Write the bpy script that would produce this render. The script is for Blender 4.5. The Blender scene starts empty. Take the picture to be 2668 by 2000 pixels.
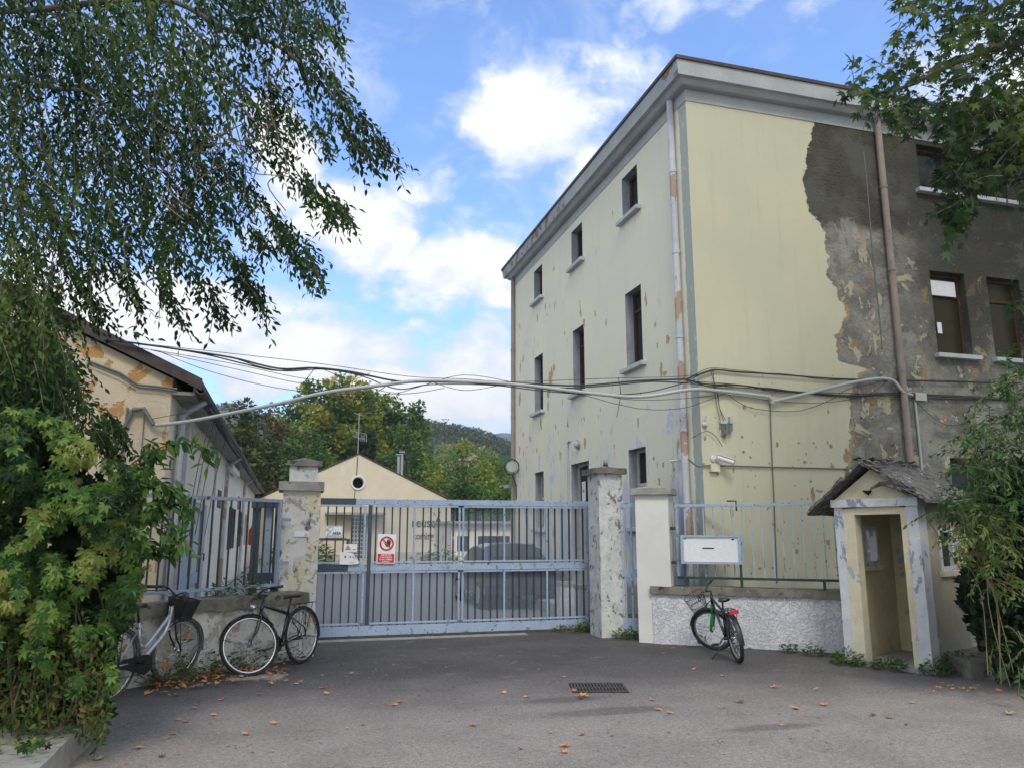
import bpy, bmesh, math, random
import numpy as np
from mathutils import Vector, Matrix, noise as mnoise
R = math.radians
rnd = random.Random(7)
S = bpy.context.scene
C = S.collection

# ---------------------------------------------------------------- camera
cam_d = bpy.data.cameras.new('camera'); cam = bpy.data.objects.new('camera', cam_d); C.objects.link(cam)
cam_d.sensor_width = 36; cam_d.lens = 27.02; cam_d.clip_start = 0.05; cam_d.clip_end = 9000
cam.location = (0, 0, 1.65)
cam.rotation_euler = (R(90) + math.atan(321/1660), 0, R(-16))
S.camera = cam
# ---------------------------------------------------------------- light
SUN_AZ, SUN_EL = R(190), R(48)      # azimuth clockwise from +Y; behind the camera to the right
sd = Vector((math.sin(SUN_AZ)*math.cos(SUN_EL), math.cos(SUN_AZ)*math.cos(SUN_EL), math.sin(SUN_EL)))
sun_d = bpy.data.lights.new('sun', 'SUN'); sun_d.energy = 0.95; sun_d.angle = R(16); sun_d.color = (1, .95, .87)
sun = bpy.data.objects.new('sun', sun_d); C.objects.link(sun); sun.rotation_euler = sd.to_track_quat('Z', 'Y').to_euler()
S.view_settings.view_transform = 'Standard'; S.view_settings.look = 'None'; S.view_settings.gamma = 1
S.view_settings.exposure = 1.0
S.cycles.max_bounces = 4; S.cycles.transparent_max_bounces = 16
W = bpy.data.worlds.new('World'); S.world = W; W.use_nodes = True
wn = W.node_tree; wn.nodes.clear()

class NT:
    """tiny helper round a node tree"""
    def __init__(s, nt): s.nt = nt
    def n(s, t, **k):
        nd = s.nt.nodes.new(t)
        for a, b in k.items(): setattr(nd, a, b)
        return nd
    def l(s, a, b): s.nt.links.new(a, b)
    def put(s, sock, v):
        if isinstance(v, bpy.types.NodeSocket): s.l(v, sock)
        else:
            if isinstance(v, (tuple, list)) and len(v) == 3 and sock.type == 'RGBA': v = (*v, 1)
            sock.default_value = v
    def math(s, op, a, b=0.0, c=None, clamp=False):
        nd = s.n('ShaderNodeMath', operation=op, use_clamp=clamp); s.put(nd.inputs[0], a); s.put(nd.inputs[1], b)
        if c is not None: s.put(nd.inputs[2], c)
        return nd.outputs[0]
    def vm(s, op, a, b=(0, 0, 0)):
        nd = s.n('ShaderNodeVectorMath', operation=op); s.put(nd.inputs[0], a); s.put(nd.inputs[1], b)
        return nd.outputs['Value'] if op in ('LENGTH', 'DOT_PRODUCT', 'DISTANCE') else nd.outputs[0]
    def noise(s, vec, scale, detail=6, rough=.6, dist=0, out=0):
        nd = s.n('ShaderNodeTexNoise'); s.put(nd.inputs['Vector'], vec); nd.inputs['Scale'].default_value = scale
        nd.inputs['Detail'].default_value = detail; nd.inputs['Roughness'].default_value = rough; nd.inputs['Distortion'].default_value = dist
        return nd.outputs[out]
    def step(s, v, lo, hi, inv=False):
        nd = s.n('ShaderNodeMapRange', interpolation_type='SMOOTHSTEP'); s.put(nd.inputs[0], v)
        s.put(nd.inputs[1], lo); s.put(nd.inputs[2], hi)
        nd.inputs[3].default_value = 1 if inv else 0; nd.inputs[4].default_value = 0 if inv else 1
        return nd.outputs[0]
    def mix(s, f, a, b, mode='MIX'):
        nd = s.n('ShaderNodeMix', data_type='RGBA', blend_type=mode); s.put(nd.inputs[0], f); s.put(nd.inputs[6], a); s.put(nd.inputs[7], b)
        return nd.outputs[2]
    def ramp(s, v, pts, interp='LINEAR'):
        nd = s.n('ShaderNodeValToRGB'); s.put(nd.inputs[0], v); e = nd.color_ramp.elements; nd.color_ramp.interpolation = interp
        while len(e) < len(pts): e.new(.5)
        for el, (p, c) in zip(e, pts):
            el.position = p; el.color = (c, c, c, 1) if not isinstance(c, (tuple, list)) else (*c, 1)
        return nd.outputs[0]

# sky: physical sky plus procedural cumulus at the directions where they stand
g = NT(wn)
tc = g.n('ShaderNodeTexCoord'); D = g.vm('NORMALIZE', tc.outputs['Generated'])
sky = g.n('ShaderNodeTexSky', sky_type='NISHITA'); sky.sun_disc = False; sky.sun_elevation = SUN_EL; sky.sun_rotation = SUN_AZ
sky.air_density = 1.0; sky.dust_density = 0.6; sky.ozone_density = 2.5
dirv = lambda az, el: (math.sin(R(az))*math.cos(R(el)), math.cos(R(az))*math.cos(R(el)), math.sin(R(el)))
wob = g.vm('SCALE', g.vm('SUBTRACT', g.noise(D, 5, 5, .6, 0, 1), (.5, .5, .5))); wob.node.inputs[3].default_value = .16
Dw = g.vm('ADD', D, wob)
#        az   el   half-width half-height(deg) strength
blobs = [(18.5, 30.0, 4.8, 4.6, .95), (22.5, 25.5, 4.5, 3.6, .8), (24.5, 32.5, 4.5, 3.5, .5), (28, 36, 6, 3, .5), (13.5, 19.0, 6.0, 3.2, .8), (9.5, 24.5, 3.2, 1.7, .62), (4.5, 22.5, 5.0, 3.0, .95),
         (-0.5, 26.0, 4.0, 3.4, .85), (-1.5, 20.5, 3.5, 2.0, .6), (16.0, 16.0, 4.0, 1.4, .7), (-12, 14.5, 12, 3.6, .95), (0, 12.5, 8, 3.0, .95), (8.0, 10.0, 6.5, 2.4, .95), (13.0, 11.0, 4.5, 3.4, .95),
         (11.0, 6.0, 8, 2.5, .85), (9.0, 15.3, 2.2, .9, .5), (-3, 5.5, 4, 1.4, .8), (30, 37, 9, 3.0, .42), (13, 38, 5, 3, .28), (40, 36, 6, 3, .35), (6, 31, 2, 3, .22), (60, 25, 18, 7, .8), (-50, 25, 22, 9, .8), (110, 30, 30, 12, .9), (-120, 35, 35, 14, .9), (180, 30, 40, 14, .9)]
dens = None
for az, el, hw, hh, st in blobs:
    c = Vector(dirv(az, el)); rt = Vector((math.cos(R(az)), -math.sin(R(az)), 0)); up = rt.cross(c)
    d = g.vm('SUBTRACT', Dw, tuple(c))
    a = g.math('MULTIPLY', g.vm('DOT_PRODUCT', d, tuple(rt)), 1/math.sin(R(hw))); b = g.math('MULTIPLY', g.vm('DOT_PRODUCT', d, tuple(up)), 1/math.sin(R(hh)))
    cc = g.math('MULTIPLY', g.vm('DOT_PRODUCT', d, tuple(c)), 1.5)
    q = g.math('ADD', g.math('ADD', g.math('MULTIPLY', a, a), g.math('MULTIPLY', b, b)), g.math('MULTIPLY', cc, cc))
    v = g.math('MULTIPLY', g.math('POWER', 2.718, g.math('MULTIPLY', q, -.7)), st)
    dens = v if dens is None else g.math('MAXIMUM', dens, v)
sv = g.vm('MULTIPLY', D, (1, 1, 1.7))
fb = g.noise(sv, 9, 9, .62, .25)
fb2 = g.noise(sv, 3.2, 6, .6, .5)
dn = g.math('ADD', dens, g.math('ADD', g.math('MULTIPLY', g.math('SUBTRACT', fb, .5), 1.15), g.math('MULTIPLY', g.math('SUBTRACT', fb2, .5), .35)))
away = g.step(g.vm('DOT_PRODUCT', D, dirv(16, 12)), .35, .62, inv=True)   # broken cloud covers most of the sky behind and overhead
dn = g.math('ADD', dn, g.math('MULTIPLY', away, .42))
mask = g.step(dn, .30, .66)
ci = g.noise(g.vm('MULTIPLY', D, (2.2, 1.2, 3.2)), 3.4, 9, .66, 1.4)   # thin torn veils between the cumulus
ci = g.math('MULTIPLY', g.step(ci, .42, .72), g.step(g.noise(D, 2.3, 3), .36, .60)); mask = g.math('MAXIMUM', mask, g.math('MULTIPLY', ci, .72))
core = g.step(g.math('ADD', dn, g.math('MULTIPLY', g.noise(g.vm('ADD', sv, (0, 0, .06)), 14, 6, .6), -.9)), -.02, .42)
ccol = g.mix(core, (.70, .76, .86), (1.0, .985, .95))
bg1 = g.n('ShaderNodeBackground'); sk = g.mix(1.0, sky.outputs[0], (.86, 1.03, 1.27), 'MULTIPLY'); g.l(sk, bg1.inputs[0]); bg1.inputs[1].default_value = .138
bg2 = g.n('ShaderNodeBackground'); g.l(ccol, bg2.inputs[0]); bg2.inputs[1].default_value = .66
mx = g.n('ShaderNodeMixShader'); g.l(mask, mx.inputs[0]); g.l(bg1.outputs[0], mx.inputs[1]); g.l(bg2.outputs[0], mx.inputs[2])
wo = g.n('ShaderNodeOutputWorld'); g.l(mx.outputs[0], wo.inputs[0])

# ---------------------------------------------------------------- materials
def newmat(name):
    m = bpy.data.materials.new(name); m.use_nodes = True; nt = NT(m.node_tree)
    b = m.node_tree.nodes['Principled BSDF']; return m, nt, b
def pos(nt, stretch=(1, 1, 1)):
    p = nt.n('ShaderNodeNewGeometry').outputs['Position']
    return p if stretch == (1, 1, 1) else nt.vm('MULTIPLY', p, stretch)
def weather(name, c1, c2=None, scale=2.0, layers=(), rough=.85, bump=.3, bscale=40, metal=0, spec=.3, space=None, speck=.12):
    """base colour pair mixed by noise, then (colour, scale, threshold, softness, stretch) patches of bare, stained or rusty surface"""
    m, nt, b = newmat(name)
    P = pos(nt) if space is None else nt.n('ShaderNodeTexCoord').outputs[space]
    col = nt.mix(nt.step(nt.noise(P, scale, 5), .35, .65), c1, c2 or tuple(x*.85 for x in c1))
    h = None
    for (c, sc, th, so, st) in layers:
        f = nt.step(nt.noise(nt.vm('MULTIPLY', P, st), sc, 7, .62, .4), th, th+so)
        col = nt.mix(f, col, c); h = f if h is None else nt.math('MAXIMUM', h, f)
    fine = nt.noise(P, bscale, 5, .7)
    col = nt.mix(speck, col, nt.ramp(fine, [(.3, 0.0), (.7, 1.0)]), 'OVERLAY')
    nt.put(b.inputs['Base Color'], col); b.inputs['Roughness'].default_value = rough; b.inputs['Metallic'].default_value = metal
    b.inputs['Specular IOR Level'].default_value = spec
    if bump:
        hh = fine if h is None else nt.math('SUBTRACT', fine, nt.math('MULTIPLY', h, .8))
        bp = nt.n('ShaderNodeBump'); bp.inputs['Strength'].default_value = bump; bp.inputs['Distance'].default_value = .01
        nt.l(hh, bp.inputs['Height']); nt.l(bp.outputs[0], b.inputs['Normal'])
    return m
def plain(name, c, rough=.5, metal=0, spec=.5, coat=0):
    m, nt, b = newmat(name); P = nt.n('ShaderNodeTexCoord').outputs['Object']
    f = nt.noise(P, 30, 4)
    nt.put(b.inputs['Base Color'], nt.mix(f, tuple(x*.8 for x in c), tuple(min(1, x*1.15) for x in c)))
    b.inputs['Metallic'].default_value = metal; b.inputs['Specular IOR Level'].default_value = spec; b.inputs['Coat Weight'].default_value = coat
    nt.put(b.inputs['Roughness'], nt.math('ADD', nt.math('MULTIPLY', f, .2), rough-.1)); return m
M = {}
ONE = (1, 1, 1)
M['blue_paint'] = weather('weathered blue grey paint', (.35, .43, .56), (.30, .38, .50), 3, [((.20, .22, .20), 9, .60, .02, (1, 1, .6)), ((.035, .06, .06), 14, .635, .015, ONE), ((.22, .12, .06), 6, .69, .02, (2, 2, .5))], .5, .15)
M['green_bar'] = weather('dark green bar paint', (.03, .045, .05), (.04, .06, .065), 4, [((.20, .26, .34), 9, .66, .03, (1, 1, .5)), ((.10, .12, .12), 16, .66, .02, ONE)], .55, .1)
M['dark_paint'] = weather('anthracite repair paint', (.045, .065, .09), (.06, .08, .10), 6, [], .5, .1)
M['pale_bar'] = weather('flaking pale blue paint over green', (.30, .36, .45), (.24, .30, .38), 5, [((.03, .06, .045), 8, .60, .02, (1, 1, .7)), ((.55, .56, .53), 12, .67, .03, ONE)], .55, .15)
M['conc_dark'] = weather('mossy dark concrete coping', (.14, .13, .11), (.22, .205, .17), 6, [((.05, .05, .045), 5, .58, .1, ONE), ((.33, .31, .26), 8, .62, .08, ONE), ((.10, .12, .04), 3, .62, .1, ONE)], .95, .8, 60)
M['conc'] = weather('aged concrete', (.36, .35, .32), (.27, .26, .24), 5, [((.10, .10, .09), 7, .60, .1, ONE), ((.45, .43, .38), 10, .62, .05, ONE)], .95, .6, 70)
M['pillar_old'] = weather('flaking limewash on pillar', (.64, .63, .59), (.57, .56, .52), 4, [((.62, .56, .40), 2.6, .53, .02, ONE), ((.36, .34, .30), 9, .56, .03, ONE), ((.09, .09, .085), 5.5, .565, .10, (1, 1, .8)), ((.48, .33, .26), 4, .69, .02, ONE)], .95, .7, 50)
M['pillar_black'] = weather('lichen stained limewash', (.62, .62, .60), (.50, .51, .51), 6, [((.17, .17, .165), 7, .56, .08, (1, 1, .7)), ((.07, .07, .065), 10, .62, .06, (1, 1, .7)), ((.62, .60, .54), 16, .58, .03, ONE)], .95, .7, 50)
M['pillar_white'] = weather('smooth off white pillar paint', (.66, .66, .63), (.61, .61, .58), 2, [((.40, .38, .32), 1.8, .66, .08, ONE)], .9, .12, 40, speck=.05)
M['rough_white'] = weather('rough trowelled white render', (.68, .69, .73), (.60, .62, .66), 3, [((.33, .33, .31), 2.5, .66, .1, (1, 1, .5))], .95, 0, 40, speck=.1)
def add_trowel(m):
    nt = NT(m.node_tree); b = m.node_tree.nodes['Principled BSDF']
    P = pos(nt); n1 = nt.noise(P, 17, 4, .55, 1.6); w = nt.step(n1, .42, .56)
    bp = nt.n('ShaderNodeBump'); bp.inputs['Strength'].default_value = 1; bp.inputs['Distance'].default_value = .009
    nt.l(nt.math('ADD', w, nt.math('MULTIPLY', nt.noise(P, 60, 4), .3)), bp.inputs['Height']); nt.l(bp.outputs[0], b.inputs['Normal'])
add_trowel(M['rough_white'])
M['flaky_wall'] = weather('flaking white paint over pink plaster', (.68, .67, .63), (.60, .59, .55), 4, [((.42, .40, .36), 5, .52, .02, ONE), ((.44, .30, .24), 3.6, .60, .02, ONE), ((.60, .60, .58), 9, .60, .02, ONE), ((.16, .15, .13), 6, .68, .1, ONE)], .95, .7, 50)
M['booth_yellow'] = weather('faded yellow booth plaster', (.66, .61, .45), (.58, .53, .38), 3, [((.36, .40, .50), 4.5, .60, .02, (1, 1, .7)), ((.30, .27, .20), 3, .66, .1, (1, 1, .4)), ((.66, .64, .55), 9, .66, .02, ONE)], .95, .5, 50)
M['booth_blue'] = weather('blue grey booth trim', (.54, .57, .63), (.62, .63, .63), 5, [((.27, .31, .41), 6, .57, .03, (1, 1, .6)), ((.60, .58, .48), 6, .62, .02, ONE), ((.64, .65, .66), 13, .62, .02, ONE)], .95, .6, 50)
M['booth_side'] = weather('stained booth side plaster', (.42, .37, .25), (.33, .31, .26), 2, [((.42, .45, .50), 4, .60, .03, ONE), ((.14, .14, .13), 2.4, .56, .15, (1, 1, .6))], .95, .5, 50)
M['booth_in'] = weather('ochre stained booth interior', (.60, .52, .33), (.50, .44, .29), 3, [((.30, .33, .42), 3, .60, .04, ONE), ((.14, .13, .11), 4, .66, .1, (1, 1, .6))], .95, .5, 50)
M['shingle'] = weather('decayed black and grey roofing felt', (.10, .098, .093), (.18, .175, .165), 9, [((.40, .39, .37), 12, .58, .04, (1, 1, 1)), ((.02, .02, .02), 16, .60, .04, ONE)], .95, 1, 50)
M['cornice'] = weather('grey painted cornice', (.42, .44, .45), (.36, .385, .39), 2, [((.26, .27, .25), 1.5, .64, .1, (1, 1, 1)), ((.24, .12, .06), 4.5, .715, .01, ONE)], .85, .2, 40)
M['cornice_rust'] = weather('peeling cornice face with bare patches', (.36, .39, .44), (.31, .34, .40), 2, [((.25, .15, .10), 3.0, .52, .02, ONE), ((.16, .15, .12), 6, .64, .04, ONE), ((.45, .45, .44), 9, .64, .02, ONE)], .85, .3, 40)
M['roof_dark'] = weather('brown metal roof edge', (.05, .04, .04), (.08, .06, .055), 8, [], .6, .1)
M['pipe_white'] = weather('peeling pale drainpipe', (.50, .52, .56), (.42, .44, .48), 3, [((.36, .26, .21), 2.2, .56, .01, (1, 1, .8)), ((.60, .60, .58), 9, .66, .02, ONE)], .7, .1)
M['pipe_brown'] = weather('faded brown drainpipe', (.30, .25, .22), (.24, .205, .18), 3, [((.12, .11, .10), 3, .64, .1, (1, 1, .3)), ((.5, .5, .48), 12, .70, .02, ONE)], .7, .1)
M['sill'] = weather('pale window sill', (.50, .52, .54), (.42, .44, .46), 5, [((.30, .22, .12), 5, .66, .04, ONE)], .9, .3)
M['reveal'] = weather('grey window reveal', (.30, .32, .37), (.26, .28, .32), 5, [((.18, .18, .18), 5, .64, .1, ONE)], .9, .2)
M['brown_wood'] = weather('weathered brown window wood', (.05, .028, .018), (.07, .04, .025), 12, [((.16, .13, .10), 16, .62, .04, (1, 1, .2))], .7, .3)
M['white_wood'] = weather('worn pale painted joinery', (.52, .53, .49), (.44, .45, .42), 6, [((.28, .27, .24), 9, .64, .05, ONE)], .7, .2)
M['cream'] = weather('cream plaster', (.62, .55, .42), (.57, .51, .39), 1.2, [((.60, .56, .46), 1.6, .60, .05, ONE), ((.36, .28, .20), 1.4, .685, .01, ONE)], .95, .3, 30)
M['cream_low'] = weather('stained plinth plaster', (.40, .36, .28), (.50, .45, .34), 3, [((.14, .13, .10), 3, .52, .1, (1, 1, 2)), ((.50, .34, .16), 3, .64, .05, ONE)], .95, .4, 30)
M['old_cream'] = weather('cream gable plaster with ochre blisters', (.62, .53, .38), (.54, .46, .34), 1.5, [((.46, .26, .10), 1.7, .555, .02, (1, 1, .9)), ((.62, .54, .40), 4, .60, .02, ONE), ((.25, .22, .19), 2.6, .66, .08, ONE)], .95, .6, 40)
M['side_cream'] = weather('pale side wall plaster', (.79, .73, .61), (.72, .66, .56), 1.4, [((.44, .43, .44), 1.6, .60, .08, (1, 1, .6)), ((.48, .36, .26), 2.2, .68, .02, ONE)], .95, .3, 40)
M['tile_roof'] = weather('old roof tiles', (.12, .08, .06), (.09, .07, .06), 6, [((.05, .05, .05), 5, .6, .1, ONE)], .9, .6, 30)
M['white_metal'] = plain('white enamel', (.72, .73, .74), .4)
M['white_sign'] = plain('white sign sheet', (.74, .76, .78), .45)
M['grey_metal'] = plain('dull grey metal', (.35, .36, .37), .45, .6)
M['black'] = plain('black plastic', (.018, .018, .02), .45)
M['black_paint'] = plain('black gloss paint', (.012, .013, .015), .25, coat=.4)
M['rubber'] = weather('black tyre rubber', (.022, .022, .023), (.04, .038, .035), 20, [], .85, .2, 80, space='Object')
M['rubber_grey'] = weather('dusty grey tyre rubber', (.07, .068, .062), (.11, .105, .095), 20, [], .9, .2, 80, space='Object')
M['chrome'] = plain('bright metal', (.62, .63, .65), .28, 1)
M['silver'] = plain('silver bicycle paint', (.48, .50, .53), .3, .6, coat=.3)
M['green_paint'] = plain('green fork paint', (.02, .30, .06), .35)
M['cable'] = plain('dark cable sheath', (.03, .032, .033), .6)
M['cable_grey'] = plain('grey cable sheath', (.13, .14, .14), .6)
M['conduit'] = plain('pale grey conduit', (.40, .42, .42), .45)
M['red'] = plain('red sign paint', (.55, .025, .02), .45)
M['red_plastic'] = plain('red reflector', (.5, .02, .02), .25)
M['orange'] = plain('orange reflector', (.75, .18, .03), .3)
M['ink'] = plain('black lettering', (.02, .02, .022), .6)
M['blue_ink'] = plain('dark blue print', (.02, .03, .20), .6)
M['yellow_sign'] = plain('amber sign paint', (.80, .38, .04), .5)
M['unlit_dark'] = weather('dark opening', (.010, .010, .011), (.016, .015, .014), 3, [], .9, 0)  # near-black colour stands in for the darkness inside openings
M['wood_tree'] = weather('grey tree bark', (.10, .085, .065), (.16, .14, .11), 8, [], .95, .8, 30)
M['pale_stem'] = weather('pale dry stem', (.20, .17, .11), (.13, .11, .07), 8, [], .9, .2, 60)
M['shutter'] = weather('dark green shutter paint', (.05, .055, .05), (.08, .085, .08), 8, [], .6, .1)
M['steel_old'] = weather('rusty cast iron', (.055, .052, .05), (.09, .08, .07), 20, [((.16, .09, .05), 30, .62, .05, ONE)], .7, .4)

def glass(name, col, rough=.06):
    m, nt, b = newmat(name); b.inputs['Roughness'].default_value = rough; b.inputs['Specular IOR Level'].default_value = .16
    P = pos(nt); nt.put(b.inputs['Base Color'], nt.mix(nt.noise(P, 3, 4), col, tuple(c*2.2 for c in col)))
    bp = nt.n('ShaderNodeBump'); bp.inputs['Strength'].default_value = .08; nt.l(nt.noise(P, 2.2, 2), bp.inputs['Height']); nt.l(bp.outputs[0], b.inputs['Normal'])
    return m
M['pane'] = glass('dark window glass', (.015, .017, .018)); M['pane_ochre'] = glass('dusty glass with ochre blind', (.022, .020, .009), .3)
# special wall materials ------------------------------------------------------------
def left_wall_mat():
    m, nt, b = newmat('pale yellow flaking render on side wall'); P = pos(nt)
    sep = nt.n('ShaderNodeSeparateXYZ'); nt.l(P, sep.inputs[0]); Y, Z = sep.outputs[1], sep.outputs[2]
    col = nt.mix(nt.step(nt.noise(P, .8, 4), .35, .65), (.75, .72, .56), (.70, .69, .57))
    # bluish undercoat shows in the lower metres
    lowz = nt.step(Z, 1.0, 4.6, inv=True)
    f = nt.step(nt.math('ADD', nt.noise(nt.vm('MULTIPLY', P, (1, 1, .45)), 2.3, 7, .65, .6), nt.math('MULTIPLY', lowz, .17)), .63, .70)
    col = nt.mix(nt.math('MULTIPLY', f, .9), col, (.52, .56, .68))
    f2 = nt.step(nt.math('ADD', nt.noise(nt.vm('MULTIPLY', P, (1, 1, .3)), 5.5, 7, .65, .5), nt.math('MULTIPLY', lowz, .06)), .685, .70)
    col = nt.mix(f2, col, (.42, .36, .20))
    # grey painted corner strip
    cs = nt.step(nt.math('ADD', Y, nt.math('MULTIPLY', nt.noise(P, 6, 4), .10)), 11.20, 11.23, inv=True)
    col = nt.mix(cs, col, nt.mix(nt.step(nt.noise(nt.vm('MULTIPLY', P, (1, 1, .5)), 8, 6), .60, .64), (.37, .41, .38), (.52, .54, .50)))
    st = nt.noise(nt.vm('MULTIPLY', P, (2, 2, .12)), 3, 5); col = nt.mix(nt.math('MULTIPLY', nt.step(st, .52, .82), .18), col, (.42, .41, .34))
    base = nt.step(nt.math('ADD', Z, nt.math('MULTIPLY', nt.noise(P, 3, 4), .3)), .75, .95, inv=True)
    col = nt.mix(nt.math('MULTIPLY', base, .8), col, (.25, .24, .21))
    nt.put(b.inputs['Base Color'], col); b.inputs['Roughness'].default_value = .92; b.inputs['Specular IOR Level'].default_value = .2
    bp = nt.n('ShaderNodeBump'); bp.inputs['Strength'].default_value = .25; bp.inputs['Distance'].default_value = .01
    nt.l(nt.math('SUBTRACT', nt.noise(P, 25, 5), nt.math('ADD', f2, f)), bp.inputs['Height']); nt.l(bp.outputs[0], b.inputs['Normal']); return m
def facade_mat():
    m, nt, b = newmat('yellow facade render with broad patch of bare plaster'); P = pos(nt)
    sep = nt.n('ShaderNodeSeparateXYZ'); nt.l(P, sep.inputs[0]); X, Z = sep.outputs[0], sep.outputs[2]
    col = nt.mix(nt.step(nt.noise(P, .7, 4), .35, .65), (.535, .515, .365), (.495, .485, .36))
    f2 = nt.step(nt.noise(nt.vm('MULTIPLY', P, (1, 1, .6)), 7, 6, .62, .4), .72, .73); col = nt.mix(f2, col, (.36, .33, .22))
    stk = nt.noise(nt.vm('MULTIPLY', P, (3, 3, .14)), 2.6, 6, .65); col = nt.mix(nt.math('MULTIPLY', nt.step(stk, .50, .78), .30), col, (.34, .33, .25)); gb = nt.step(nt.math('ADD', Z, nt.math('MULTIPLY', nt.noise(P, 2.5, 6), .9)), .9, 1.5, inv=True); col = nt.mix(nt.math('MULTIPLY', gb, .5), col, (.27, .25, .20)); mot = nt.step(nt.noise(P, 3.3, 7, .7), .56, .68); col = nt.mix(nt.math('MULTIPLY', mot, .16), col, (.40, .42, .36))
    # edge of the bare area, x as a function of height
    tab = [(0, 8.65), (2.0, 8.70), (2.7, 8.95), (3.3, 9.12), (3.9, 9.18), (4.35, 9.35), (4.45, 9.6), (4.55, 9.0), (4.97, 8.98), (5.4, 9.25), (6.1, 8.93), (6.9, 8.93), (7.1, 8.78), (7.25, 8.64), (7.8, 8.52), (8.0, 8.56), (8.45, 8.70), (8.9, 8.84), (9.3, 8.86)]
    edge = nt.ramp(nt.math('DIVIDE', Z, 9.3), [(z/9.3, (x-8)/4) for z, x in tab])
    edge = nt.math('ADD', nt.math('MULTIPLY', edge, 4), 8)
    wob = nt.math('ADD', nt.math('MULTIPLY', nt.math('SUBTRACT', nt.noise(P, 4.5, 8, .65, .3), .5), .42), nt.math('MULTIPLY', nt.math('SUBTRACT', nt.noise(P, 16, 6, .65), .5), .16))
    d = nt.math('SUBTRACT', nt.math('ADD', X, wob), edge)
    bare = nt.step(d, 0, .012)
    # inside: rough grey plaster, dark and brick-textured on top, with remnants of cream and ochre coats
    top = nt.step(nt.math('ADD', Z, nt.math('MULTIPLY', nt.noise(P, 2, 5), .8)), 7.35, 7.6)
    gcol = nt.mix(nt.step(nt.noise(P, 2.2, 6, .65), .40, .62), (.16, .157, .138), (.26, .253, .222))
    br = nt.n('ShaderNodeTexBrick'); nt.l(nt.vm('ADD', nt.n('ShaderNodeCombineXYZ').outputs[0], (0, 0, 0)), br.inputs[0])
    cmb = nt.n('ShaderNodeCombineXYZ'); nt.l(X, cmb.inputs[0]); nt.l(Z, cmb.inputs[1]); nt.l(cmb.outputs[0], br.inputs[0])
    br.inputs['Scale'].default_value = 4.0; br.inputs['Mortar Size'].default_value = .03; br.inputs['Color1'].default_value = (.068, .063, .051, 1); br.inputs['Color2'].default_value = (.06, .052, .043, 1); br.inputs['Mortar'].default_value = (.078, .072, .062, 1)
    tcol = nt.mix(nt.step(nt.noise(P, 1.8, 5), .42, .6), (.095, .094, .080), br.outputs[0])
    gcol = nt.mix(top, gcol, tcol)
    darkr = nt.math('MULTIPLY', nt.step(nt.math('ADD', X, nt.math('MULTIPLY', nt.noise(P, .9, 5), 1.4)), 11.0, 12.2), nt.step(Z, 3.5, 6.8)); gcol = nt.mix(nt.math('MULTIPLY', darkr, .75), gcol, (.042, .042, .035))  # darker to the right: dark plaster, with the plane tree's shade painted in
    n3 = nt.noise(nt.vm('MULTIPLY', P, (1, 1, .8)), 2.1, 8, .66, .5)
    lowm = nt.step(Z, 6.3, 7.3, inv=True)
    rem = nt.math('MULTIPLY', nt.step(nt.math('SUBTRACT', n3, nt.math('MULTIPLY', nt.step(X, 10.3, 11.2), .03)), .55, .58), lowm); pal = nt.step(nt.noise(nt.vm('ADD', P, (3, 0, 1)), 1.5, 8, .68, .6), .52, .60); gcol = nt.mix(nt.math('MULTIPLY', nt.math('MULTIPLY', pal, .55), nt.step(Z, 7.0, 7.9, inv=True)), gcol, (.36, .35, .30)); gcol = nt.mix(rem, gcol, (.43, .40, .29))
    och = nt.math('MULTIPLY', nt.step(nt.noise(P, 3.1, 7, .64, .4), .60, .62), lowm); gcol = nt.mix(och, gcol, (.33, .22, .11))
    wh = nt.math('MULTIPLY', nt.step(nt.noise(nt.vm('ADD', P, (7, 0, 3)), 4.3, 7, .66, .5), .635, .645), nt.step(Z, 5.3, 5.7, inv=True)); gcol = nt.mix(wh, gcol, (.47, .48, .45))
    rusty = nt.math('MULTIPLY', nt.step(nt.noise(nt.vm('ADD', P, (2, 0, 9)), 2.7, 7, .66, .3), .64, .68), lowm); gcol = nt.mix(rusty, gcol, (.13, .075, .04))
    dk2 = nt.step(nt.math('ADD', X, nt.math('MULTIPLY', nt.noise(P, 1.2, 6), 1.6)), 11.3, 12.4); gcol = nt.mix(nt.math('MULTIPLY', nt.math('MULTIPLY', dk2, nt.step(nt.math('ADD', Z, nt.noise(P, 1.5, 5)), 4.9, 6.0)), .72), gcol, (.055, .054, .046))  # same dark plaster and painted tree shade again, laid over the coat remnants
    col = nt.mix(bare, col, gcol)
    rim = nt.math('MULTIPLY', nt.math('MULTIPLY', nt.step(d, 0, .01), nt.step(Z, 5.2, 6.2, inv=True)), nt.math('MULTIPLY', nt.step(d, .05, .10, inv=True), nt.step(nt.noise(P, 1.4, 3), .48, .52)))
    col = nt.mix(rim, col, (.40, .30, .15))
    nt.put(b.inputs['Base Color'], col); b.inputs['Roughness'].default_value = .93; b.inputs['Specular IOR Level'].default_value = .2
    hh = nt.math('SUBTRACT', nt.math('MULTIPLY', nt.noise(P, 18, 6, .65), nt.math('ADD', .15, nt.math('MULTIPLY', bare, 1.0))), nt.math('ADD', nt.math('MULTIPLY', bare, 1.2), nt.math('MULTIPLY', nt.math('MULTIPLY', rem, bare), -.7)))
    bp = nt.n('ShaderNodeBump'); bp.inputs['Strength'].default_value = .8; bp.inputs['Distance'].default_value = .035
    nt.l(hh, bp.inputs['Height']); nt.l(bp.outputs[0], b.inputs['Normal']); return m
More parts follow.
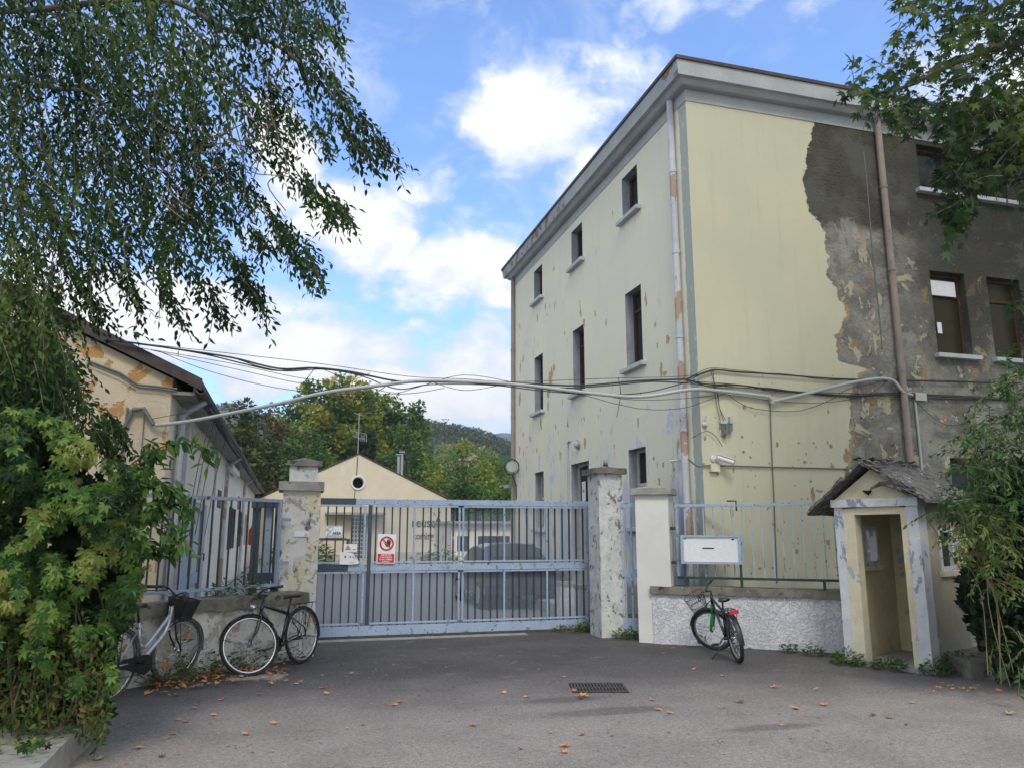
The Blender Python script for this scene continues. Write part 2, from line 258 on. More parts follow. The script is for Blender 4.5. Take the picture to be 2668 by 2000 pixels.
def asphalt_mat():
    m, nt, b = newmat('worn asphalt'); P = pos(nt)
    sep = nt.n('ShaderNodeSeparateXYZ'); nt.l(P, sep.inputs[0]); X, Y = sep.outputs[0], sep.outputs[1]
    agg = nt.noise(P, 120, 3, .8); med = nt.noise(P, 22, 5, .7); big = nt.noise(P, .8, 6, .6)
    a = nt.mix(nt.step(big, .35, .65), (.078, .072, .067), (.108, .099, .091))
    # paler towards the street: tree shade over the forecourt painted into the asphalt colour
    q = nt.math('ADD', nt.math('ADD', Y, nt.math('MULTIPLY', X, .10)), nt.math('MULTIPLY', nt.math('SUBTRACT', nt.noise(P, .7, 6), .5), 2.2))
    road = nt.step(q, 6.6, 10.2, inv=True)  # paler street side, outside the painted tree shade
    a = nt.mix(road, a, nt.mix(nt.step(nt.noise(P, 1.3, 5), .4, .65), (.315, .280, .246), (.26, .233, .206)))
    yard = nt.step(Y, 13.2, 15.0); a = nt.mix(nt.math('MULTIPLY', yard, .75), a, (.20, .195, .19))
    oil = nt.step(nt.noise(nt.vm('MULTIPLY', P, (1, 1.6, 1)), 1.9, 6, .66, .5), .60, .72); a = nt.mix(nt.math('MULTIPLY', oil, .35), a, (.05, .047, .044))
    wear = nt.step(nt.noise(nt.vm('ADD', P, (5, 9, 0)), 3.1, 7, .7, .3), .58, .66); a = nt.mix(nt.math('MULTIPLY', wear, .30), a, (.30, .275, .25))
    # dark damp patches
    for cx, cy, rx, ry in ((3.0, 7.15, .75, .17), (2.75, 7.75, .45, .16), (4.1, 6.2, .5, .12)):
        e = nt.vm('MULTIPLY', nt.vm('SUBTRACT', P, (cx, cy, 0)), (1/rx, 1/ry, 1))
        f = nt.step(nt.math('ADD', nt.vm('LENGTH', e), nt.math('MULTIPLY', nt.noise(P, 5, 5), .9)), 1.0, 1.6, inv=True)
        a = nt.mix(nt.math('MULTIPLY', f, .45), a, (.06, .055, .05))
    a = nt.mix(.6, a, nt.ramp(med, [(.28, .25), (.72, .75)]), 'OVERLAY'); a = nt.mix(.4, a, nt.ramp(nt.noise(P, 48, 3, .75), [(.34, .2), (.66, .8)]), 'OVERLAY')
    a = nt.mix(.75, a, nt.ramp(agg, [(.32, .12), (.5, .48), (.68, .9)]), 'OVERLAY')
    a = nt.mix(nt.step(nt.noise(P, 55, 2), .68, .71), a, (.34, .32, .28)); a = nt.mix(nt.step(nt.noise(nt.vm('ADD', P, (3, 3, 0)), 40, 2), .70, .73), a, (.03, .028, .026))
    cr = nt.n('ShaderNodeTexVoronoi', feature='DISTANCE_TO_EDGE'); nt.l(nt.vm('ADD', P, nt.vm('SCALE', nt.noise(P, 1.5, 5, .6, 0, 1))), cr.inputs['Vector']); cr.inputs['Scale'].default_value = .45
    ck = nt.math('MULTIPLY', nt.step(cr.outputs['Distance'], .0, .006, inv=True), nt.step(nt.noise(P, .5, 2), .5, .6)); a = nt.mix(nt.math('MULTIPLY', ck, .6), a, (.03, .03, .028))
    nt.put(b.inputs['Base Color'], a); b.inputs['Roughness'].default_value = .9; b.inputs['Specular IOR Level'].default_value = .25
    bp = nt.n('ShaderNodeBump'); bp.inputs['Strength'].default_value = .6; bp.inputs['Distance'].default_value = .006
    nt.l(nt.math('ADD', agg, nt.math('MULTIPLY', med, .7)), bp.inputs['Height']); nt.l(bp.outputs[0], b.inputs['Normal']); return m
def meshpanel_mat():
    m, nt, b = newmat('fine blue wire mesh'); P = pos(nt)
    sep = nt.n('ShaderNodeSeparateXYZ'); nt.l(P, sep.inputs[0])
    fx = nt.math('LESS_THAN', nt.math('FRACT', nt.math('MULTIPLY', sep.outputs[0], 62)), .30)
    fz = nt.math('LESS_THAN', nt.math('FRACT', nt.math('MULTIPLY', sep.outputs[2], 62)), .30)
    f = nt.math('MAXIMUM', fx, fz)
    b.inputs['Base Color'].default_value = (.30, .36, .46, 1); b.inputs['Roughness'].default_value = .5
    nt.put(b.inputs['Alpha'], nt.math('MULTIPLY', f, .62)); return m
def leaf_mat(name, cols, trans=.35, rough=.45, yellow=None):
    m, nt, b = newmat(name); at = nt.n('ShaderNodeAttribute'); at.attribute_name = 'rnd'
    n = len(cols); col = nt.ramp(at.outputs['Fac'], [(i/(n-1), c) for i, c in enumerate(cols)])
    nt.put(b.inputs['Base Color'], col); b.inputs['Roughness'].default_value = rough; b.inputs['Specular IOR Level'].default_value = .22
    tr = nt.n('ShaderNodeBsdfTranslucent'); nt.l(nt.mix(1, col, (1.25, 1.3, .6), 'MULTIPLY'), tr.inputs[0])
    mx = nt.n('ShaderNodeMixShader'); mx.inputs[0].default_value = trans
    out = [x for x in m.node_tree.nodes if x.type == 'OUTPUT_MATERIAL'][0]
    nt.l(b.outputs[0], mx.inputs[1]); nt.l(tr.outputs[0], mx.inputs[2]); nt.l(mx.outputs[0], out.inputs[0]); return m
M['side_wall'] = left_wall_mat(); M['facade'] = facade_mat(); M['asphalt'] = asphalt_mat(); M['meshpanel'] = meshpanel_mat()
M['leaf_hang'] = leaf_mat('hanging tree leaves', [(.010, .028, .009), (.022, .056, .014), (.045, .095, .021), (.10, .15, .035)], .30)
M['leaf_plane'] = leaf_mat('plane tree leaves', [(.010, .028, .008), (.022, .052, .012), (.05, .095, .02), (.12, .16, .03)], .30)
M['leaf_vine'] = leaf_mat('creeper leaves', [(.015, .042, .010), (.045, .11, .020), (.10, .19, .035), (.19, .28, .065), (.32, .26, .07)], .35, .35)
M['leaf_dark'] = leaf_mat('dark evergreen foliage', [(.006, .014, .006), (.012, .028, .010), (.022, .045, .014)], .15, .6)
M['leaf_shrub'] = leaf_mat('shrub leaves', [(.02, .06, .014), (.04, .11, .025), (.08, .17, .04), (.16, .20, .05)], .35, .4)
M['leaf_dry'] = leaf_mat('drying leaves', [(.10, .09, .03), (.22, .16, .05), (.14, .17, .04), (.30, .22, .08)], .3, .6)
M['weed'] = leaf_mat('weed leaves', [(.03, .08, .015), (.06, .14, .025), (.10, .19, .03)], .3, .5)
M['leaf_poplar'] = leaf_mat('autumn poplar leaves', [(.06, .11, .022), (.13, .20, .035), (.24, .27, .045), (.42, .34, .05)], .35, .5)
M['leaf_green'] = leaf_mat('mid green tree leaves', [(.03, .075, .02), (.065, .135, .032), (.12, .20, .04)], .3, .5)
M['leaf_yellow'] = leaf_mat('yellow green tree leaves', [(.08, .14, .025), (.16, .22, .038), (.32, .32, .05)], .35, .5)
M['leaf_olive'] = leaf_mat('dark olive tree leaves', [(.022, .038, .010), (.06, .078, .018), (.13, .13, .028)], .25, .5)
M['leaf_brown'] = leaf_mat('brownish tree leaves', [(.06, .045, .02), (.11, .08, .03), (.10, .10, .03)], .25, .6)
M['fallen'] = weather('fallen dry leaf', (.56, .24, .09), (.60, .32, .14), 9, [((.25, .12, .06), 12, .6, .1, ONE)], .8, .3, 60)
M['fallen2'] = weather('fallen pale leaf', (.45, .36, .17), (.30, .20, .10), 9, [], .8, .3, 60)
M['fallen3'] = weather('fallen brown leaf', (.20, .08, .045), (.13, .06, .035), 9, [], .8, .3, 60)

# ---------------------------------------------------------------- mesh helpers
class MB:
    """collects simple shapes, builds ONE mesh object"""
    def __init__(s): s.v = []; s.f = []; s.mi = []
    def add(s, vs, fs, mi=0):
        o = len(s.v); s.v += [tuple(v) for v in vs]; s.f += [tuple(i+o for i in f) for f in fs]; s.mi += [mi]*len(fs); return s
    def box(s, a, b, mi=0):
        x0, y0, z0 = [min(p, q) for p, q in zip(a, b)]; x1, y1, z1 = [max(p, q) for p, q in zip(a, b)]
        return s.add([(x0, y0, z0), (x1, y0, z0), (x1, y1, z0), (x0, y1, z0), (x0, y0, z1), (x1, y0, z1), (x1, y1, z1), (x0, y1, z1)],
                     [(0, 3, 2, 1), (4, 5, 6, 7), (0, 1, 5, 4), (1, 2, 6, 5), (2, 3, 7, 6), (3, 0, 4, 7)], mi)
    def obox(s, c, u, v, w, mi=0):
        c, u, v, w = Vector(c), Vector(u), Vector(v), Vector(w)
        vs = [c+a*u+b*v+d*w for d in (-1, 1) for a, b in ((-1, -1), (1, -1), (1, 1), (-1, 1))]
        return s.add(vs, [(0, 3, 2, 1), (4, 5, 6, 7), (0, 1, 5, 4), (1, 2, 6, 5), (2, 3, 7, 6), (3, 0, 4, 7)], mi)
    def tube(s, pts, r, n=8, mi=0, cap=True, closed=False):
        pts = [Vector(p) for p in pts]; m = len(pts); rs = r if isinstance(r, (list, tuple)) else [r]*m
        vs = []; prev = None
        for i, p in enumerate(pts):
            if closed: t = pts[(i+1) % m]-pts[i-1]
            else: t = pts[min(i+1, m-1)]-pts[max(i-1, 0)]
            t.normalize()
            if prev is None:
                a = Vector((0, 0, 1)) if abs(t.z) < .9 else Vector((1, 0, 0)); x = t.cross(a).normalized()
            else: x = (prev-t*prev.dot(t)).normalized()
            prev = x; y = t.cross(x)
            for k in range(n):
                an = 2*math.pi*k/n; vs.append(p+(x*math.cos(an)+y*math.sin(an))*rs[i])
        fs = []
        for i in range(m if closed else m-1):
            j = (i+1) % m
            for k in range(n): fs.append((i*n+k, i*n+(k+1) % n, j*n+(k+1) % n, j*n+k))
        if cap and not closed: fs += [tuple(range(n))[::-1], tuple((m-1)*n+k for k in range(n))]
        return s.add(vs, fs, mi)
    def poly(s, pts, mi=0): return s.add(pts, [tuple(range(len(pts)))], mi)
    def prism(s, pts2, fn, d0, d1, mi=0):
        n = len(pts2); vs = [fn(a, b, d0) for a, b in pts2]+[fn(a, b, d1) for a, b in pts2]
        return s.add(vs, [tuple(range(n))[::-1], tuple(range(n, 2*n))]+[(i, (i+1) % n, n+(i+1) % n, n+i) for i in range(n)], mi)
    def build(s, name, mats, parent=None, loc=None, smooth=False, bevel=0):
        me = bpy.data.meshes.new(name); me.from_pydata(s.v, [], s.f); me.update()
        mats = mats if isinstance(mats, (list, tuple)) else [mats]
        for mm in mats: me.materials.append(M[mm] if isinstance(mm, str) else mm)
        if len(mats) > 1: me.polygons.foreach_set('material_index', s.mi)
        bm = bmesh.new(); bm.from_mesh(me); bmesh.ops.recalc_face_normals(bm, faces=bm.faces)
        if bevel: bmesh.ops.bevel(bm, geom=[e for e in bm.edges if len(e.link_faces) == 2 and e.calc_face_angle(0) > .6], offset=bevel, segments=2, affect='EDGES', profile=.6)
        bm.to_mesh(me); bm.free()
        if smooth: me.polygons.foreach_set('use_smooth', [True]*len(me.polygons))
        o = bpy.data.objects.new(name, me); C.objects.link(o)
        if parent is not None: sub(o, parent)
        return o
def tag(o, label=None, cat=None, group=None, kind=None):
    if label: o['label'] = label
    if cat: o['category'] = cat
    if group: o['group'] = group
    if kind: o['kind'] = kind
    return o
def empty(name, label, cat, loc=(0, 0, 0), group=None):
    """an empty at the thing's base; its parts are built in world coordinates relative to loc"""
    o = bpy.data.objects.new(name, None); C.objects.link(o); o.location = loc; o.empty_display_size = .2
    return tag(o, label, cat, group)
def sub(o, parent):
    """parent while keeping world placement (parents are only translated)"""
    o.parent = parent
    w = Vector((0, 0, 0)); p = parent
    while p is not None: w += p.location; p = p.parent
    o.location = o.location-w; return o
def roughen(mb, amp, sc, seed=0):
    mb.v = [tuple(Vector(v)+mnoise.noise_vector(Vector(v)*sc+Vector((seed, 0, 0)))*amp) for v in mb.v]; return mb
def subdiv_box(a, b, step, amp, sc, seed=0, mb=None):
    """box with a grid of vertices pushed about a little, for worn masonry; continuous at edges because the noise is positional"""
    mb = mb or MB(); a = Vector(a); b = Vector(b); ax = [0, 1, 2]
    for d in ax:
        u, v = [k for k in ax if k != d]; nu = max(1, int(abs(b[u]-a[u])/step)); nv = max(1, int(abs(b[v]-a[v])/step))
        for side in (a[d], b[d]):
            vs = []
            for i in range(nu+1):
                for j in range(nv+1):
                    p = [0, 0, 0]; p[d] = side; p[u] = a[u]+(b[u]-a[u])*i/nu; p[v] = a[v]+(b[v]-a[v])*j/nv
                    q = Vector(p); vs.append(q+mnoise.noise_vector(q*sc+Vector((seed, 3, 1)))*amp)
            mb.add(vs, [(i*(nv+1)+j, (i+1)*(nv+1)+j, (i+1)*(nv+1)+j+1, i*(nv+1)+j+1) for i in range(nu) for j in range(nv)])
    return mb
def text_mesh(txt, size, org, u, v, mat, parent=None, name='lettering', extrude=.001, align='LEFT', width=None, sx=1.0):
    cu = bpy.data.curves.new(name, 'FONT'); cu.body = txt; cu.size = size; cu.extrude = extrude; cu.align_x = align; cu.resolution_u = 3
    if width: cu.offset = width
    t = bpy.data.objects.new(name, cu); dg = bpy.context.evaluated_depsgraph_get(); me = bpy.data.meshes.new_from_object(t); bpy.data.objects.remove(t)
    me.materials.clear(); me.materials.append(M[mat]); o = bpy.data.objects.new(name, me); C.objects.link(o)
    u = Vector(u).normalized(); v = Vector(v).normalized(); w = u.cross(v)
    mt = Matrix((u*sx, v, w)).transposed().to_4x4(); mt.translation = Vector(org); me.transform(mt)
    if parent is not None: sub(o, parent)
    return o
# ================================================================ THE SETTING
gm = MB(); gm.add([(-400, -60, 0), (400, -60, 0), (400, 500, 0), (-400, 500, 0)], [(0, 1, 2, 3)])
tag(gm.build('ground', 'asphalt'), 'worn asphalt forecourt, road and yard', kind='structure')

def holed(mb, o, u, win, w, h, holes, depth, mi=0, ri=1):
    """wall sheet with openings and their reveals"""
    o, u, win = Vector(o), Vector(u), Vector(win); us = sorted({0, w, *[x for q in holes for x in q[:2]]}); zs = sorted({0, h, *[x for q in holes for x in q[2:]]})
    p = lambda a, z, d=0: o+u*a+Vector((0, 0, z))+win*d
    for i in range(len(us)-1):
        for j in range(len(zs)-1):
            cu, cz = (us[i]+us[i+1])/2, (zs[j]+zs[j+1])/2
            if any(a < cu < b and c < cz < d for a, b, c, d in holes): continue
            mb.add([p(us[i], zs[j]), p(us[i+1], zs[j]), p(us[i+1], zs[j+1]), p(us[i], zs[j+1])], [(0, 1, 2, 3)], mi)
    for a, b, c, d in holes:
        for (s1, z1, s2, z2) in ((a, c, b, c), (b, c, b, d), (b, d, a, d), (a, d, a, c)):
            mb.add([p(s1, z1), p(s2, z2), p(s2, z2, depth), p(s1, z1, depth)], [(0, 1, 2, 3)], ri)
    return mb
def window(root, o, u, win, a, b, c, d, depth, wood='brown_wood', pane='pane', transom=None, mull=True, sill=True, fw=.06, sillw=.12, name='window', closed=1.0):
    """joinery set at the back of a reveal: window > pane, sill"""
    o, u, win = Vector(o), Vector(u), Vector(win); Z = Vector((0, 0, 1)); q = depth-.05
    P = lambda s, z, dd: o+u*s+Z*z+win*dd
    def bar(mb, s0, s1, z0, z1, d0, d1): mb.obox((P(s0, z0, d0)+P(s1, z1, d1))/2, u*(s1-s0)/2, win*(d1-d0)/2, Z*(z1-z0)/2)
    f = MB(); bar(f, a, a+fw, c, d, q, q+.06); bar(f, b-fw, b, c, d, q, q+.06); bar(f, a+fw, b-fw, d-fw, d, q, q+.06); bar(f, a+fw, b-fw, c, c+fw, q, q+.06)
    if mull: bar(f, (a+b)/2-.03, (a+b)/2+.03, c+fw, (transom or d)-.03 if transom else d-fw, q+.01, q+.05)
    if transom: bar(f, a+fw, b-fw, transom-.03, transom+.03, q+.005, q+.055)
    w = f.build(name, wood, root, bevel=.006)
    g_ = MB(); g_.add([P(a+.01, c+.01, q+.035), P(b-.01, c+.01, q+.035), P(b-.01, d-.01, q+.035), P(a+.01, d-.01, q+.035)], [(0, 1, 2, 3)]); g_.build('pane', pane, w)
    if sill:
        s_ = MB(); s_.obox((P(a-sillw, c-.07, -.10)+P(b+sillw, c+.003, .02))/2, u*(b-a+2*sillw)/2, win*.07, Z*.04); roughen(s_, .004, 5); s_.build('sill', 'sill', w, bevel=.008)
    return w

# ---------------------------------------------------------------- three-storey building
WX, WY = 6.27, 10.9
bld = empty('abandoned_building', 'three storey pale yellow building with peeling render, bare plaster patch and heavy grey cornice', 'building', (WX, WY, 0))
lh = []
for y in (12.90, 15.90, 18.90): lh += [(y-WY, y+.73-WY, 7.90, 8.82), (y-WY, y+.73-WY, 4.80, 6.34)]
door_h = (15.75-WY, 16.87-WY, .45, 3.21); g1 = (12.92-WY, 13.68-WY, 1.75, 3.22); g3 = (18.91-WY, 19.62-WY, 1.75, 3.22)
mb = holed(MB(), (WX, WY, 0), (0, 1, 0), (1, 0, 0), 10.7, 9.3, lh+[door_h, g1, g3], .22)
mb.add([(WX, WY+10.7, 0), (18, WY+10.7, 0), (18, WY+10.7, 9.3), (WX, WY+10.7, 9.3)], [(0, 1, 2, 3)]).build('side_wall', ['side_wall', 'reveal'], bld)
fh = []
for x in (11.15, 12.47): fh += [(x-WX, x+.80-WX, 8.0, 8.94), (x-WX, x+.80-WX, 4.82, 6.41), (x-WX, x+.80-WX, 1.6, 2.95)]
fm = holed(MB(), (WX, WY, 0), (1, 0, 0), (0, 1, 0), 12, 9.3, fh, .2)
fm.add([(18.27, WY, 0), (18.27, WY+10.7, 0), (18.27, WY+10.7, 9.3), (18.27, WY, 9.3)], [(0, 1, 2, 3)]); fm.build('front_wall', ['facade', 'facade'], bld)
for q in lh:
    big = q[3]-q[2] > 1.2
    window(bld, (WX, WY, 0), (0, 1, 0), (1, 0, 0), *q, .22, transom=q[3]-.38 if big else None, sillw=.13)
for q in (g1, g3): window(bld, (WX, WY, 0), (0, 1, 0), (1, 0, 0), *q, .22, wood='white_wood', transom=2.55, mull=False)
for i, q in enumerate(fh):
    top = q[2] > 7; mid = 4 < q[2] < 6
    w = window(bld, (WX, WY, 0), (1, 0, 0), (0, 1, 0), *q, .2, pane='pane_ochre' if mid else 'pane', transom=q[3]-.42 if mid else None, mull=False, sillw=.12 if not mid else .09)
    if mid and i < 3:
        b_ = MB(); b_.box((WX+q[0]+.07, WY+.12, 5.98), (WX+q[1]-.12, WY+.13, 6.27)); b_.build('blind', 'white_sign', w)
        b_ = MB(); b_.box((WX+q[0]+.17, WY+.12, 5.25), (WX+q[0]+.27, WY+.125, 5.46)); b_.build('paper', 'white_sign', w)
ib = MB(); ib.box((WX+.3, WY+.3, .3), (18, WY+10.4, 9.2)); ib.build('interior_darkness', 'unlit_dark', bld)
# cornice swept round the corners
prof = [(0.012, 9.03), (0.014, 9.25), (0.13, 9.25), (0.155, 9.268), (0.205, 9.333), (0.275, 9.336), (0.308, 9.59)]
prof2 = [(.30, 9.592), (.335, 9.592), (.335, 9.655), (0, 9.70)]
def sweep(mb, pr, matf):
    for k in range(len(pr)-1):
        (d0, z0), (d1, z1) = pr[k], pr[k+1]
        st = lambda d, z: [(12, WY+10.7+d, z), (WX-d, WY+10.7+d, z)]+[(WX-d, y, z) for y in (16.2, 11.35)]+[(WX-d, WY-d, z), (18.3, WY-d, z)]
        s0, s1 = st(d0, z0), st(d1, z1)
        for i in range(5): mb.add([s0[i], s0[i+1], s1[i+1], s1[i]], [(0, 1, 2, 3)], matf(k, i))
    return mb
sweep(MB(), prof, lambda k, i: 1 if (k == 5 and i in (1, 3)) else 0).build('cornice', ['cornice', 'cornice_rust'], bld)
r_ = sweep(MB(), prof2, lambda k, i: 0); r_.add([(WX, WY, 9.70), (18.3, WY, 9.70), (18.3, WY+10.7, 9.70), (WX, WY+10.7, 9.70)], [(0, 1, 2, 3)]); r_.build('roof', 'roof_dark', bld)
# plaster flakes that have come away
def flakes(name, items, fn, mat, seed, grow=1.0):
    r2 = random.Random(seed); mb = MB()
    for cx, cz, w, h in items:
        n = 22; w = max(w, .016)*grow; h = max(h, .016)*grow; ph = r2.random()*9; pts = []
        for k in range(n):
            a = 2*math.pi*k/n; r_ = .75+.55*mnoise.noise(Vector((math.cos(a)*1.4+ph, math.sin(a)*1.4, ph)))+r2.uniform(-.14, .14)
            pts.append(fn(cx+math.cos(a)*w*r_, cz+math.sin(a)*h*r_))
        c0 = fn(cx, cz); mb.add([c0]+pts, [(0, 1+k, 1+(k+1) % n) for k in range(n)])
    return mb.build(name, mat, bld)
M['under_ochre'] = weather('ochre undercoat', (.50, .38, .17), (.44, .33, .16), 6, [((.34, .27, .16), 8, .62, .03, ONE)], .95, .3)
M['under_tan'] = weather('tan undercoat', (.36, .26, .15), (.28, .21, .13), 6, [((.18, .16, .13), 8, .6, .03, ONE)], .95, .3)
SF = [(17.93,8.35,.06,.09),(16.09,6.65,.07,.15),(15.89,6.35,.08,.16),(15.21,6.39,.05,.12),(14.62,6.01,.04,.1),(12.7,5.96,.06,.18),(12.36,5.38,.07,.06),(12.3,4.98,.05,.07),(11.9,4.98,.10,.10),(12.18,4.52,.07,.2),(12.05,4.42,.10,.06),(18.65,7.54,.07,.12),(19.33,7.42,.08,.14),(21.03,7.63,.07,.12),(20.98,6.4,.10,.25),(20.7,6.59,.07,.18),(21.05,5.47,.17,.25),(18.25,5.58,.26,.3),(18.44,5.21,.2,.2),(18.0,5.72,.1,.14),(18.49,4.86,.08,.18),(19.12,4.48,.09,.18),(17.05,4.16,.06,.08),(19.45,3.81,.07,.12),(15.96,3.61,.1,.14),(21.06,3.97,.07,.15),(12.24,2.83,.05,.08),(12.42,2.55,.06,.1),(12.6,2.96,.05,.05),(11.84,2.71,.07,.05),(17.17,6.44,.05,.09),(14.13,8.29,.04,.07),(15.98,4.15,.04,.08),(20.06,4.18,.06,.12),(20.72,4.37,.06,.14),(16.54,5.48,.06,.07),(13.2,3.7,.05,.1),(17.6,3.5,.08,.12)]
r3 = random.Random(5)
SF += [(r3.uniform(17, 21.4), r3.uniform(3.3, 7.6), r3.uniform(.01, .05), r3.uniform(.02, .13)) for _ in range(30)]+[(r3.uniform(11.6, 21.4), r3.uniform(2.2, 4.6), r3.uniform(.008, .035), r3.uniform(.015, .09)) for _ in range(34)]
flakes('bare_flake_patches', SF, lambda a, z: (WX-.003, a, z), 'under_ochre', 3, .9)['kind'] = 'stuff'
FF = [(7.08,3.67,.05,.04),(8.7,3.66,.03,.05),(7.66,3.07,.05,.05),(8.08,3.11,.03,.02),(8.36,3.12,.03,.03),(8.64,3.14,.015,.03),(8.7,3.08,.04,.05),(7.02,2.93,.03,.03),(7.14,2.85,.03,.03),(8.16,2.79,.04,.04),(8.69,2.75,.05,.06),(9.0,2.92,.08,.14),(7.49,2.76,.015,.03),(6.82,2.63,.02,.05),(7.01,3.18,.03,.03),(6.29,2.72,.03,.03),(6.33,3.13,.03,.04),(8.25,2.49,.03,.03),(8.85,2.5,.12,.08),(8.27,2.26,.05,.13),(8.40,2.33,.09,.03),(6.75,1.95,.05,.1),(7.2,1.1,.04,.03),(8.5,1.5,.05,.06),(7.9,1.35,.04,.05),(8.9,1.8,.06,.05)]
FF += [(r3.uniform(6.5, 8.9), r3.uniform(.6, 4.3), r3.uniform(.008, .025), r3.uniform(.008, .03)) for _ in range(60)]
flakes('bare_spots', FF, lambda a, z: (a, WY-.003, z), 'under_tan', 4)['kind'] = 'stuff'
# door with upper panes, steps
w = window(bld, (WX, WY, 0), (0, 1, 0), (1, 0, 0), door_h[0], door_h[1], 2.28, 3.21, .22, wood='white_wood', mull=False, sill=False, name='door_light')
d_ = MB(); y0, y1 = door_h[0]+WY, door_h[1]+WY
for a, b in ((y0, (y0+y1)/2-.01), ((y0+y1)/2+.01, y1)):
    d_.box((WX+.17, a, .45), (WX+.21, b, 2.28))
    for k in range(5): yy = a+.08+k*(b-a-.16)/4.6; d_.box((WX+.155, yy, .6), (WX+.17, yy+.03, 2.2))
dd = d_.build('door', 'white_wood', bld, bevel=.004); h_ = MB(); h_.tube([(WX+.15, (y0+y1)/2+.05, 1.45), (WX+.10, (y0+y1)/2+.05, 1.45), (WX+.10, (y0+y1)/2+.17, 1.45)], .012); h_.build('handle', 'grey_metal', dd)
n_ = MB(); n_.box((WX+.155, y0+.62, 2.36), (WX+.160, y0+.85, 2.80)); nn = n_.build('notice', 'white_sign', dd); n_ = MB(); n_.box((WX+.150, y0+.70, 2.55), (WX+.154, y0+.76, 2.62)); n_.build('red_mark', 'red', nn)
s_ = MB(); s_.box((WX-.9, y0-.3, 0), (WX, y1+.3, .22)); s_.box((WX-.5, y0-.2, .22), (WX, y1+.2, .44)); roughen(s_, .01, 2).build('doorstep', 'conc', bld, bevel=.01)
# drainpipes
def downpipe(pts, mat, r=.055, rings=()):
    mb = MB(); mb.tube(pts, r, 12)
    for z in rings: mb.tube([(pts[0][0], pts[0][1], z-.03), (pts[0][0], pts[0][1], z+.03)], r*1.16, 12)
    mb.build('drainpipe', mat, bld, smooth=False)
downpipe([(WX-.075, 11.33, 9.25), (WX-.075, 11.33, .1)], 'pipe_white', .058, (7.9, 6.4, 4.9, 3.3, 2.15))
downpipe([(WX-.075, 21.52, 9.25), (WX-.075, 21.52, .1)], 'pipe_brown', .058, (7, 5, 3))
downpipe([(10.22, WY-.09, 9.25), (10.22, WY-.09, .1)], 'pipe_brown', .06, (7.9, 6.3, 4.45))
downpipe([(10.50, WY-.03, 3.95), (10.50, WY-.03, .1)], 'conduit', .022)
c_ = MB(); c_.tube([(9.92+.01*math.sin(k), WY-.006, 8.6-k*.42) for k in range(10)], .011, 6); c_.build('wall_cable', 'cable_grey', bld)

# ---------------------------------------------------------------- long single-storey building on the left
LX, LY = -1.78, 12.3
lb = empty('low_building', 'long single storey cream building with orange blistered gable and brown eaves', 'building', (LX, LY, 0))
gv = [(LX, LY, 0), (LX, LY, 3.92), (-6.0, LY, 5.87), (-10.4, LY, 3.92), (-10.4, LY, 0)]
m_ = MB(); m_.poly(gv); m_.build('gable_wall', 'old_cream', lb)
L = 33
sh = [(15.0-LY, 18.9-LY, .02, 2.25), (25.6-LY, 28.5-LY, 1.15, 2.45), (30.4-LY, 33.3-LY, 1.15, 2.45), (35.0-LY, 37.8-LY, 1.15, 2.45)]
m_ = holed(MB(), (LX, LY, 0), (0, 1, 0), (-1, 0, 0), L, 3.95, sh, .18); m_.build('side_wall', ['side_cream', 'side_cream'], lb)
ib = MB(); ib.box((LX-.2, LY+.2, 0), (-10.2, LY+L, 3.9)); ib.build('interior_darkness', 'unlit_dark', lb)
# yard door with blue grey frame
f = MB(); X0 = LX-.02
for a, b, c, d in ((15.0, 15.9, 0, 2.25), (18.4, 18.9, 0, 2.25), (15.9, 18.4, 2.1, 2.25), (15.9, 18.4, .62, .82), (16.75, 16.85, .82, 2.1), (16.75, 16.85, 0, .62)): f.box((X0-.05, a, c), (X0, b, d))
dr = f.build('yard_door', 'blue_paint', lb); f = MB(); f.box((X0-.09, 15.1, .02), (X0-.06, 18.8, 2.2)); f.build('door_panel', 'white_wood', dr); f = MB(); f.tube([(X0, 18.6, 1.2), (X0+.05, 18.6, 1.2), (X0+.05, 18.6, 1.05)], .015); f.build('handle', 'black', dr)
for k, (a, b) in enumerate(((25.6, 28.5), (30.4, 33.3), (35.0, 37.8))):
    f = MB(); 
    for y0_, y1_ in ((a, (a+b)/2-.03), ((a+b)/2+.03, b)):
        f.box((LX-.02, y0_, 1.15), (LX+.03, y0_+.07, 2.45)); f.box((LX-.02, y1_-.07, 1.15), (LX+.03, y1_, 2.45))
        for j in range(20): z = 1.2+j*.062; f.obox((LX+.005, (y0_+y1_)/2, z), (0, (y1_-y0_)/2-.07, 0), (.03, 0, -.02), (.003, 0, .005))
    s_ = f.build('shutter', 'shutter' if k < 2 else 'white_wood', lb)
for y, z in ((21.3, 2.75), (29.5, 2.95)):
    f = MB(); f.box((LX, y, z-.45), (LX+.02, y+.9, z)); w = f.build('window', 'brown_wood', lb); f = MB(); f.box((LX+.02, y+.08, z-.4), (LX+.024, y+.82, z-.05)); f.build('pane', 'pane', w)
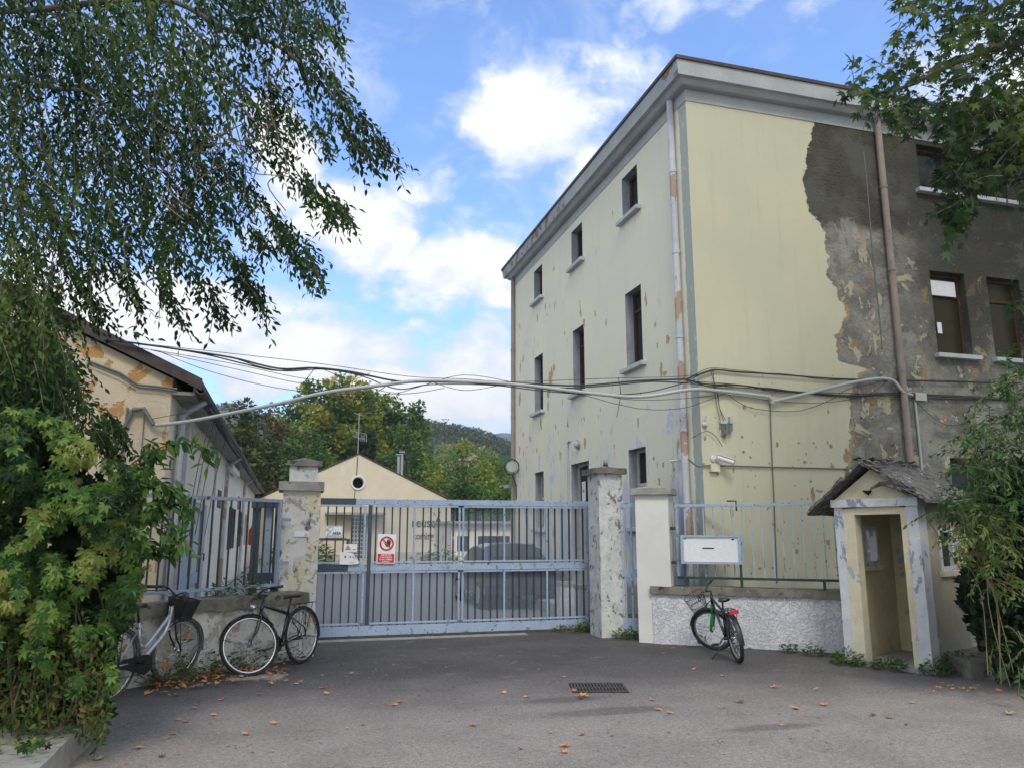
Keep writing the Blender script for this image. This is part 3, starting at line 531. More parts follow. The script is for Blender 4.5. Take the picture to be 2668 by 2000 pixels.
# roof: slab, verge, eaves box, gutter
def rp(x, z, y): return (x, y, z)
sl = (5.87-3.92)/(6.0-1.78)
f = MB(); e0, e1 = LY-.10, LY+L
for (xa, za, xb, zb) in ((LX+.42, 3.92-.42*sl+.08, -6.0, 5.97), (-6.0, 5.97, -10.8, 3.73)):
    f.add([(xa, e0, za), (xb, e0, zb), (xb, e1, zb), (xa, e1, za), (xa, e0, za+.10), (xb, e0, zb+.10), (xb, e1, zb+.10), (xa, e1, za+.10)], [(0, 1, 2, 3), (4, 5, 6, 7), (0, 1, 5, 4), (1, 2, 6, 5), (2, 3, 7, 6), (3, 0, 4, 7)])
rf = f.build('roof', 'tile_roof', lb)
f = MB(); f.add([(LX+.43, e0-.03, 3.92-.43*sl+.02), (-6.0, e0-.03, 5.90), (-6.0, e0-.03, 6.10), (LX+.43, e0-.03, 3.92-.43*sl+.20), (LX+.43, e0, 3.92-.43*sl+.02), (-6.0, e0, 5.90), (-6.0, e0, 6.10), (LX+.43, e0, 3.92-.43*sl+.20)], [(0, 1, 2, 3), (0, 1, 5, 4), (2, 3, 7, 6), (3, 0, 4, 7), (4, 5, 6, 7)]); f.build('verge_board', 'roof_dark', rf)
f = MB(); f.box((LX+.002, LY-.02, 3.68), (LX+.33, LY+L, 3.73)); f.box((LX+.30, LY-.02, 3.731), (LX+.335, LY+L, 3.80)); f.build('soffit', 'conc', lb)
f = MB()

f = MB()
gx, gz = LX+.42, 3.76
f.prism([(math.cos(a)*.07, math.sin(a)*.07) for a in [math.pi+i*math.pi/8 for i in range(9)]]+[(math.cos(a)*.055, math.sin(a)*.055) for a in [2*math.pi-i*math.pi/8 for i in range(9)]], lambda a, b, d: (gx+a, d, gz+b), LY-.1, LY+L); f.build('gutter', 'steel_old', lb)
for y in (12.9, 22.6, 31.5):
    f = MB(); f.tube([(LX+.42, y, 3.70), (LX+.1, y, 3.45), (LX+.1, y, .05)], .055, 10); f.build('drainpipe', 'pipe_white', lb)
f = MB(); pass
for y_, w_, d_ in ((13.05, .2, .1), (14.1, .12, .06), (20.0, .1, .05)): f = MB(); f.box((LX, y_, 0), (LX+d_, y_+w_, 3.60)); f.build('pilaster_strip', 'pipe_white', lb)
f = MB(); f.obox((LX+.12, 24.8, 3.5), (.08, 0, 0), (0, 1.6, 0), (0, 0, .08)); f.build('strip_light', 'white_metal', lb, bevel=.02)
f = MB()
for k in range(3): f.tube([(LX+.45+.03*k, LY+1+j*2.6, 3.66+.05*math.sin(j*1.9+k)+.02*k) for j in range(12)], .012, 5)
for y in (14.6, 15.2, 16.1, 18.0): f.tube([(LX+.36, y, 3.7), (LX+.2, y+.1, 2.9), (LX+.06, y+.15, 1.6)], .008, 5)
f.build('eave_cables', 'cable_grey', lb)
# little bracket and conduits on its gable
f = MB(); f.tube([(-2.28, LY-.05, 3.42), (-2.13, LY-.07, 3.44), (-1.97, LY-.09, 3.20)], .035, 8)
f.tube([(-2.28, LY-.05, 3.42), (-2.45, LY-.05, 2.9), (-2.62, LY-.05, 2.5)], .028, 8); f.tube([(-2.35, LY-.03, 3.45), (-2.38, LY-.03, 2.3)], .018, 6); f.tube([(-2.12, LY-.03, 3.4), (-2.1, LY-.03, 2.0)], .008, 6)
f.tube([(-2.95, LY-.03, 4.12), (-2.5, LY-.03, 3.96), (-2.25, LY-.04, 3.80), (-1.95, LY-.04, 3.78), (-1.7, LY-.05, 3.76)], .018, 6); f.tube([(-2.95, LY-.05, 4.08), (-2.5, LY-.05, 3.9), (-2.25, LY-.06, 3.76), (-1.95, LY-.06, 3.75), (-1.7, LY-.07, 3.72)], .010, 6)
f.build('gable_conduits', 'cable_grey', lb)

# ---------------------------------------------------------------- gabled house across the yard
GY = 43.4
gh = empty('gabled_house', 'cream gabled house across the yard with a round attic opening and graffiti', 'building', (3.6, GY, 0))
holes = [(3.30+1.6, 4.2+1.6, .25, 2.55)]
m_ = MB(); xs0, xs1, zk, pk = -1.6, 8.83, 3.42, (3.58, 5.93)
m_ = holed(m_, (xs0, GY, 0), (1, 0, 0), (0, 1, 0), xs1-xs0, zk, holes, .15)
# gable with a round hole
n = 28; cx, cz, r_ = 3.60, 4.36, .29
ring = [(cx+r_*math.cos(2*math.pi*k/n), cz+r_*math.sin(2*math.pi*k/n)) for k in range(n)]
def outer(a):
    dx, dz = math.cos(a), math.sin(a); best = 1e9
    for (x1, z1), (x2, z2) in (((xs0, zk), (xs1, zk)), ((xs1, zk), pk), (pk, (xs0, zk))):
        ex, ez = x2-x1, z2-z1; den = dx*ez-dz*ex
        if abs(den) < 1e-9: continue
        t = ((x1-cx)*ez-(z1-cz)*ex)/den; s = ((x1-cx)*dz-(z1-cz)*dx)/den
        if t > 0 and -1e-6 <= s <= 1+1e-6: best = min(best, t)
    return (cx+dx*best, cz+dz*best)
angs = sorted({round(2*math.pi*k/n, 6) for k in range(n)} | {round(math.atan2(z-cz, x-cx) % (2*math.pi), 6) for x, z in ((xs0, zk), (xs1, zk), pk)}); na = len(angs)
vs = [(cx+r_*math.cos(a), GY, cz+r_*math.sin(a)) for a in angs]+[(outer(a)[0], GY, outer(a)[1]) for a in angs]+[(cx+r_*math.cos(a), GY+.2, cz+r_*math.sin(a)) for a in angs]
m_.add(vs, [(i, (i+1) % na, na+(i+1) % na, na+i) for i in range(na)]+[(i, (i+1) % na, 2*na+(i+1) % na, 2*na+i) for i in range(na)])
m_.add([(xs1, GY, 0), (xs1, GY+18, 0), (xs1, GY+18, zk), (xs1, GY, zk), (xs0, GY, 0), (xs0, GY+18, 0), (xs0, GY+18, zk), (xs0, GY, zk)], [(0, 1, 2, 3), (4, 5, 6, 7)])
m_.build('wall', ['cream', 'cream'], gh)
m_ = MB(); m_.box((xs0+.3, GY+.25, 0), (xs1-.3, GY+17, 3.3)); m_.add([(2, GY+.3, 3.3), (6, GY+.3, 3.3), (4.2, GY+.3, 5.2), (3, GY+.3, 5.2)], [(0, 1, 2, 3)]); m_.build('interior_darkness', 'unlit_dark', gh)
m_ = MB(); m_.tube([(cx+.36*math.cos(2*math.pi*k/24), GY-.02, cz+.36*math.sin(2*math.pi*k/24)) for k in range(24)], .05, 6, closed=True); m_.build('round_frame', 'pillar_white', gh)
m_ = MB()
for (xa, za), (xb, zb) in (((xs0-.25, zk-.10), pk), (pk, (xs1+.25, zk-.10))):
    m_.add([(xa, GY-.06, za+.02), (xb, GY-.06, zb+.02), (xb, GY+18, zb+.02), (xa, GY+18, za+.02), (xa, GY-.06, za+.07), (xb, GY-.06, zb+.07), (xb, GY+18, zb+.07), (xa, GY+18, za+.07)], [(0, 1, 2, 3), (4, 5, 6, 7), (0, 1, 5, 4), (1, 2, 6, 5), (2, 3, 7, 6), (3, 0, 4, 7)])
rf = m_.build('roof', 'tile_roof', gh)
m_ = MB()
for x in (5.93, 6.12): m_.tube([(x, GY+1, 4.6), (x, GY+1, 6.15 if x > 6 else 6.0)], .085, 10); m_.tube([(x, GY+1, 6.2 if x > 6 else 6.05), (x, GY+1, 6.26 if x > 6 else 6.11)], .17, 10)
m_.build('flue', 'grey_metal', rf)
m_ = MB(); m_.box((.1, GY+3, 4.4), (.6, GY+3.4, 5.1)); m_.build('chimney', 'conc', rf)
m_ = MB(); m_.tube([(3.55, GY+.3, 5.8), (3.55, GY+.3, 8.3)], .025, 6)
for z, l in ((7.2, .45), (6.9, .35), (8.2, .3)): m_.tube([(3.55-l, GY+.3, z+.08), (3.55+l, GY+.3, z-.08)], .018, 5)
for k in range(4): m_.tube([(3.7+.1*k, GY+.3, 6.7), (3.7+.1*k, GY+.3, 7.1)], .014, 5)
m_.build('aerial', 'grey_metal', gh)
m_ = MB(); m_.tube([(3.52, GY-.03, 5.8), (3.5, GY-.03, 4.7)], .02, 5); m_.tube([(3.45, GY-.03, 4.0), (3.42, GY-.03, 3.3)], .015, 5); m_.build('wall_cable', 'brown_wood', gh)
# lattice door, canopy, plinth
f = MB()
for i in range(6): f.box((3.30+i*.17, GY+.02, .25), (3.36+i*.17, GY+.06, 2.55))
for j in range(11): f.box((3.30, GY+.061, .25+j*.22), (4.2, GY+.08, .31+j*.22))
f.build('lattice_door', 'white_wood', gh)
f = MB(); f.box((1.9, GY-.9, 2.62), (5.1, GY-.002, 2.74)); f.build('canopy', 'conc', gh)
f = MB(); f.box((4.6, GY-.25, 0), (xs1+.3, GY-.003, .62)); f.box((xs0, GY-.12, 0), (3.0, GY-.003, .5)); roughen(f, .02, 1).build('plinth', 'cream_low', gh)
t1 = text_mesh('reuse', .72, (6.62, GY-.01, 1.98), (1, 0, 0), (0, 0, 1), 'ink', gh, 'graffiti', sx=.85, width=.014)
t2 = text_mesh('coming soon', .56, (6.72, GY-.01, 1.30), (1, 0, 0), (0, 0, 1), 'ink', gh, 'graffiti', sx=.72, width=.012)
f = MB(); f.obox((8.02, GY-.012, 2.28), (.045, 0, -.02), (0, .004, 0), (.16, 0, .36)); f.obox((8.25, GY-.016, 2.20), (.045, 0, .03), (0, .004, 0), (-.14, 0, .34))
f.obox((8.18, GY-.02, 2.74), (.02, 0, 0), (0, .004, 0), (.06, 0, .12)); f.obox((7.9, GY-.02, 2.70), (.02, 0, 0), (0, .004, 0), (-.05, 0, .12)); f.build('graffiti', 'ink', gh)

# ---------------------------------------------------------------- flat-roofed shed
sd_ = empty('flat_roofed_shed', 'low pale flat roofed shed with dark windows beyond the gate', 'shed', (7.8, 34, 0))
f = holed(MB(), (6.95, 34, 0), (1, 0, 0), (0, 1, 0), 3.3, 2.05, [(.28, .78, .85, 1.52), (1.22, 2.7, .95, 1.52)], .12); f.box((6.95, 34.13, 0), (6.96, 38, 2.05)); f.box((10.25, 34, 0), (10.26, 38, 2.05)); f.build('wall', ['side_cream', 'reveal'], sd_)
f = MB(); f.box((6.8, 33.7, 2.052), (10.5, 38.2, 2.17)); f.build('roof', 'conc', sd_)
f = MB(); f.box((7.15, 34.10, .8), (7.8, 34.12, 1.6)); f.build('window', 'pane', sd_); f = MB(); f.box((8.1, 34.10, .9), (9.7, 34.12, 1.6)); f.build('window', 'pane', sd_)
f = MB(); f.tube([(9.9, 33.9, 2.05), (9.9, 33.93, .1)], .04, 8); f.build('drainpipe', 'brown_wood', sd_)
# ================================================================ GATE
GYY = 13.05
gt = empty('sliding_gate', 'wide blue grey sliding gate with dark bars and wire mesh between the pillars', 'gate', (.5, GYY, 0))
f = MB()
f.box((.20, GYY-.04, 2.11), (5.26, GYY+.04, 2.205)); f.box((.20, GYY-.04, 1.04), (5.15, GYY+.04, 1.15)); f.box((.20, GYY-.045, .03), (5.26, GYY+.045, .18)); f.box((5.15, GYY-.04, .18), (5.26, GYY+.04, 2.11))
fr = f.build('frame', 'blue_paint', gt, bevel=.006)
f = MB()
f.box((.20, GYY-.046, 2.105), (1.06, GYY-.0405, 2.21)); f.box((.20, GYY-.046, 1.035), (.97, GYY-.0405, 1.155)); f.box((1.27, GYY-.05, .2), (1.33, GYY+.0, 2.105)); f.box((.93, GYY-.05, 1.155), (.985, GYY+.0, 1.56)); f.box((.5, GYY-.05, 1.53), (.93, GYY-.01, 1.57)); f.build('repair_plates', 'dark_paint', gt, bevel=.003)
f = MB()
for z in (2.075, 1.165, 1.005, .205):
    for a, b in ((.22, 1.19), (1.34, 2.78), (2.88, 5.13)): f.box((a, GYY-.055, z), (b, GYY-.02, z+.028))
for z0, z1 in ((.233, 1.004), (1.193, 2.074)):
    for x in (1.20, 2.02, 2.785, 2.85, 3.575, 4.345, 5.105): f.box((x, GYY-.055, z0), (x+.032, GYY-.02, z1))
f.build('inner_frame', 'blue_paint', gt, bevel=.003)
bar_m = {}
for z0, z1, key in ((.18, 1.04, 'a'), (1.15, 2.11, 'b')):
    for mt in ('green_bar', 'blue_paint'):
        t = MB(); t.box((-.0105, -.02, z0), (.0105, .012, z1)); bar_m[key, mt] = t.build('bar', mt)
k = 0
for key in 'ab':
    x = .36
    while x < 5.12:
        if min(abs(x-c) for c in (1.22, 1.3, 2.03, 2.80, 2.86, 3.59, 4.36)) > .045:
            o = bar_m[key, 'green_bar' if k % 5 else 'green_bar'].copy(); C.objects.link(o); o.parent = gt; o.location = (x-.5+rnd.uniform(-.006, .006), .02, 0); k += 1
        x += .1305
for o in bar_m.values(): bpy.data.objects.remove(o)
for (a, b, c, d) in ((1.0, 2.76, 1.16, 2.09), (2.88, 5.12, 1.16, 2.09), (.25, 2.76, .22, 1.02), (2.88, 5.12, .22, 1.02)):
    f = MB(); f.add([(a, GYY+.042, c), (b, GYY+.042, c), (b, GYY+.042, d), (a, GYY+.042, d)], [(0, 1, 2, 3)]); f.build('mesh_panel', 'meshpanel', gt)
f = MB(); f.box((.0, GYY-.09, 0), (5.6, GYY+.06, .025)); tag(f.build('gate_track', 'steel_old'), 'rusty floor rail under the sliding gate', 'rail')
f = MB(); f.box((.2, GYY-.40, .001), (3.9, GYY-.20, .012)); roughen(f, .004, 3); tag(f.build('concrete_strip', 'conc'), 'thin pale concrete strip in front of the gate rail', 'strip')
# ---- signs hung on the gate
def sign(name, label, a, b, c, d, y, mat='white_sign', tilt=0.0, th=.004):
    o = empty(name, label, 'sign', (a, y, c)); mb = MB(); mb.box((a, y, c), (b, y+th, d)); p_ = mb.build('panel', mat, o, bevel=.0015); o.rotation_euler.y = tilt; return o
YS = GYY-.075
s1 = sign('surveillance_sign', 'pale sign with a camera drawing and the word AREA on the gate', .58, .86, 1.575, 1.765, YS)
f = MB(); y = YS-.002
for (a, b, c, d) in ((.585, .855, 1.755, 1.76), (.585, .855, 1.58, 1.585), (.585, .59, 1.585, 1.755), (.85, .855, 1.585, 1.755)): f.box((a, y-.001, c), (b, y, d))
f.build('border', 'grey_metal', s1)
f = MB(); f.tube([(.605+.0, y, 1.70), (.625, y, 1.735), (.68, y, 1.745), (.705, y, 1.725), (.70, y, 1.70), (.66, y, 1.685), (.62, y, 1.685)], .0035, 4, closed=True); f.tube([(.618+.018*math.cos(k), y-.001, 1.705+.018*math.sin(k)) for k in range(6)], .0035, 4, closed=True); f.tube([(.66, y, 1.685), (.665, y, 1.66), (.64, y, 1.645), (.615, y, 1.64), (.62, y, 1.625), (.645, y, 1.63)], .004, 4); f.build('camera_drawing', 'grey_metal', s1)
text_mesh('AREA', .062, (.70, y, 1.625), (1, 0, 0), (0, 0, 1), 'ink', s1, width=.0022, sx=.88); text_mesh('VIDEOSORVEGLIATA', .027, (.60, y, 1.594), (1, 0, 0), (0, 0, 1), 'ink', s1, sx=.98)
s2 = sign('no_entry_sign', 'white and red prohibition sign with a black hand, on the gate bars', 1.42, 1.715, 1.165, 1.635, YS, tilt=R(1.5))
f = MB(); f.box((1.432, y-.001, 1.18), (1.703, y, 1.32)); f.build('red_band', 'red', s2)
c0 = Vector((1.568, y-.001, 1.482)); n = 40
f = MB(); vs = []
for k in range(n): a = 2*math.pi*k/n; vs += [c0+Vector((.118*math.cos(a), 0, .118*math.sin(a))), c0+Vector((.088*math.cos(a), 0, .088*math.sin(a)))]
f.add(vs, [(2*k, 2*((k+1) % n), 2*((k+1) % n)+1, 2*k+1) for k in range(n)]); f.obox(c0+Vector((0, -.002, 0)), Vector((.07, 0, -.07)), (0, .0005, 0), Vector((.008, 0, .008))); f.build('prohibition_ring', 'red', s2)
f = MB(); hy = y-.0012
hp = [(-.036, .004), (-.030, .010), (-.012, -.010), (.000, .008), (.000, .050), (.008, .055), (.013, .050), (.014, .018), (.016, .062), (.024, .067), (.030, .061), (.029, .018), (.034, .060), (.042, .064), (.047, .057), (.043, .016), (.051, .045), (.058, .048), (.061, .042), (.054, -.010), (.050, -.035), (.030, -.045), (.005, -.045), (-.008, -.032)]
f.add([(c0.x+a*1.15, hy, c0.z+b*1.15) for a, b in hp], [tuple(range(len(hp)))]); bm_ = f.build('hand_symbol', 'ink', s2)
for i, (t, s_, z_) in enumerate((('VIETATO', .040, 1.285), ("L'ACCESSO", .037, 1.252), ('ai non addetti', .036, 1.220), ('ai lavori', .036, 1.188))):
    text_mesh(t, s_, (1.568, y-.002, z_), (1, 0, 0), (0, 0, 1), 'white_sign', s2, align='CENTER', width=.0008, sx=1.05)
s3 = sign('warning_sign', 'small grey sign with an amber warning triangle above the torn paper', .885, 1.095, 1.345, 1.475, YS, 'white_metal')
f = MB()
for sc, mt, dy in ((1, 'ink', 0), (.74, 'yellow_sign', -.001)):
    q = MB(); cx_, cz_ = .955, 1.408; q.add([(cx_-.046*sc, y-.0005+dy, cz_-.026*sc), (cx_+.046*sc, y-.0005+dy, cz_-.026*sc), (cx_, y-.0005+dy, cz_+.052*sc)], [(0, 1, 2)]); q.build('triangle', mt, s3)
f = MB(); f.box((.952, y-.003, 1.40), (.958, y-.0025, 1.43)); f.box((.952, y-.003, 1.388), (.958, y-.0025, 1.394)); f.box((1.03, y-.001, 1.385), (1.075, y-.0005, 1.393)); f.build('exclamation_mark', 'ink', s3)
s4 = empty('torn_paper', 'torn white paper notice with a peeling corner hanging on the gate', 'notice', (.83, YS, 1.15))
f = MB(); pp = [(.83, 1.155), (1.0, 1.148), (1.13, 1.165), (1.135, 1.20), (1.10, 1.235), (1.045, 1.30), (1.02, 1.335), (.93, 1.342), (.832, 1.35)]
f.add([(a, YS-.002-.012*max(0, a-1.0)/.13, b) for a, b in pp], [tuple(range(len(pp)))]); f.build('sheet', 'white_sign', s4)
f = MB(); f.add([(1.03, YS-.004, 1.335), (1.10, YS-.03, 1.235), (1.045, YS-.035, 1.285)], [(0, 1, 2)]); f.build('curled_corner', 'white_metal', s4)
text_mesh('R', .055, (.985, YS-.0045, 1.255), (1, 0, 0), (0, 0, 1), 'ink', s4, width=.002); text_mesh('e', .05, (1.022, YS-.0065, 1.253), (1, 0, 0), (0, 0, 1), 'ink', s4, width=.001)
f = MB(); f.add([(.905, YS-.003, 1.255), (.937, YS-.003, 1.255), (.922, YS-.003, 1.27), (.937, YS-.003, 1.29), (.905, YS-.003, 1.29)], [(0, 1, 2, 3, 4)]); f.build('print', 'blue_ink', s4)
f = MB(); f.box((.85, YS-.0035, 1.226), (.93, YS-.003, 1.229)); f.box((.99, YS-.009, 1.19), (1.09, YS-.0085, 1.193)); f.box((.99, YS-.009, 1.177), (1.08, YS-.0085, 1.180)); f.build('print_lines', 'grey_metal', s4)

# ================================================================ PILLARS
pl = empty('gate_pillar', 'flaking yellow and white gate pillar with a two stage dark cap, left of the gate', 'pillar', (.15, 11.6, 0))
subdiv_box((-.085, 11.30, 0), (.425, 11.85, 2.24), .05, .007, 6).build('shaft', 'pillar_old', pl, smooth=False)
subdiv_box((-.15, 11.235, 2.235), (.47, 11.92, 2.36), .05, .010, 7).build('cap_slab', 'conc', pl)
subdiv_box((-.015, 11.36, 2.35), (.375, 11.79, 2.60), .05, .008, 7).build('upper_block', 'pillar_black', pl)
u_ = subdiv_box((-.055, 11.31, 2.585), (.43, 11.84, 2.655), .05, .012, 7); u_.add([(-.04, 11.33, 2.65), (.41, 11.33, 2.65), (.41, 11.82, 2.65), (-.04, 11.82, 2.65), (.19, 11.57, 2.72)], [(0, 1, 4), (1, 2, 4), (2, 3, 4), (3, 0, 4)]); u_.build('top_slab', 'conc_dark', pl)
s5 = empty('small_warning_plate', 'small white plate with a yellow triangle fixed on the left gate pillar', 'sign', (.10, 11.28, 1.6))
f = MB(); f.box((.09, 11.278, 1.60), (.285, 11.284, 1.675)); f.build('panel', 'white_sign', s5); f = MB(); f.add([(.225, 11.276, 1.61), (.275, 11.276, 1.61), (.25, 11.276, 1.655)], [(0, 1, 2)]); f.build('triangle', 'yellow_sign', s5)
pr = empty('gate_pillar', 'black stained limewashed pillar with dark stone cap, right of the sliding gate', 'pillar', (5.1, 12.1, 0))
subdiv_box((4.915, 11.93, 0), (5.335, 12.42, 2.63), .05, .007, 5).build('shaft', 'pillar_black', pr)
u_ = subdiv_box((4.84, 11.85, 2.62), (5.40, 12.50, 2.71), .05, .012, 7); u_.add([(4.86, 11.87, 2.70), (5.38, 11.87, 2.70), (5.38, 12.48, 2.70), (4.86, 12.48, 2.70), (5.12, 12.2, 2.77)], [(0, 1, 4), (1, 2, 4), (2, 3, 4), (3, 0, 4)]); u_.build('cap', 'conc_dark', pr)
bc = empty('warning_beacon', 'small flashing beacon on the cap of the stained pillar', 'lamp', (5.16, 12.2, 2.77))
f = MB(); f.tube([(5.16, 12.2, 2.75), (5.16, 12.2, 2.79)], .045, 12); f.build('base', 'black', bc); f = MB(); f.tube([(5.16, 12.2, 2.79), (5.16, 12.2, 2.87), (5.16, 12.2, 2.885)], [.038, .038, .025], 12); f.build('lens', 'pipe_white', bc, smooth=True)
# white square pillar, turned to face the forecourt like the low wall on its right
PA = Vector((5.30, 11.30, 0)); e = Vector((.786, -.618, 0)); nn_ = Vector((.618, .786, 0))
pw = empty('white_pillar', 'smooth white square pillar with grey stone cap beside the pedestrian gate', 'pillar', tuple(PA))
def rot_obj(mb, org, ex, ey):
    mb.v = [tuple(Vector(org)+Vector(ex)*v[0]+Vector(ey)*v[1]+Vector((0, 0, 1))*v[2]) for v in mb.v]; return mb
rot_obj(subdiv_box((-.03, -.0, 0), (.49, .44, 2.26), .06, .004, 3), PA, e, nn_).build('shaft', 'pillar_white', pw)
u_ = subdiv_box((-.09, -.07, 2.245), (.55, .52, 2.345), .06, .007, 6); u_.add([(-.07, -.05, 2.34), (.53, -.05, 2.34), (.53, .50, 2.34), (-.07, .50, 2.34), (.23, .22, 2.41)], [(0, 1, 4), (1, 2, 4), (2, 3, 4), (3, 0, 4)]); rot_obj(u_, PA, e, nn_).build('cap', 'conc', pw)
# pedestrian gate between
pg = empty('pedestrian_gate', 'narrow blue pedestrian gate between the stained pillar and the white pillar', 'gate', (5.35, 11.9, 0))
A_, B_ = Vector((5.27, 11.97, 0)), Vector((5.62, 11.70, 0)); eu = (B_-A_).normalized(); ev = Vector((-eu.y, eu.x, 0)); L_ = 1.0
f = MB(); bx = lambda mb, s0, s1, z0, z1, t=.02: mb.obox(A_+eu*(s0+s1)/2+Vector((0, 0, (z0+z1)/2)), eu*(s1-s0)/2, ev*t, Vector((0, 0, (z1-z0)/2)))
bx(f, 0, .05, .06, 2.14); bx(f, L_-.05, L_, .06, 2.14); bx(f, .05, L_-.05, 2.06, 2.14); bx(f, .05, L_-.05, .95, 1.07); bx(f, .05, L_-.05, .06, .30); f.build('frame', 'blue_paint', pg)
for k in range(8):
    f = MB(); s = .085+k*.107
    for z0, z1 in ((.30, .95), (1.07, 2.06)): bx(f, s, s+.03, z0, z1, .012)
    f.build('bar', 'blue_paint', pg)

# ================================================================ LOW WALLS AND RAILINGS
def low_wall(name, label, A, ex, ey, s0, s1, mat, copmat, z1=.74, hz=.115, thick=.32, amp=.012, cop=.08, crough=.018):
    o = empty(name, label, 'wall', tuple(A)); m1 = rot_obj(subdiv_box((s0, -.02, -.02), (s1, thick, z1), .05, amp, 5), A, ex, ey); m1.build('wall_body', mat, o)
    m2 = rot_obj(subdiv_box((s0-.02, -cop, z1-.005), (s1+.02, thick+cop, z1+hz), .05, crough, 3.5, 4), A, ex, ey); m2.build('coping', copmat, o); return o
def railing(name, label, A, ex, ey, s0, s1, d, z0, z1, spacing, barmat, railtop, railbot, flat, brackets=()):
    o = empty(name, label, 'railing', tuple(A)); Z = Vector((0, 0, 1)); P_ = lambda s, dd, z: Vector(A)+ex*s+ey*dd+Z*z
    f = MB(); f.obox(P_((s0+s1)/2, d, z1-.02), ex*(s1-s0)/2, ey*.022, Z*.022); f.build('top_rail', railtop, o, bevel=.003)
    f = MB(); f.obox(P_((s0+s1)/2, d, z0+.018), ex*(s1-s0)/2, ey*.02, Z*.018); f.build('bottom_rail', railbot, o, bevel=.003)
    for s in (s0+.02, s1-.02): f = MB(); f.obox(P_(s, d, (z0+z1)/2), ex*.02, ey*.022, Z*((z1-z0)/2-.04)); f.build('post', 'pale_bar', o)
    s = s0+spacing
    while s < s1-.05:
        f = MB(); f.obox(P_(s, d, (z0+z1)/2), ex*(.006 if flat else .009), ey*(.013 if flat else .009), Z*((z1-z0)/2-.036)); f.build('bar', barmat, o); s += spacing
    for s in brackets: f = MB(); f.obox(P_(s, d, z0-.06), ex*.02, ey*.012, Z*.075); f.build('foot', 'green_bar', o)
    return o
# left wing: A at the pillar, running away to the left and towards the street
AL = Vector((.16, 11.10, 0)); eL = Vector((-.755, -.656, 0)); nL = Vector((-.656, .755, 0))
low_wall('low_wall', 'flaking white and pink low wall with thick mossy coping behind the two left bicycles', AL, eL, nL, -.12, 5.2, 'flaky_wall', 'conc_dark', z1=.73, hz=.13, cop=.10, crough=.028)
rl = railing('railing', 'pale blue and green railing on the low wall left of the gate', AL, eL, nL, .18, 4.6, .19, .95, 2.10, .135, 'green_bar', 'pale_bar', 'pale_bar', True, (.6, 1.7, 2.8, 3.9))
f = MB()
for z in (1.25, 1.83): f.obox(AL+eL*.10+nL*.19+Vector((0, 0, z)), eL*.09, nL*.015, (0, 0, .022))
f.build('bracket', 'pale_bar', rl)
# grey gate leaf parked behind the left railing
pk_ = empty('parked_gate_leaf', 'dark blue grey folded gate leaf standing behind the left railing', 'gate', (-.6, 12.4, 0))
for i, (x, y_, w_) in enumerate(((-.52, 12.35, .12), (-.36, 12.42, .12), (-.20, 12.5, .12))):
    f = MB(); f.box((x, y_, .08), (x+w_, y_+.03, 2.16)); f.build('panel', 'dark_paint' if i != 1 else 'blue_paint', pk_)
for z_ in (2.02, .95): f = MB(); f.box((-.54, 12.30, z_), (.0, 12.34, z_+.12)); f.build('crossbar', 'dark_paint', pk_)
# right wing
AR = Vector((5.44, 11.19, 0)); eR = Vector((.786, -.618, 0)); nR = Vector((.618, .786, 0))
low_wall('low_wall', 'rough white rendered low wall with dark coping behind the green forked bicycle', AR, eR, nR, .02, 3.10, 'rough_white', 'conc_dark', z1=.745, hz=.10, cop=.07, crough=.012, amp=.004)
rr = railing('railing', 'blue topped green footed railing on the rough white low wall', AR, eR, nR, .40, 3.1, .12, .96, 2.09, .143, 'blue_paint', 'blue_paint', 'green_bar', False, (.55, 1.35, 2.5))
f = MB()
for z in (1.20, 1.72): f.obox(AR+eR*.30+nR*.12+Vector((0, 0, z)), eR*.10, nR*.015, (0, 0, .025))
f.tube([AR+eR*1.33+nR*.12+Vector((0, 0, 1.98)), AR+eR*1.33+nR*.10+Vector((0, 0, 2.13)), AR+eR*1.20+nR*.10+Vector((0, 0, 2.13))], .013, 6); f.build('bracket', 'green_bar', rr)
lbx = empty('letter_plate_board', 'blank white board with a small black slot, in a blue frame on two green posts', 'board', tuple(AR+eR*.95))
Pb = lambda s, d, z: AR+eR*s+nR*d+Vector((0, 0, z))
f = MB(); f.obox(Pb(.935, -.0, 1.405), eR*.405, nR*.015, (0, 0, .185)); f.build('panel', 'white_sign', lbx, bevel=.003)
f = MB()
for (a, b, z0, z1) in ((.49, .53, 1.19, 1.62), (1.34, 1.38, 1.19, 1.62), (.53, 1.34, 1.585, 1.62), (.53, 1.34, 1.19, 1.215)): f.obox(Pb((a+b)/2, -.012, (z0+z1)/2), eR*(b-a)/2, nR*.022, (0, 0, (z1-z0)/2))
f.build('frame', 'blue_paint', lbx)
f = MB(); f.obox(Pb(.90, -.018, 1.425), eR*.085, nR*.003, (0, 0, .008)); f.obox(Pb(.56, -.018, 1.565), eR*.012, nR*.003, (0, 0, .008)); f.obox(Pb(1.27, -.018, 1.555), eR*.02, nR*.003, (0, 0, .008)); f.build('slot', 'ink', lbx)
for s in (.535, 1.36): f = MB(); f.obox(Pb(s, .0, 1.02), eR*.018, nR*.012, (0, 0, .175)); f.build('post', 'green_bar', lbx)

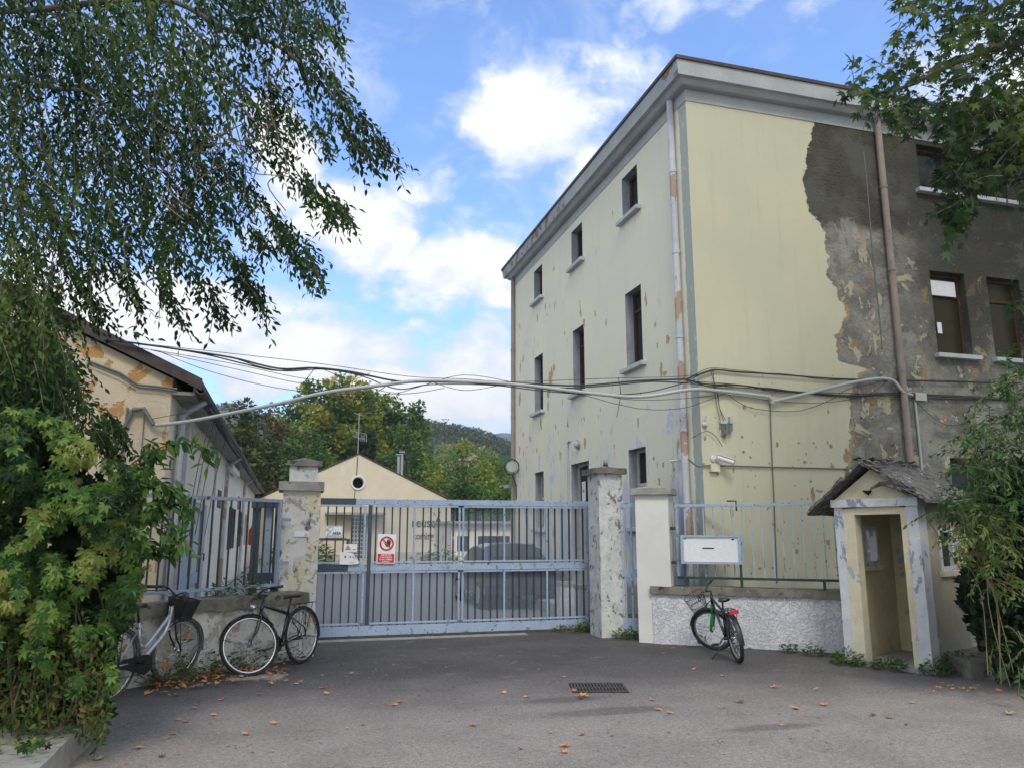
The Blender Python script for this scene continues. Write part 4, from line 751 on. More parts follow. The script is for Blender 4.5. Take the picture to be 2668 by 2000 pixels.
# ================================================================ SENTRY BOOTH
SA = Vector((7.03, 8.85, 0)); eS = Vector((.400, -.9165, 0)); nS = Vector((.9165, .400, 0)); Bw, Bd = 1.07, 1.35
so = empty('sentry_booth', 'narrow plaster sentry booth with an open doorway and a decayed pitched roof', 'booth', tuple(SA))
def PB(s, d, z): return SA+eS*s+nS*d+Vector((0, 0, z))
def bxs(mb, s0, s1, d0, d1, z0, z1): return mb.obox(PB((s0+s1)/2, (d0+d1)/2, (z0+z1)/2), eS*(s1-s0)/2, nS*(d1-d0)/2, Vector((0, 0, (z1-z0)/2)))
def sb(a, b, amp=.006, sc=6): return rot_obj(subdiv_box(a, b, .05, amp, sc), SA, eS, nS)
sb((.0, 0, -.05), (.115, .22, 2.0)).build('corner_post', 'booth_blue', so); sb((.94, 0, -.10), (1.08, .22, 2.0)).build('corner_post', 'booth_blue', so)
sb((.112, .012, -.05), (.27, .17, 1.97), .004).build('jamb', 'booth_yellow', so); sb((.86, .012, -.08), (.945, .17, 1.97), .004).build('jamb', 'booth_yellow', so)
sb((.27, .015, 1.885), (.86, .17, 1.99), .004).build('lintel', 'booth_yellow', so); sb((-.03, -.03, 1.985), (1.10, .22, 2.085), .005).build('beam', 'booth_blue', so)
# side walls with windows
def side(s0, s1, om, im, d0=.20, wd=(.56, .98), wz=(1.18, 1.71)):
    f = MB()
    for a, b, c, d in ((d0, wd[0], -.05, 2.05), (wd[1], Bd, -.05, 2.05), (wd[0], wd[1], -.05, wz[0]), (wd[0], wd[1], wz[1], 2.05)): bxs(f, s0, s1, a, b, c, d)
    f.build('side_wall', om, so)
    w = MB()
    for a, b, c, d in ((wd[0], wd[0]+.05, wz[0], wz[1]), (wd[1]-.05, wd[1], wz[0], wz[1]), (wd[0]+.05, wd[1]-.05, wz[0], wz[0]+.05), (wd[0]+.05, wd[1]-.05, wz[1]-.05, wz[1])): bxs(w, s0-.012, s1+.012, a, b, c, d)
    wo_ = w.build('window', 'booth_blue', so); w = MB(); bxs(w, s0-.04, s1+.04, wd[0]-.05, wd[1]+.05, wz[0]-.07, wz[0]-.002); w.build('sill', 'booth_yellow', wo_); return wo_
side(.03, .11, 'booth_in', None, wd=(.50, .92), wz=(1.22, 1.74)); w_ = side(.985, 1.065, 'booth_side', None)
w = MB(); w.add([PB(1.03, .60, 1.22), PB(1.03, .94, 1.22), PB(1.03, .94, 1.67), PB(1.03, .60, 1.67)], [(0, 1, 2, 3)]); w.build('pane', 'pane', w_)
f = MB(); bxs(f, .03, 1.065, Bd, Bd+.08, -.05, 2.05); f.build('back_wall', 'booth_in', so); f = MB(); bxs(f, .11, .985, .1, Bd, -.02, .05); f.build('floor_slab', 'conc', so); f = MB(); bxs(f, .11, .985, .22, Bd, 2.0, 2.03); f.build('ceiling', 'booth_in', so)
for d0, d1 in ((.02, .06), (Bd+.02, Bd+.06)): f = MB(); f.prism([(.0, 2.08), (1.08, 2.08), (.535, 2.47)], lambda a, b, d: PB(a, d, b), d0, d1); f.build('gable', 'booth_yellow', so)
# roof: two layered felt and slat slopes, ragged at the verge
for (s_a, z_a, s_b, z_b) in ((-.31, 1.90, .50, 2.545), (1.27, 2.03, .47, 2.545)):
    f = MB(); ns, nd_ = 26, 34; vs = []
    r5 = random.Random(int(s_a*100)+50)
    for top in (1, 0):
        for i in range(ns+1):
            t = i/ns
            for j in range(nd_+1):
                d = -.17+j*(Bd+.42)/nd_; s = s_a+(s_b-s_a)*t; z = z_a+(z_b-z_a)*t
                jag = mnoise.noise(Vector((s*14, d*3, 7)))*.030+(((i % 3)-1)*.007)+mnoise.noise(Vector((s*30, d*16, 1)))*.012
                if j == 0: d += mnoise.noise(Vector((s*9, 2, 3)))*.07
                if i == 0: z -= .008; s += mnoise.noise(Vector((d*9, 5, 3)))*.03*(1 if s_a < 0 else -1)
                vs.append(PB(s, d, z+jag*(.75 if top else .5)+(.034 if top else -.008)))
    N = (ns+1)*(nd_+1); q = nd_+1; fs = []
    for o_ in (0, N):
        fs += [(o_+i*q+j, o_+(i+1)*q+j, o_+(i+1)*q+j+1, o_+i*q+j+1) for i in range(ns) for j in range(nd_)]
    fs += [(i*q, (i+1)*q, N+(i+1)*q, N+i*q) for i in range(ns)]+[(i*q+nd_, (i+1)*q+nd_, N+(i+1)*q+nd_, N+i*q+nd_) for i in range(ns)]
    fs += [(j, j+1, N+j+1, N+j) for j in range(nd_)]+[(ns*q+j, ns*q+j+1, N+ns*q+j+1, N+ns*q+j) for j in range(nd_)]
    f.add(vs, fs); f.build('roof', 'shingle', so)
f = MB()   # loose slats and torn felt at the ridge and right verge
r6 = random.Random(4)
for k in range(26):
    t = r6.random(); s = .53+t*.6; z = 2.55-t*.43+r6.uniform(-.01, .05); d = -.17+r6.uniform(-.03, .10)
    f.obox(PB(s, d, z), eS*r6.uniform(.03, .09)+Vector((0, 0, r6.uniform(-.05, .01))), nS*r6.uniform(.01, .04), Vector((0, 0, .006))+eS*r6.uniform(-.004, .004))
for k in range(16):
    s = .44+k*.012; f.obox(PB(r6.uniform(.42, .60), r6.uniform(-.15, Bd+.2), 2.60+r6.uniform(-.02, .02)), eS*r6.uniform(.03, .06)+Vector((0, 0, r6.uniform(-.02, .02))), nS*r6.uniform(.04, .09), Vector((0, 0, .005)))
f.build('loose_felt', 'shingle', so)
f = MB(); f.tube([PB(.55, -.06, 2.22), PB(.68, -.08, 2.27), PB(.80, -.10, 2.26), PB(.95, -.10, 2.20), PB(1.04, -.09, 2.14)], [.012, .03, .045, .05, .03], 7); roughen(f, .03, 12).build('torn_felt', 'shingle', so)
f = MB(); f.tube([PB(.43, -.02, 2.19), PB(.50, -.03, 2.16), PB(.54, -.02, 2.19)], [.01, .03, .01], 6); f.build('hole_darkness', 'unlit_dark', so)
rot_obj(subdiv_box((-.02, -.06, -.05), (1.12, .2, .045), .05, .02, 5), SA, eS, nS).build('step', 'conc', so)

# ================================================================ CAMERAS, LAMPS, CABLES
def cctv(name, label, base, d, arm, size=1.0):
    o = empty(name, label, 'security camera', base); base = Vector(base); d = Vector(d).normalized(); arm = Vector(arm)
    f = MB(); f.tube([base, base+arm*.25], .045*size, 14); f.build('mount', 'white_metal', o, smooth=False)
    j = base+arm; f = MB(); f.tube([base+arm*.2, j], .016*size, 8); f.build('arm', 'white_metal', o)
    f = MB(); f.tube([j-d*.04*size, j+d*.17*size], .034*size, 14); side_ = d.cross(Vector((0, 0, 1))).normalized(); f.obox(j+d*.08*size+Vector((0, 0, .036*size)), d*.13*size, side_*.038*size, (0, 0, .004)); f.build('housing', 'white_metal', o, smooth=False)
    f = MB(); f.tube([j+d*.165*size, j+d*.176*size], .028*size, 14); f.build('lens', 'black', o); return o
cctv('security_camera', 'white bullet camera on the yellow facade above the railing', (6.46, WY-.0, 2.81), (.75, -.45, -.32), (.06, -.13, .0), 1.25)
cctv('security_camera', 'small white camera on the pale side wall near its front drainpipe', (WX, 11.55, 2.84), (-.35, .75, -.02), (-.10, 0, .0), .8)
cctv('security_camera', 'twin ended white camera at the far corner of the yellow building', (WX, 21.75, 2.98), (-.9, -.3, -.15), (-.14, -.05, .0), 1.2)
o = empty('junction_box', 'square beige cable box under the facade camera', 'box', (6.45, WY, 2.65)); f = MB(); f.box((6.38, WY-.07, 2.60), (6.54, WY-.001, 2.73)); f.build('case', 'booth_yellow', o, bevel=.006); f = MB(); f.tube([(6.46, WY-.04, 2.73), (6.46, WY-.04, 2.80)], .012, 6); f.build('stub_pipe', 'conduit', o)
o = empty('junction_box', 'grey cable box with a tangle of loose wires hanging on the yellow facade', 'box', (6.70, WY, 3.4)); f = MB(); f.box((6.60, WY-.06, 3.37), (6.72, WY-.001, 3.42)); f.box((6.77, WY-.06, 3.38), (6.83, WY-.001, 3.50)); f.build('case', 'conduit', o, bevel=.005)
f = MB(); r7 = random.Random(2)
for k in range(14):
    a = r7.uniform(6.60, 6.74); f.tube([(a, WY-.04, 3.40), (a+r7.uniform(-.03, .03), WY-.06, 3.30), (6.66+r7.uniform(-.03, .05), WY-.07, 3.2), (6.65+r7.uniform(-.03, .03), WY-.04, 3.15+r7.uniform(-.02, .03))], .007, 5)
for k in range(4): a = 6.78+.012*k; f.tube([(a, WY-.04, 3.38), (a-.02, WY-.07, 3.27), (6.72, WY-.07, 3.20)], .006, 5)
f.build('loose_wires', 'cable_grey', o)
o = empty('junction_box', 'white cable box to the right of the brown drainpipe', 'box', (10.6, WY, 4.0)); f = MB(); f.box((10.48, WY-.08, 3.93), (10.72, WY-.001, 4.07)); f.build('case', 'conduit', o, bevel=.006)
o = empty('insulator', 'small pale wall insulator beside the front drainpipe', 'insulator', (6.33, WY, 3.35)); f = MB(); f.tube([(6.33, WY, 3.35), (6.33, WY-.03, 3.35), (6.33, WY-.07, 3.35)], [.05, .045, .02], 14); f.tube([(6.33+.022*math.cos(k*.8), WY-.06, 3.45+.035*math.sin(k*.8)) for k in range(8)], .007, 5, closed=True); f.build('body', 'white_wood', o)
o = empty('bulkhead_lamp', 'round grey bulkhead lamp above the side door', 'lamp', (WX, 16.35, 3.62)); f = MB(); f.tube([(WX, 16.35, 3.62), (WX-.05, 16.35, 3.62)], .11, 16); f.build('base', 'grey_metal', o); f = MB(); f.tube([(WX-.05, 16.35, 3.62), (WX-.09, 16.35, 3.62), (WX-.11, 16.35, 3.62)], [.085, .07, .02], 16); f.build('glass_dome', 'conduit', o, smooth=True)
f = MB(); f.tube([(WX-.02, 17.02, .3), (WX-.02, 17.02, 3.74), (WX-.02, 16.85, 3.77)], .025, 8); tag(f.build('wall_conduit', 'conduit'), 'thin grey conduit rising beside the side door', 'conduit')
o = empty('floodlight', 'round caged floodlight on the far corner of the yellow building', 'lamp', (WX, 21.3, 3.5))
c_ = Vector((WX-.22, 21.15, 3.5)); f = MB(); f.tube([c_, c_+Vector((0, .12, 0))], [.16, .12], 18); f.build('body', 'grey_metal', o); f = MB(); f.tube([c_+Vector((0, -.012, 0)), c_+Vector((0, .0, 0))], .145, 18); f.build('lens', 'conduit', o)
f = MB(); f.tube([c_+Vector((.22*math.cos(k*math.pi/8), -.01, .22*math.sin(k*math.pi/8))) for k in range(16)], .018, 6, closed=True); f.tube([(WX-.2, 21.2, 3.3), (WX-.02, 21.35, 3.0), (WX-.02, 21.35, 2.6)], .014, 5); f.build('cage', 'black', o)

def catmull(pts, n=5):
    P_ = [Vector(p) for p in pts]; out = []
    for i in range(len(P_)-1):
        p0, p1, p2, p3 = P_[max(i-1, 0)], P_[i], P_[i+1], P_[min(i+2, len(P_)-1)]
        for k in range(n):
            t = k/n; out.append(.5*((2*p1)+(p2-p0)*t+(2*p0-5*p1+4*p2-p3)*t*t+(3*p1-p0-3*p2+p3)*t**3))
    return out+[P_[-1]]
CAB = dict(
 bundle=[(-3.06, 12.4, 4.45), (-2.58, 12.12, 4.41), (-1.75, 12.07, 4.33), (-0.95, 12.03, 4.24), (-0.27, 11.92, 4.09), (0.27, 11.82, 4.11), (0.82, 11.73, 4.06), (1.44, 11.62, 3.94), (1.96, 11.53, 3.93), (3.27, 11.3, 3.94), (4.28, 11.12, 3.92), (5.24, 10.96, 4.02), (5.99, 10.83, 4.06)],
 strand2=[(-2.58, 12.12, 4.41), (-1.49, 12.08, 4.3), (-0.81, 12.01, 4.16), (-0.34, 11.93, 4.06), (-0.0, 11.87, 4.08), (0.4, 11.8, 4.11), (1.02, 11.69, 4.01), (1.65, 11.58, 3.92), (2.21, 11.48, 3.94), (3.27, 11.3, 3.9), (3.92, 11.19, 3.87), (4.65, 11.06, 3.92), (5.46, 10.92, 4.01), (6.13, 10.8, 3.99)],
 strand3=[(-2.28, 12.12, 4.38), (-1.09, 12.06, 4.27), (-0.54, 11.96, 4.11), (-0.14, 11.89, 4.05), (0.4, 11.8, 4.09), (0.96, 11.7, 4.0), (1.51, 11.61, 3.81), (2.0, 11.52, 3.89), (2.91, 11.36, 3.9), (3.77, 11.21, 3.82), (4.64, 11.06, 3.78), (5.38, 10.93, 3.84), (6.14, 10.8, 4.05)],
 upper_thin=[(-2.58, 12.12, 4.41), (-0.82, 12.01, 4.29), (0.4, 11.8, 4.17), (1.65, 11.58, 4.01), (2.49, 11.44, 3.99), (3.27, 11.3, 3.96), (4.65, 11.06, 4.04), (5.99, 10.83, 4.11), (6.51, 10.84, 4.24)],
 thin1=[(-2.28, 12.12, 4.33), (-0.95, 12.03, 4.15), (0.0, 11.87, 3.96), (0.89, 11.71, 3.85)],
 thin2=[(-2.08, 12.12, 4.3), (-0.81, 12.01, 4.05), (0.01, 11.87, 3.88), (0.83, 11.72, 3.78)],
 thin3=[(-1.98, 12.12, 4.29), (-1.27, 12.09, 4.03), (-0.26, 11.91, 3.79), (0.69, 11.75, 3.72), (1.65, 11.58, 3.74), (2.21, 11.48, 3.84)],
 loop1=[(-1.99, 12.18, 3.29), (-1.42, 12.12, 3.41), (-0.6, 11.97, 3.48), (0.02, 11.86, 3.58), (0.69, 11.75, 3.86), (1.09, 11.68, 4.05)],
 loop2=[(0.34, 11.81, 4.11), (0.96, 11.7, 3.87), (1.45, 11.62, 3.75), (1.79, 11.56, 3.84), (2.49, 11.44, 4.05), (3.27, 11.3, 3.95)],
 loop3=[(1.93, 11.53, 3.96), (2.49, 11.44, 3.81), (3.06, 11.34, 3.9)],
 lower1=[(3.27, 11.3, 3.9), (4.28, 11.12, 3.78), (4.86, 11.02, 3.64), (5.37, 10.93, 3.56), (5.97, 10.83, 3.6), (6.61, 10.84, 3.83), (6.78, 10.85, 3.89)],
 lower2=[(4.28, 11.12, 3.86), (5.01, 11.0, 3.72), (5.75, 10.87, 3.73), (6.53, 10.84, 3.83)],
 hang1=[(4.91, 11.01, 4.06), (4.94, 11.01, 3.8), (4.87, 11.02, 3.43)])
f = MB()
for k_, v_ in CAB.items():
    r_ = {'bundle': .015, 'strand2': .011, 'strand3': .009}.get(k_, .005); f.tube(catmull(v_), r_, 6)
for (a, b) in (((.27, 11.82, 4.11), (.1, 11.85, 3.85)), ((1.44, 11.62, 3.94), (1.2, 11.66, 3.75))): f.tube([a, b], .006, 5)
tag(f.build('overhead_cables', 'cable'), 'bundle of sagging dark cables strung across the gate opening', 'cables')
FAC = dict(
 fac_upper=[(5.99, 10.83, 4.06), (6.51, 10.85, 4.24), (6.98, 10.85, 4.24), (7.85, 10.85, 4.24), (8.76, 10.85, 4.23), (9.95, 10.83, 4.26), (12.92, 10.85, 4.37)],
 fac_mid=[(5.99, 10.83, 4.06), (6.37, 10.83, 4.0), (6.96, 10.85, 4.02), (7.65, 10.85, 3.98), (8.73, 10.85, 3.95), (9.29, 10.85, 3.96), (9.92, 10.83, 4.01), (11.16, 10.85, 4.03), (12.87, 10.85, 4.05)],
 fac_thin=[(6.61, 10.85, 3.86), (7.12, 10.85, 3.83), (7.82, 10.85, 3.78), (8.72, 10.85, 3.82), (9.49, 10.85, 3.99), (9.95, 10.85, 4.26)],
 fac_sag=[(6.78, 10.85, 3.84), (7.11, 10.85, 3.67), (7.63, 10.85, 3.62), (8.16, 10.85, 3.66), (8.73, 10.85, 3.86), (9.12, 10.85, 4.07), (9.95, 10.85, 4.26)],
 junction_drop=[(6.51, 10.85, 4.24), (6.52, 10.85, 3.99), (6.54, 10.85, 3.69), (6.59, 10.85, 3.42)], drop1=[(6.47, 10.85, 4.22), (6.56, 10.85, 3.9), (6.60, 10.85, 3.6), (6.66, 10.85, 3.42)], drop2=[(6.58, 10.85, 3.86), (6.6, 10.85, 3.62), (6.69, 10.85, 3.44)],
 fac_loop=[(6.06, 10.81, 3.12), (6.33, 10.85, 3.24), (6.49, 10.85, 3.17), (6.61, 10.85, 3.01)], rt_loop=[(10.19, 10.8, 4.19), (10.63, 10.85, 3.8), (11.1, 10.85, 3.53), (11.62, 10.85, 3.63), (12.22, 10.85, 4.13)])
f = MB()
for k_, v_ in FAC.items():
    r_ = {'fac_upper': .013, 'fac_mid': .013}.get(k_, .005); f.tube(catmull(v_), r_, 6)
r8 = random.Random(3)
for k in range(5): f.tube(catmull([(x+r8.uniform(-.1, .1), y_, z+r8.uniform(-.045, .035)) for x, y_, z in FAC['fac_mid']]), .006, 5)
for k in range(3): f.tube(catmull([(x+r8.uniform(-.1, .1), y_, z+r8.uniform(-.03, .03)) for x, y_, z in FAC['fac_upper']]), .005, 5)
tag(f.build('facade_cables', 'cable'), 'dark tangled cables clipped across the yellow facade', 'cables')
f = MB(); f.tube(catmull([(-1.95, 12.21, 3.2), (-1.41, 12.11, 3.28), (-0.24, 11.91, 3.55), (0.42, 11.8, 3.73), (1.24, 11.65, 3.86), (1.96, 11.53, 3.95), (3.27, 11.3, 3.92), (4.28, 11.12, 3.82), (5.23, 10.96, 3.76), (6.05, 10.81, 3.89), (6.62, 10.83, 3.9), (7.54, 10.83, 3.85)]), .028, 8)
f.tube(catmull([(7.57, 10.83, 3.77), (8.37, 10.83, 3.97), (9.32, 10.83, 4.21), (9.95, 10.80, 4.27), (10.17, 10.78, 4.06), (10.41, 10.83, 4.02)]), .028, 8); f.tube([(7.50, 10.83, 3.86), (7.56, 10.83, 3.80), (7.57, 10.83, 3.74)], .036, 8)
tag(f.build('cable_conduit', 'conduit'), 'pale grey conduit pipe sagging from the low building across to the yellow facade', 'conduit')
f = MB(); f.tube([(7.56, 10.88, 3.77), (7.54, 10.885, 3.05), (7.52, 10.885, 2.09), (7.48, 10.885, 0.87)], .010, 6); f.tube(catmull([(6.0, 10.87, 2.79), (6.18, 10.87, 2.68), (6.42, 10.87, 2.7), (7.73, 10.87, 2.7), (9.07, 10.87, 2.7), (9.6, 10.87, 2.69)]), .013, 6); tag(f.build('camera_cable', 'cable_grey'), 'thin grey cable running level from the facade camera with one vertical drop', 'cable')
# ================================================================ GROUND DETAIL
gr = empty('drain_grate', 'dark slotted drain grate set in the asphalt', 'drain', (3.33, 8.2, 0))
e1 = Vector((.96, -.27, 0)).normalized(); e2 = Vector((.27, .96, 0)).normalized(); c_ = Vector((3.32, 8.19, .006))
f = MB(); f.obox(c_+Vector((0, 0, -.004)), e1*.30, e2*.24, (0, 0, .004)); f.build('pit_darkness', 'unlit_dark', gr)
f = MB(); 
for k in range(17): f.obox(c_+e1*(-.28+k*.035)+Vector((0, 0, .004)), e1*.010, e2*.235, (0, 0, .004))
f.obox(c_+e2*.23+Vector((0, 0, .005)), e1*.30, e2*.012, (0, 0, .0045)); f.obox(c_-e2*.23+Vector((0, 0, .005)), e1*.30, e2*.012, (0, 0, .0045)); f.obox(c_+Vector((0, 0, .005)), e1*.30, e2*.01, (0, 0, .0045)); f.build('grille', 'steel_old', gr)
f = MB(); f.obox((-.25, 9.86, .006), (.30, -.05, 0), (.05, .14, 0), (0, 0, .006)); roughen(f, .004, 3); tag(f.build('utility_slab', 'conc'), 'flat pale concrete slab under dry leaves in front of the black bicycle', 'slab')
f = subdiv_box((-4.6, 4.4, -.05), (-1.42, 7.25, .20), .12, .02, 3); tag(f.build('planter_kerb', 'conc'), 'chipped concrete kerb block under the creeper bush at the left', 'kerb')
f = rot_obj(subdiv_box((0, 0, -.05), (3.5, 1.6, .20), .1, .02, 3), (7.60, 7.45, 0), Vector((.93, -.36, 0)), Vector((.36, .93, 0))); tag(f.build('planter_kerb', 'conc_dark'), 'dark stained kerb block under the shrubs at the right', 'kerb')
# ================================================================ VEGETATION
rng = np.random.default_rng(11)
_P = math.atan(321/1660); _Yw = R(16)
def at(px, py, dep):
    """point at distance dep along the view axis, seen at picture position px, py (2212 x 1658 frame)"""
    a = (np.asarray(px, float)-1106)/1660*dep; b = -(np.asarray(py, float)-829)/1660*dep; dep = np.asarray(dep, float)
    f = dep*math.cos(_P)-b*math.sin(_P); u = dep*math.sin(_P)+b*math.cos(_P)
    return np.stack([f*math.sin(_Yw)+a*math.cos(_Yw), f*math.cos(_Yw)-a*math.sin(_Yw), 1.65+u], -1)
def inpoly(x, y, poly):
    c = np.zeros(len(x), bool); n = len(poly)
    for i in range(n):
        x1, y1 = poly[i]; x2, y2 = poly[i-1]
        if y1 == y2: continue
        k = ((y1 > y) != (y2 > y)) & (x < (x2-x1)*(y-y1)/(y2-y1)+x1); c ^= k
    return c
def sample_poly(poly, n):
    xs = [p[0] for p in poly]; ys = [p[1] for p in poly]; ox, oy = [], []
    while sum(map(len, ox)) < n:
        x = rng.uniform(min(xs), max(xs), n*2); y = rng.uniform(min(ys), max(ys), n*2); k = inpoly(x, y, poly); ox.append(x[k]); oy.append(y[k])
    return np.concatenate(ox)[:n], np.concatenate(oy)[:n]
def norm(a): return a/np.maximum(np.linalg.norm(a, axis=-1, keepdims=True), 1e-9)
T_RH = (np.array([(0, 0, 0), (.20, .38, .05), (0, 1, -.10), (-.20, .38, .05), (.14, .70, .0), (-.14, .70, .0)]), [(0, 1, 4, 2), (0, 2, 5, 3)])
def palmate():
    v, f = [], []
    for ang, ln in ((0, 1), (42, .92), (-42, .92), (92, .66), (-92, .66)):
        c, s = math.cos(R(ang)), math.sin(R(ang)); o = len(v)
        for x, y, z in ((0, .05, 0), (.17, .5, .06), (.10, .8, -.02), (0, 1, -.16), (-.10, .8, -.02), (-.17, .5, .06)):
            x *= ln; y *= ln; v.append((x*1.35*c+y*s, -x*1.35*s+y*c, z*ln*1.3))
        f += [(o, o+1, o+2, o+3), (o, o+3, o+4, o+5)]
    return np.array(v), f
def maple():
    pts = []
    for a, r in ((-75, .35), (-62, .62), (-48, .38), (-32, .86), (-16, .45), (0, 1.0), (16, .45), (32, .86), (48, .38), (62, .62), (75, .35)):
        pts.append((r*math.sin(R(a)), .1+r*.9*math.cos(R(a)), -.10*r+(.04 if r < .5 else 0)))
    v = [(0, 0, 0)]+pts; return np.array(v), [(0, i, i+1) for i in range(1, 11)]
T_PALM = palmate(); T_MAPLE = maple()
T_FAN = (np.array([(0, 0, 0), (.35, .5, .06), (.15, 1, -.05), (-.05, .7, .0), (-.3, .9, -.05), (-.4, .4, .05)]), [(0, 1, 2, 3), (0, 3, 4, 5)])
def leafmesh(name, T, P, d, up, size, mat, parent=None, rv=None):
    P = np.asarray(P, float); n = len(P); d = norm(np.broadcast_to(np.asarray(d, float), P.shape)); up = norm(np.broadcast_to(np.asarray(up, float), P.shape))
    x = norm(np.cross(d, up)); z = np.cross(x, d); tv, tf = T; k = len(tv); size = np.broadcast_to(size, (n,))
    V = (P[:, None]+size[:, None, None]*(tv[None, :, 0, None]*x[:, None]+tv[None, :, 1, None]*d[:, None]+tv[None, :, 2, None]*z[:, None])).reshape(-1, 3)
    fl = len(tf[0]); F = (np.array(tf)[None]+(np.arange(n)*k)[:, None, None]).reshape(-1)
    nf = n*len(tf); me = bpy.data.meshes.new(name); me.vertices.add(len(V)); me.vertices.foreach_set('co', V.ravel().astype(np.float32))
    me.loops.add(len(F)); me.loops.foreach_set('vertex_index', F.astype(np.int32)); me.polygons.add(nf); me.polygons.foreach_set('loop_start', (np.arange(nf)*fl).astype(np.int32))
    me.update(calc_edges=True); me.materials.append(M[mat])
    rv = rng.random(n) if rv is None else rv
    at_ = me.attributes.new('rnd', 'FLOAT', 'FACE'); at_.data.foreach_set('value', np.repeat(np.clip(rv, 0, .999), len(tf)).astype(np.float32))
    o = bpy.data.objects.new(name, me); C.objects.link(o)
    if parent is not None: sub(o, parent)
    return o
def clumprv(P, sc, seed=0, amt=.5):
    """neighbouring leaves share a tone: branches of one crown differ a little"""
    v = np.array([mnoise.noise(Vector(p)*sc+Vector((seed, 0, 0))) for p in P]); return np.clip(.45+v*amt*1.6+rng.normal(0, .17, len(P)), 0, 1)
def sprays(starts, dirs, lens, per, size, sag=.5, jit=.02):
    """leafy twigs: start points, directions, lengths -> leaf points, directions and twig polylines"""
    Ps, Ds, tw = [], [], []
    for s, d, L in zip(starts, dirs, lens):
        m = max(3, int(L*per)); t = np.linspace(0, 1, m+1)[1:]; d = d/np.linalg.norm(d); curl = rng.normal(0, .16, 3)
        pts = s+np.outer(t, d)*L+np.outer(t**2, np.array([0, 0, -1.])*sag*L+curl*L); tg = norm(d+2*np.outer(t, np.array([0, 0, -1.])*sag+curl))
        sd = norm(np.cross(tg, rng.normal(0, 1, 3)+np.array([0, 0, 1.5]))); sg = np.where(np.arange(m) % 2, 1, -1)[:, None]
        Ds.append(tg*.75+sd*sg*.8+rng.normal(0, .22, (m, 3))+np.array([0, 0, -.25])); Ps.append(pts+rng.normal(0, jit*.3, (m, 3))); tw.append([s]+[pts[i] for i in (m//3, 2*m//3, m-1)])
    return np.concatenate(Ps), np.concatenate(Ds), tw

# ---- hanging tree, top left
ht = empty('drooping_tree', 'large drooping tree with small pointed leaves overhanging the left side', 'tree', tuple(at(-420, 1150, 7.4)*[1, 1, 0]))
bulk = [(-700, -700), (640, -700), (690, -60), (680, 60), (685, 140), (665, 210), (620, 300), (600, 380), (570, 410), (520, 440), (490, 520), (440, 570), (390, 570), (330, 590), (250, 610), (205, 660), (190, 740), (160, 830), (110, 880), (-60, 900), (-700, 700)]
x, y = sample_poly(bulk, 8000); x2, y2 = sample_poly([(-60, 760), (120, 740), (185, 800), (190, 880), (150, 960), (60, 990), (-60, 990)], 620); x, y = np.concatenate([x, x2]), np.concatenate([y, y2]); keep = (x > -80) & (y > -80) | (rng.random(len(x)) < .14); x, y = x[keep], y[keep]
# openings where the sky shows
gap = np.array([mnoise.noise(Vector((a/95, b/95, 4))) for a, b in zip(x, y)])+np.clip((x-380)/900, -.3, .35)
k = gap < .44; x, y = x[k], y[k]
dep = rng.uniform(5.6, 8.4, len(x)); st = at(x-rng.uniform(15, 60, len(x)), y-rng.uniform(45, 100, len(x)), dep)
rt = np.array([math.cos(_Yw), -math.sin(_Yw), 0])
dr = np.array([0, 0, -1.])+np.outer(rng.uniform(-.15, .9, len(x)), rt)+rng.normal(0, .25, (len(x), 3))
fing = [([(640, 130), (720, 210), (790, 280), (858, 352)], 60, 11), ([(600, 60), (690, 130), (740, 200)], 55, 20), ([(560, 250), (650, 380), (710, 440), (758, 468)], 52, 9), ([(520, 380), (600, 470), (655, 540), (697, 602)], 52, 8), ([(590, 480), (625, 550), (668, 603)], 30, 10), ([(430, 480), (500, 570), (540, 620), (568, 668)], 50, 9), ([(400, 560), (450, 620), (492, 692)], 34, 9), ([(340, 580), (365, 650), (398, 722)], 24, 7), ([(260, 560), (290, 630), (322, 685)], 26, 7), ([(600, 0), (680, 40), (732, 92)], 50, 14), ([(640, -60), (700, -20), (735, 30)], 45, 20), ([(180, 620), (210, 660), (240, 692)], 30, 8), ([(640, 250), (690, 290), (720, 330)], 30, 12), ([(545, 430), (540, 500), (592, 548)], 30, 9), ([(640, 400), (690, 430), (735, 470)], 26, 8), ([(480, 560), (530, 590), (575, 665)], 24, 8), ([(700, 250), (760, 300), (800, 340)], 26, 9), ([(170, 860), (215, 930), (240, 990)], 45, 14), ([(230, 900), (260, 930), (275, 980)], 22, 10)]
fs_, fd_ = [], []
for pts, r0, r1 in fing:
    L_ = sum(math.dist(pts[i], pts[i+1]) for i in range(len(pts)-1)); m = int(L_/4.2); d0 = rng.uniform(6, 7.6)
    for _ in range(m):
        t = rng.random()**.9; s = t*(len(pts)-1); i = min(int(s), len(pts)-2); u = s-i
        r_ = r0+(r1-r0)*t; cx = pts[i][0]*(1-u)+pts[i+1][0]*u+rng.normal(0, r_*.34)-14; cy = pts[i][1]*(1-u)+pts[i+1][1]*u+rng.normal(0, r_*.34)-26
        fs_.append(at(cx, cy, d0+rng.normal(0, .3))); fd_.append(np.array([0, 0, -1.])+rt*(.55+rng.normal(0, .3))+rng.normal(0, .15, 3))
P1, D1, tw1 = sprays(st, dr, rng.uniform(.25, .60, len(st)), 34, .06, .25)
P2, D2, tw2 = sprays(np.array(fs_), np.array(fd_), rng.uniform(.12, .32, len(fs_)), 34, .06, .25)
P = np.concatenate([P1, P2]); Dd = np.concatenate([D1, D2])
leafmesh('crown', T_RH, P, Dd, rng.normal(0, .6, P.shape)+np.array([-.3, -.4, 1.]), rng.uniform(.05, .086, len(P)), 'leaf_hang', ht, clumprv(P, 1.1, 1, .55))
f = MB(); tr = lambda *p: [tuple(at(a, b, d)) for a, b, d in p]
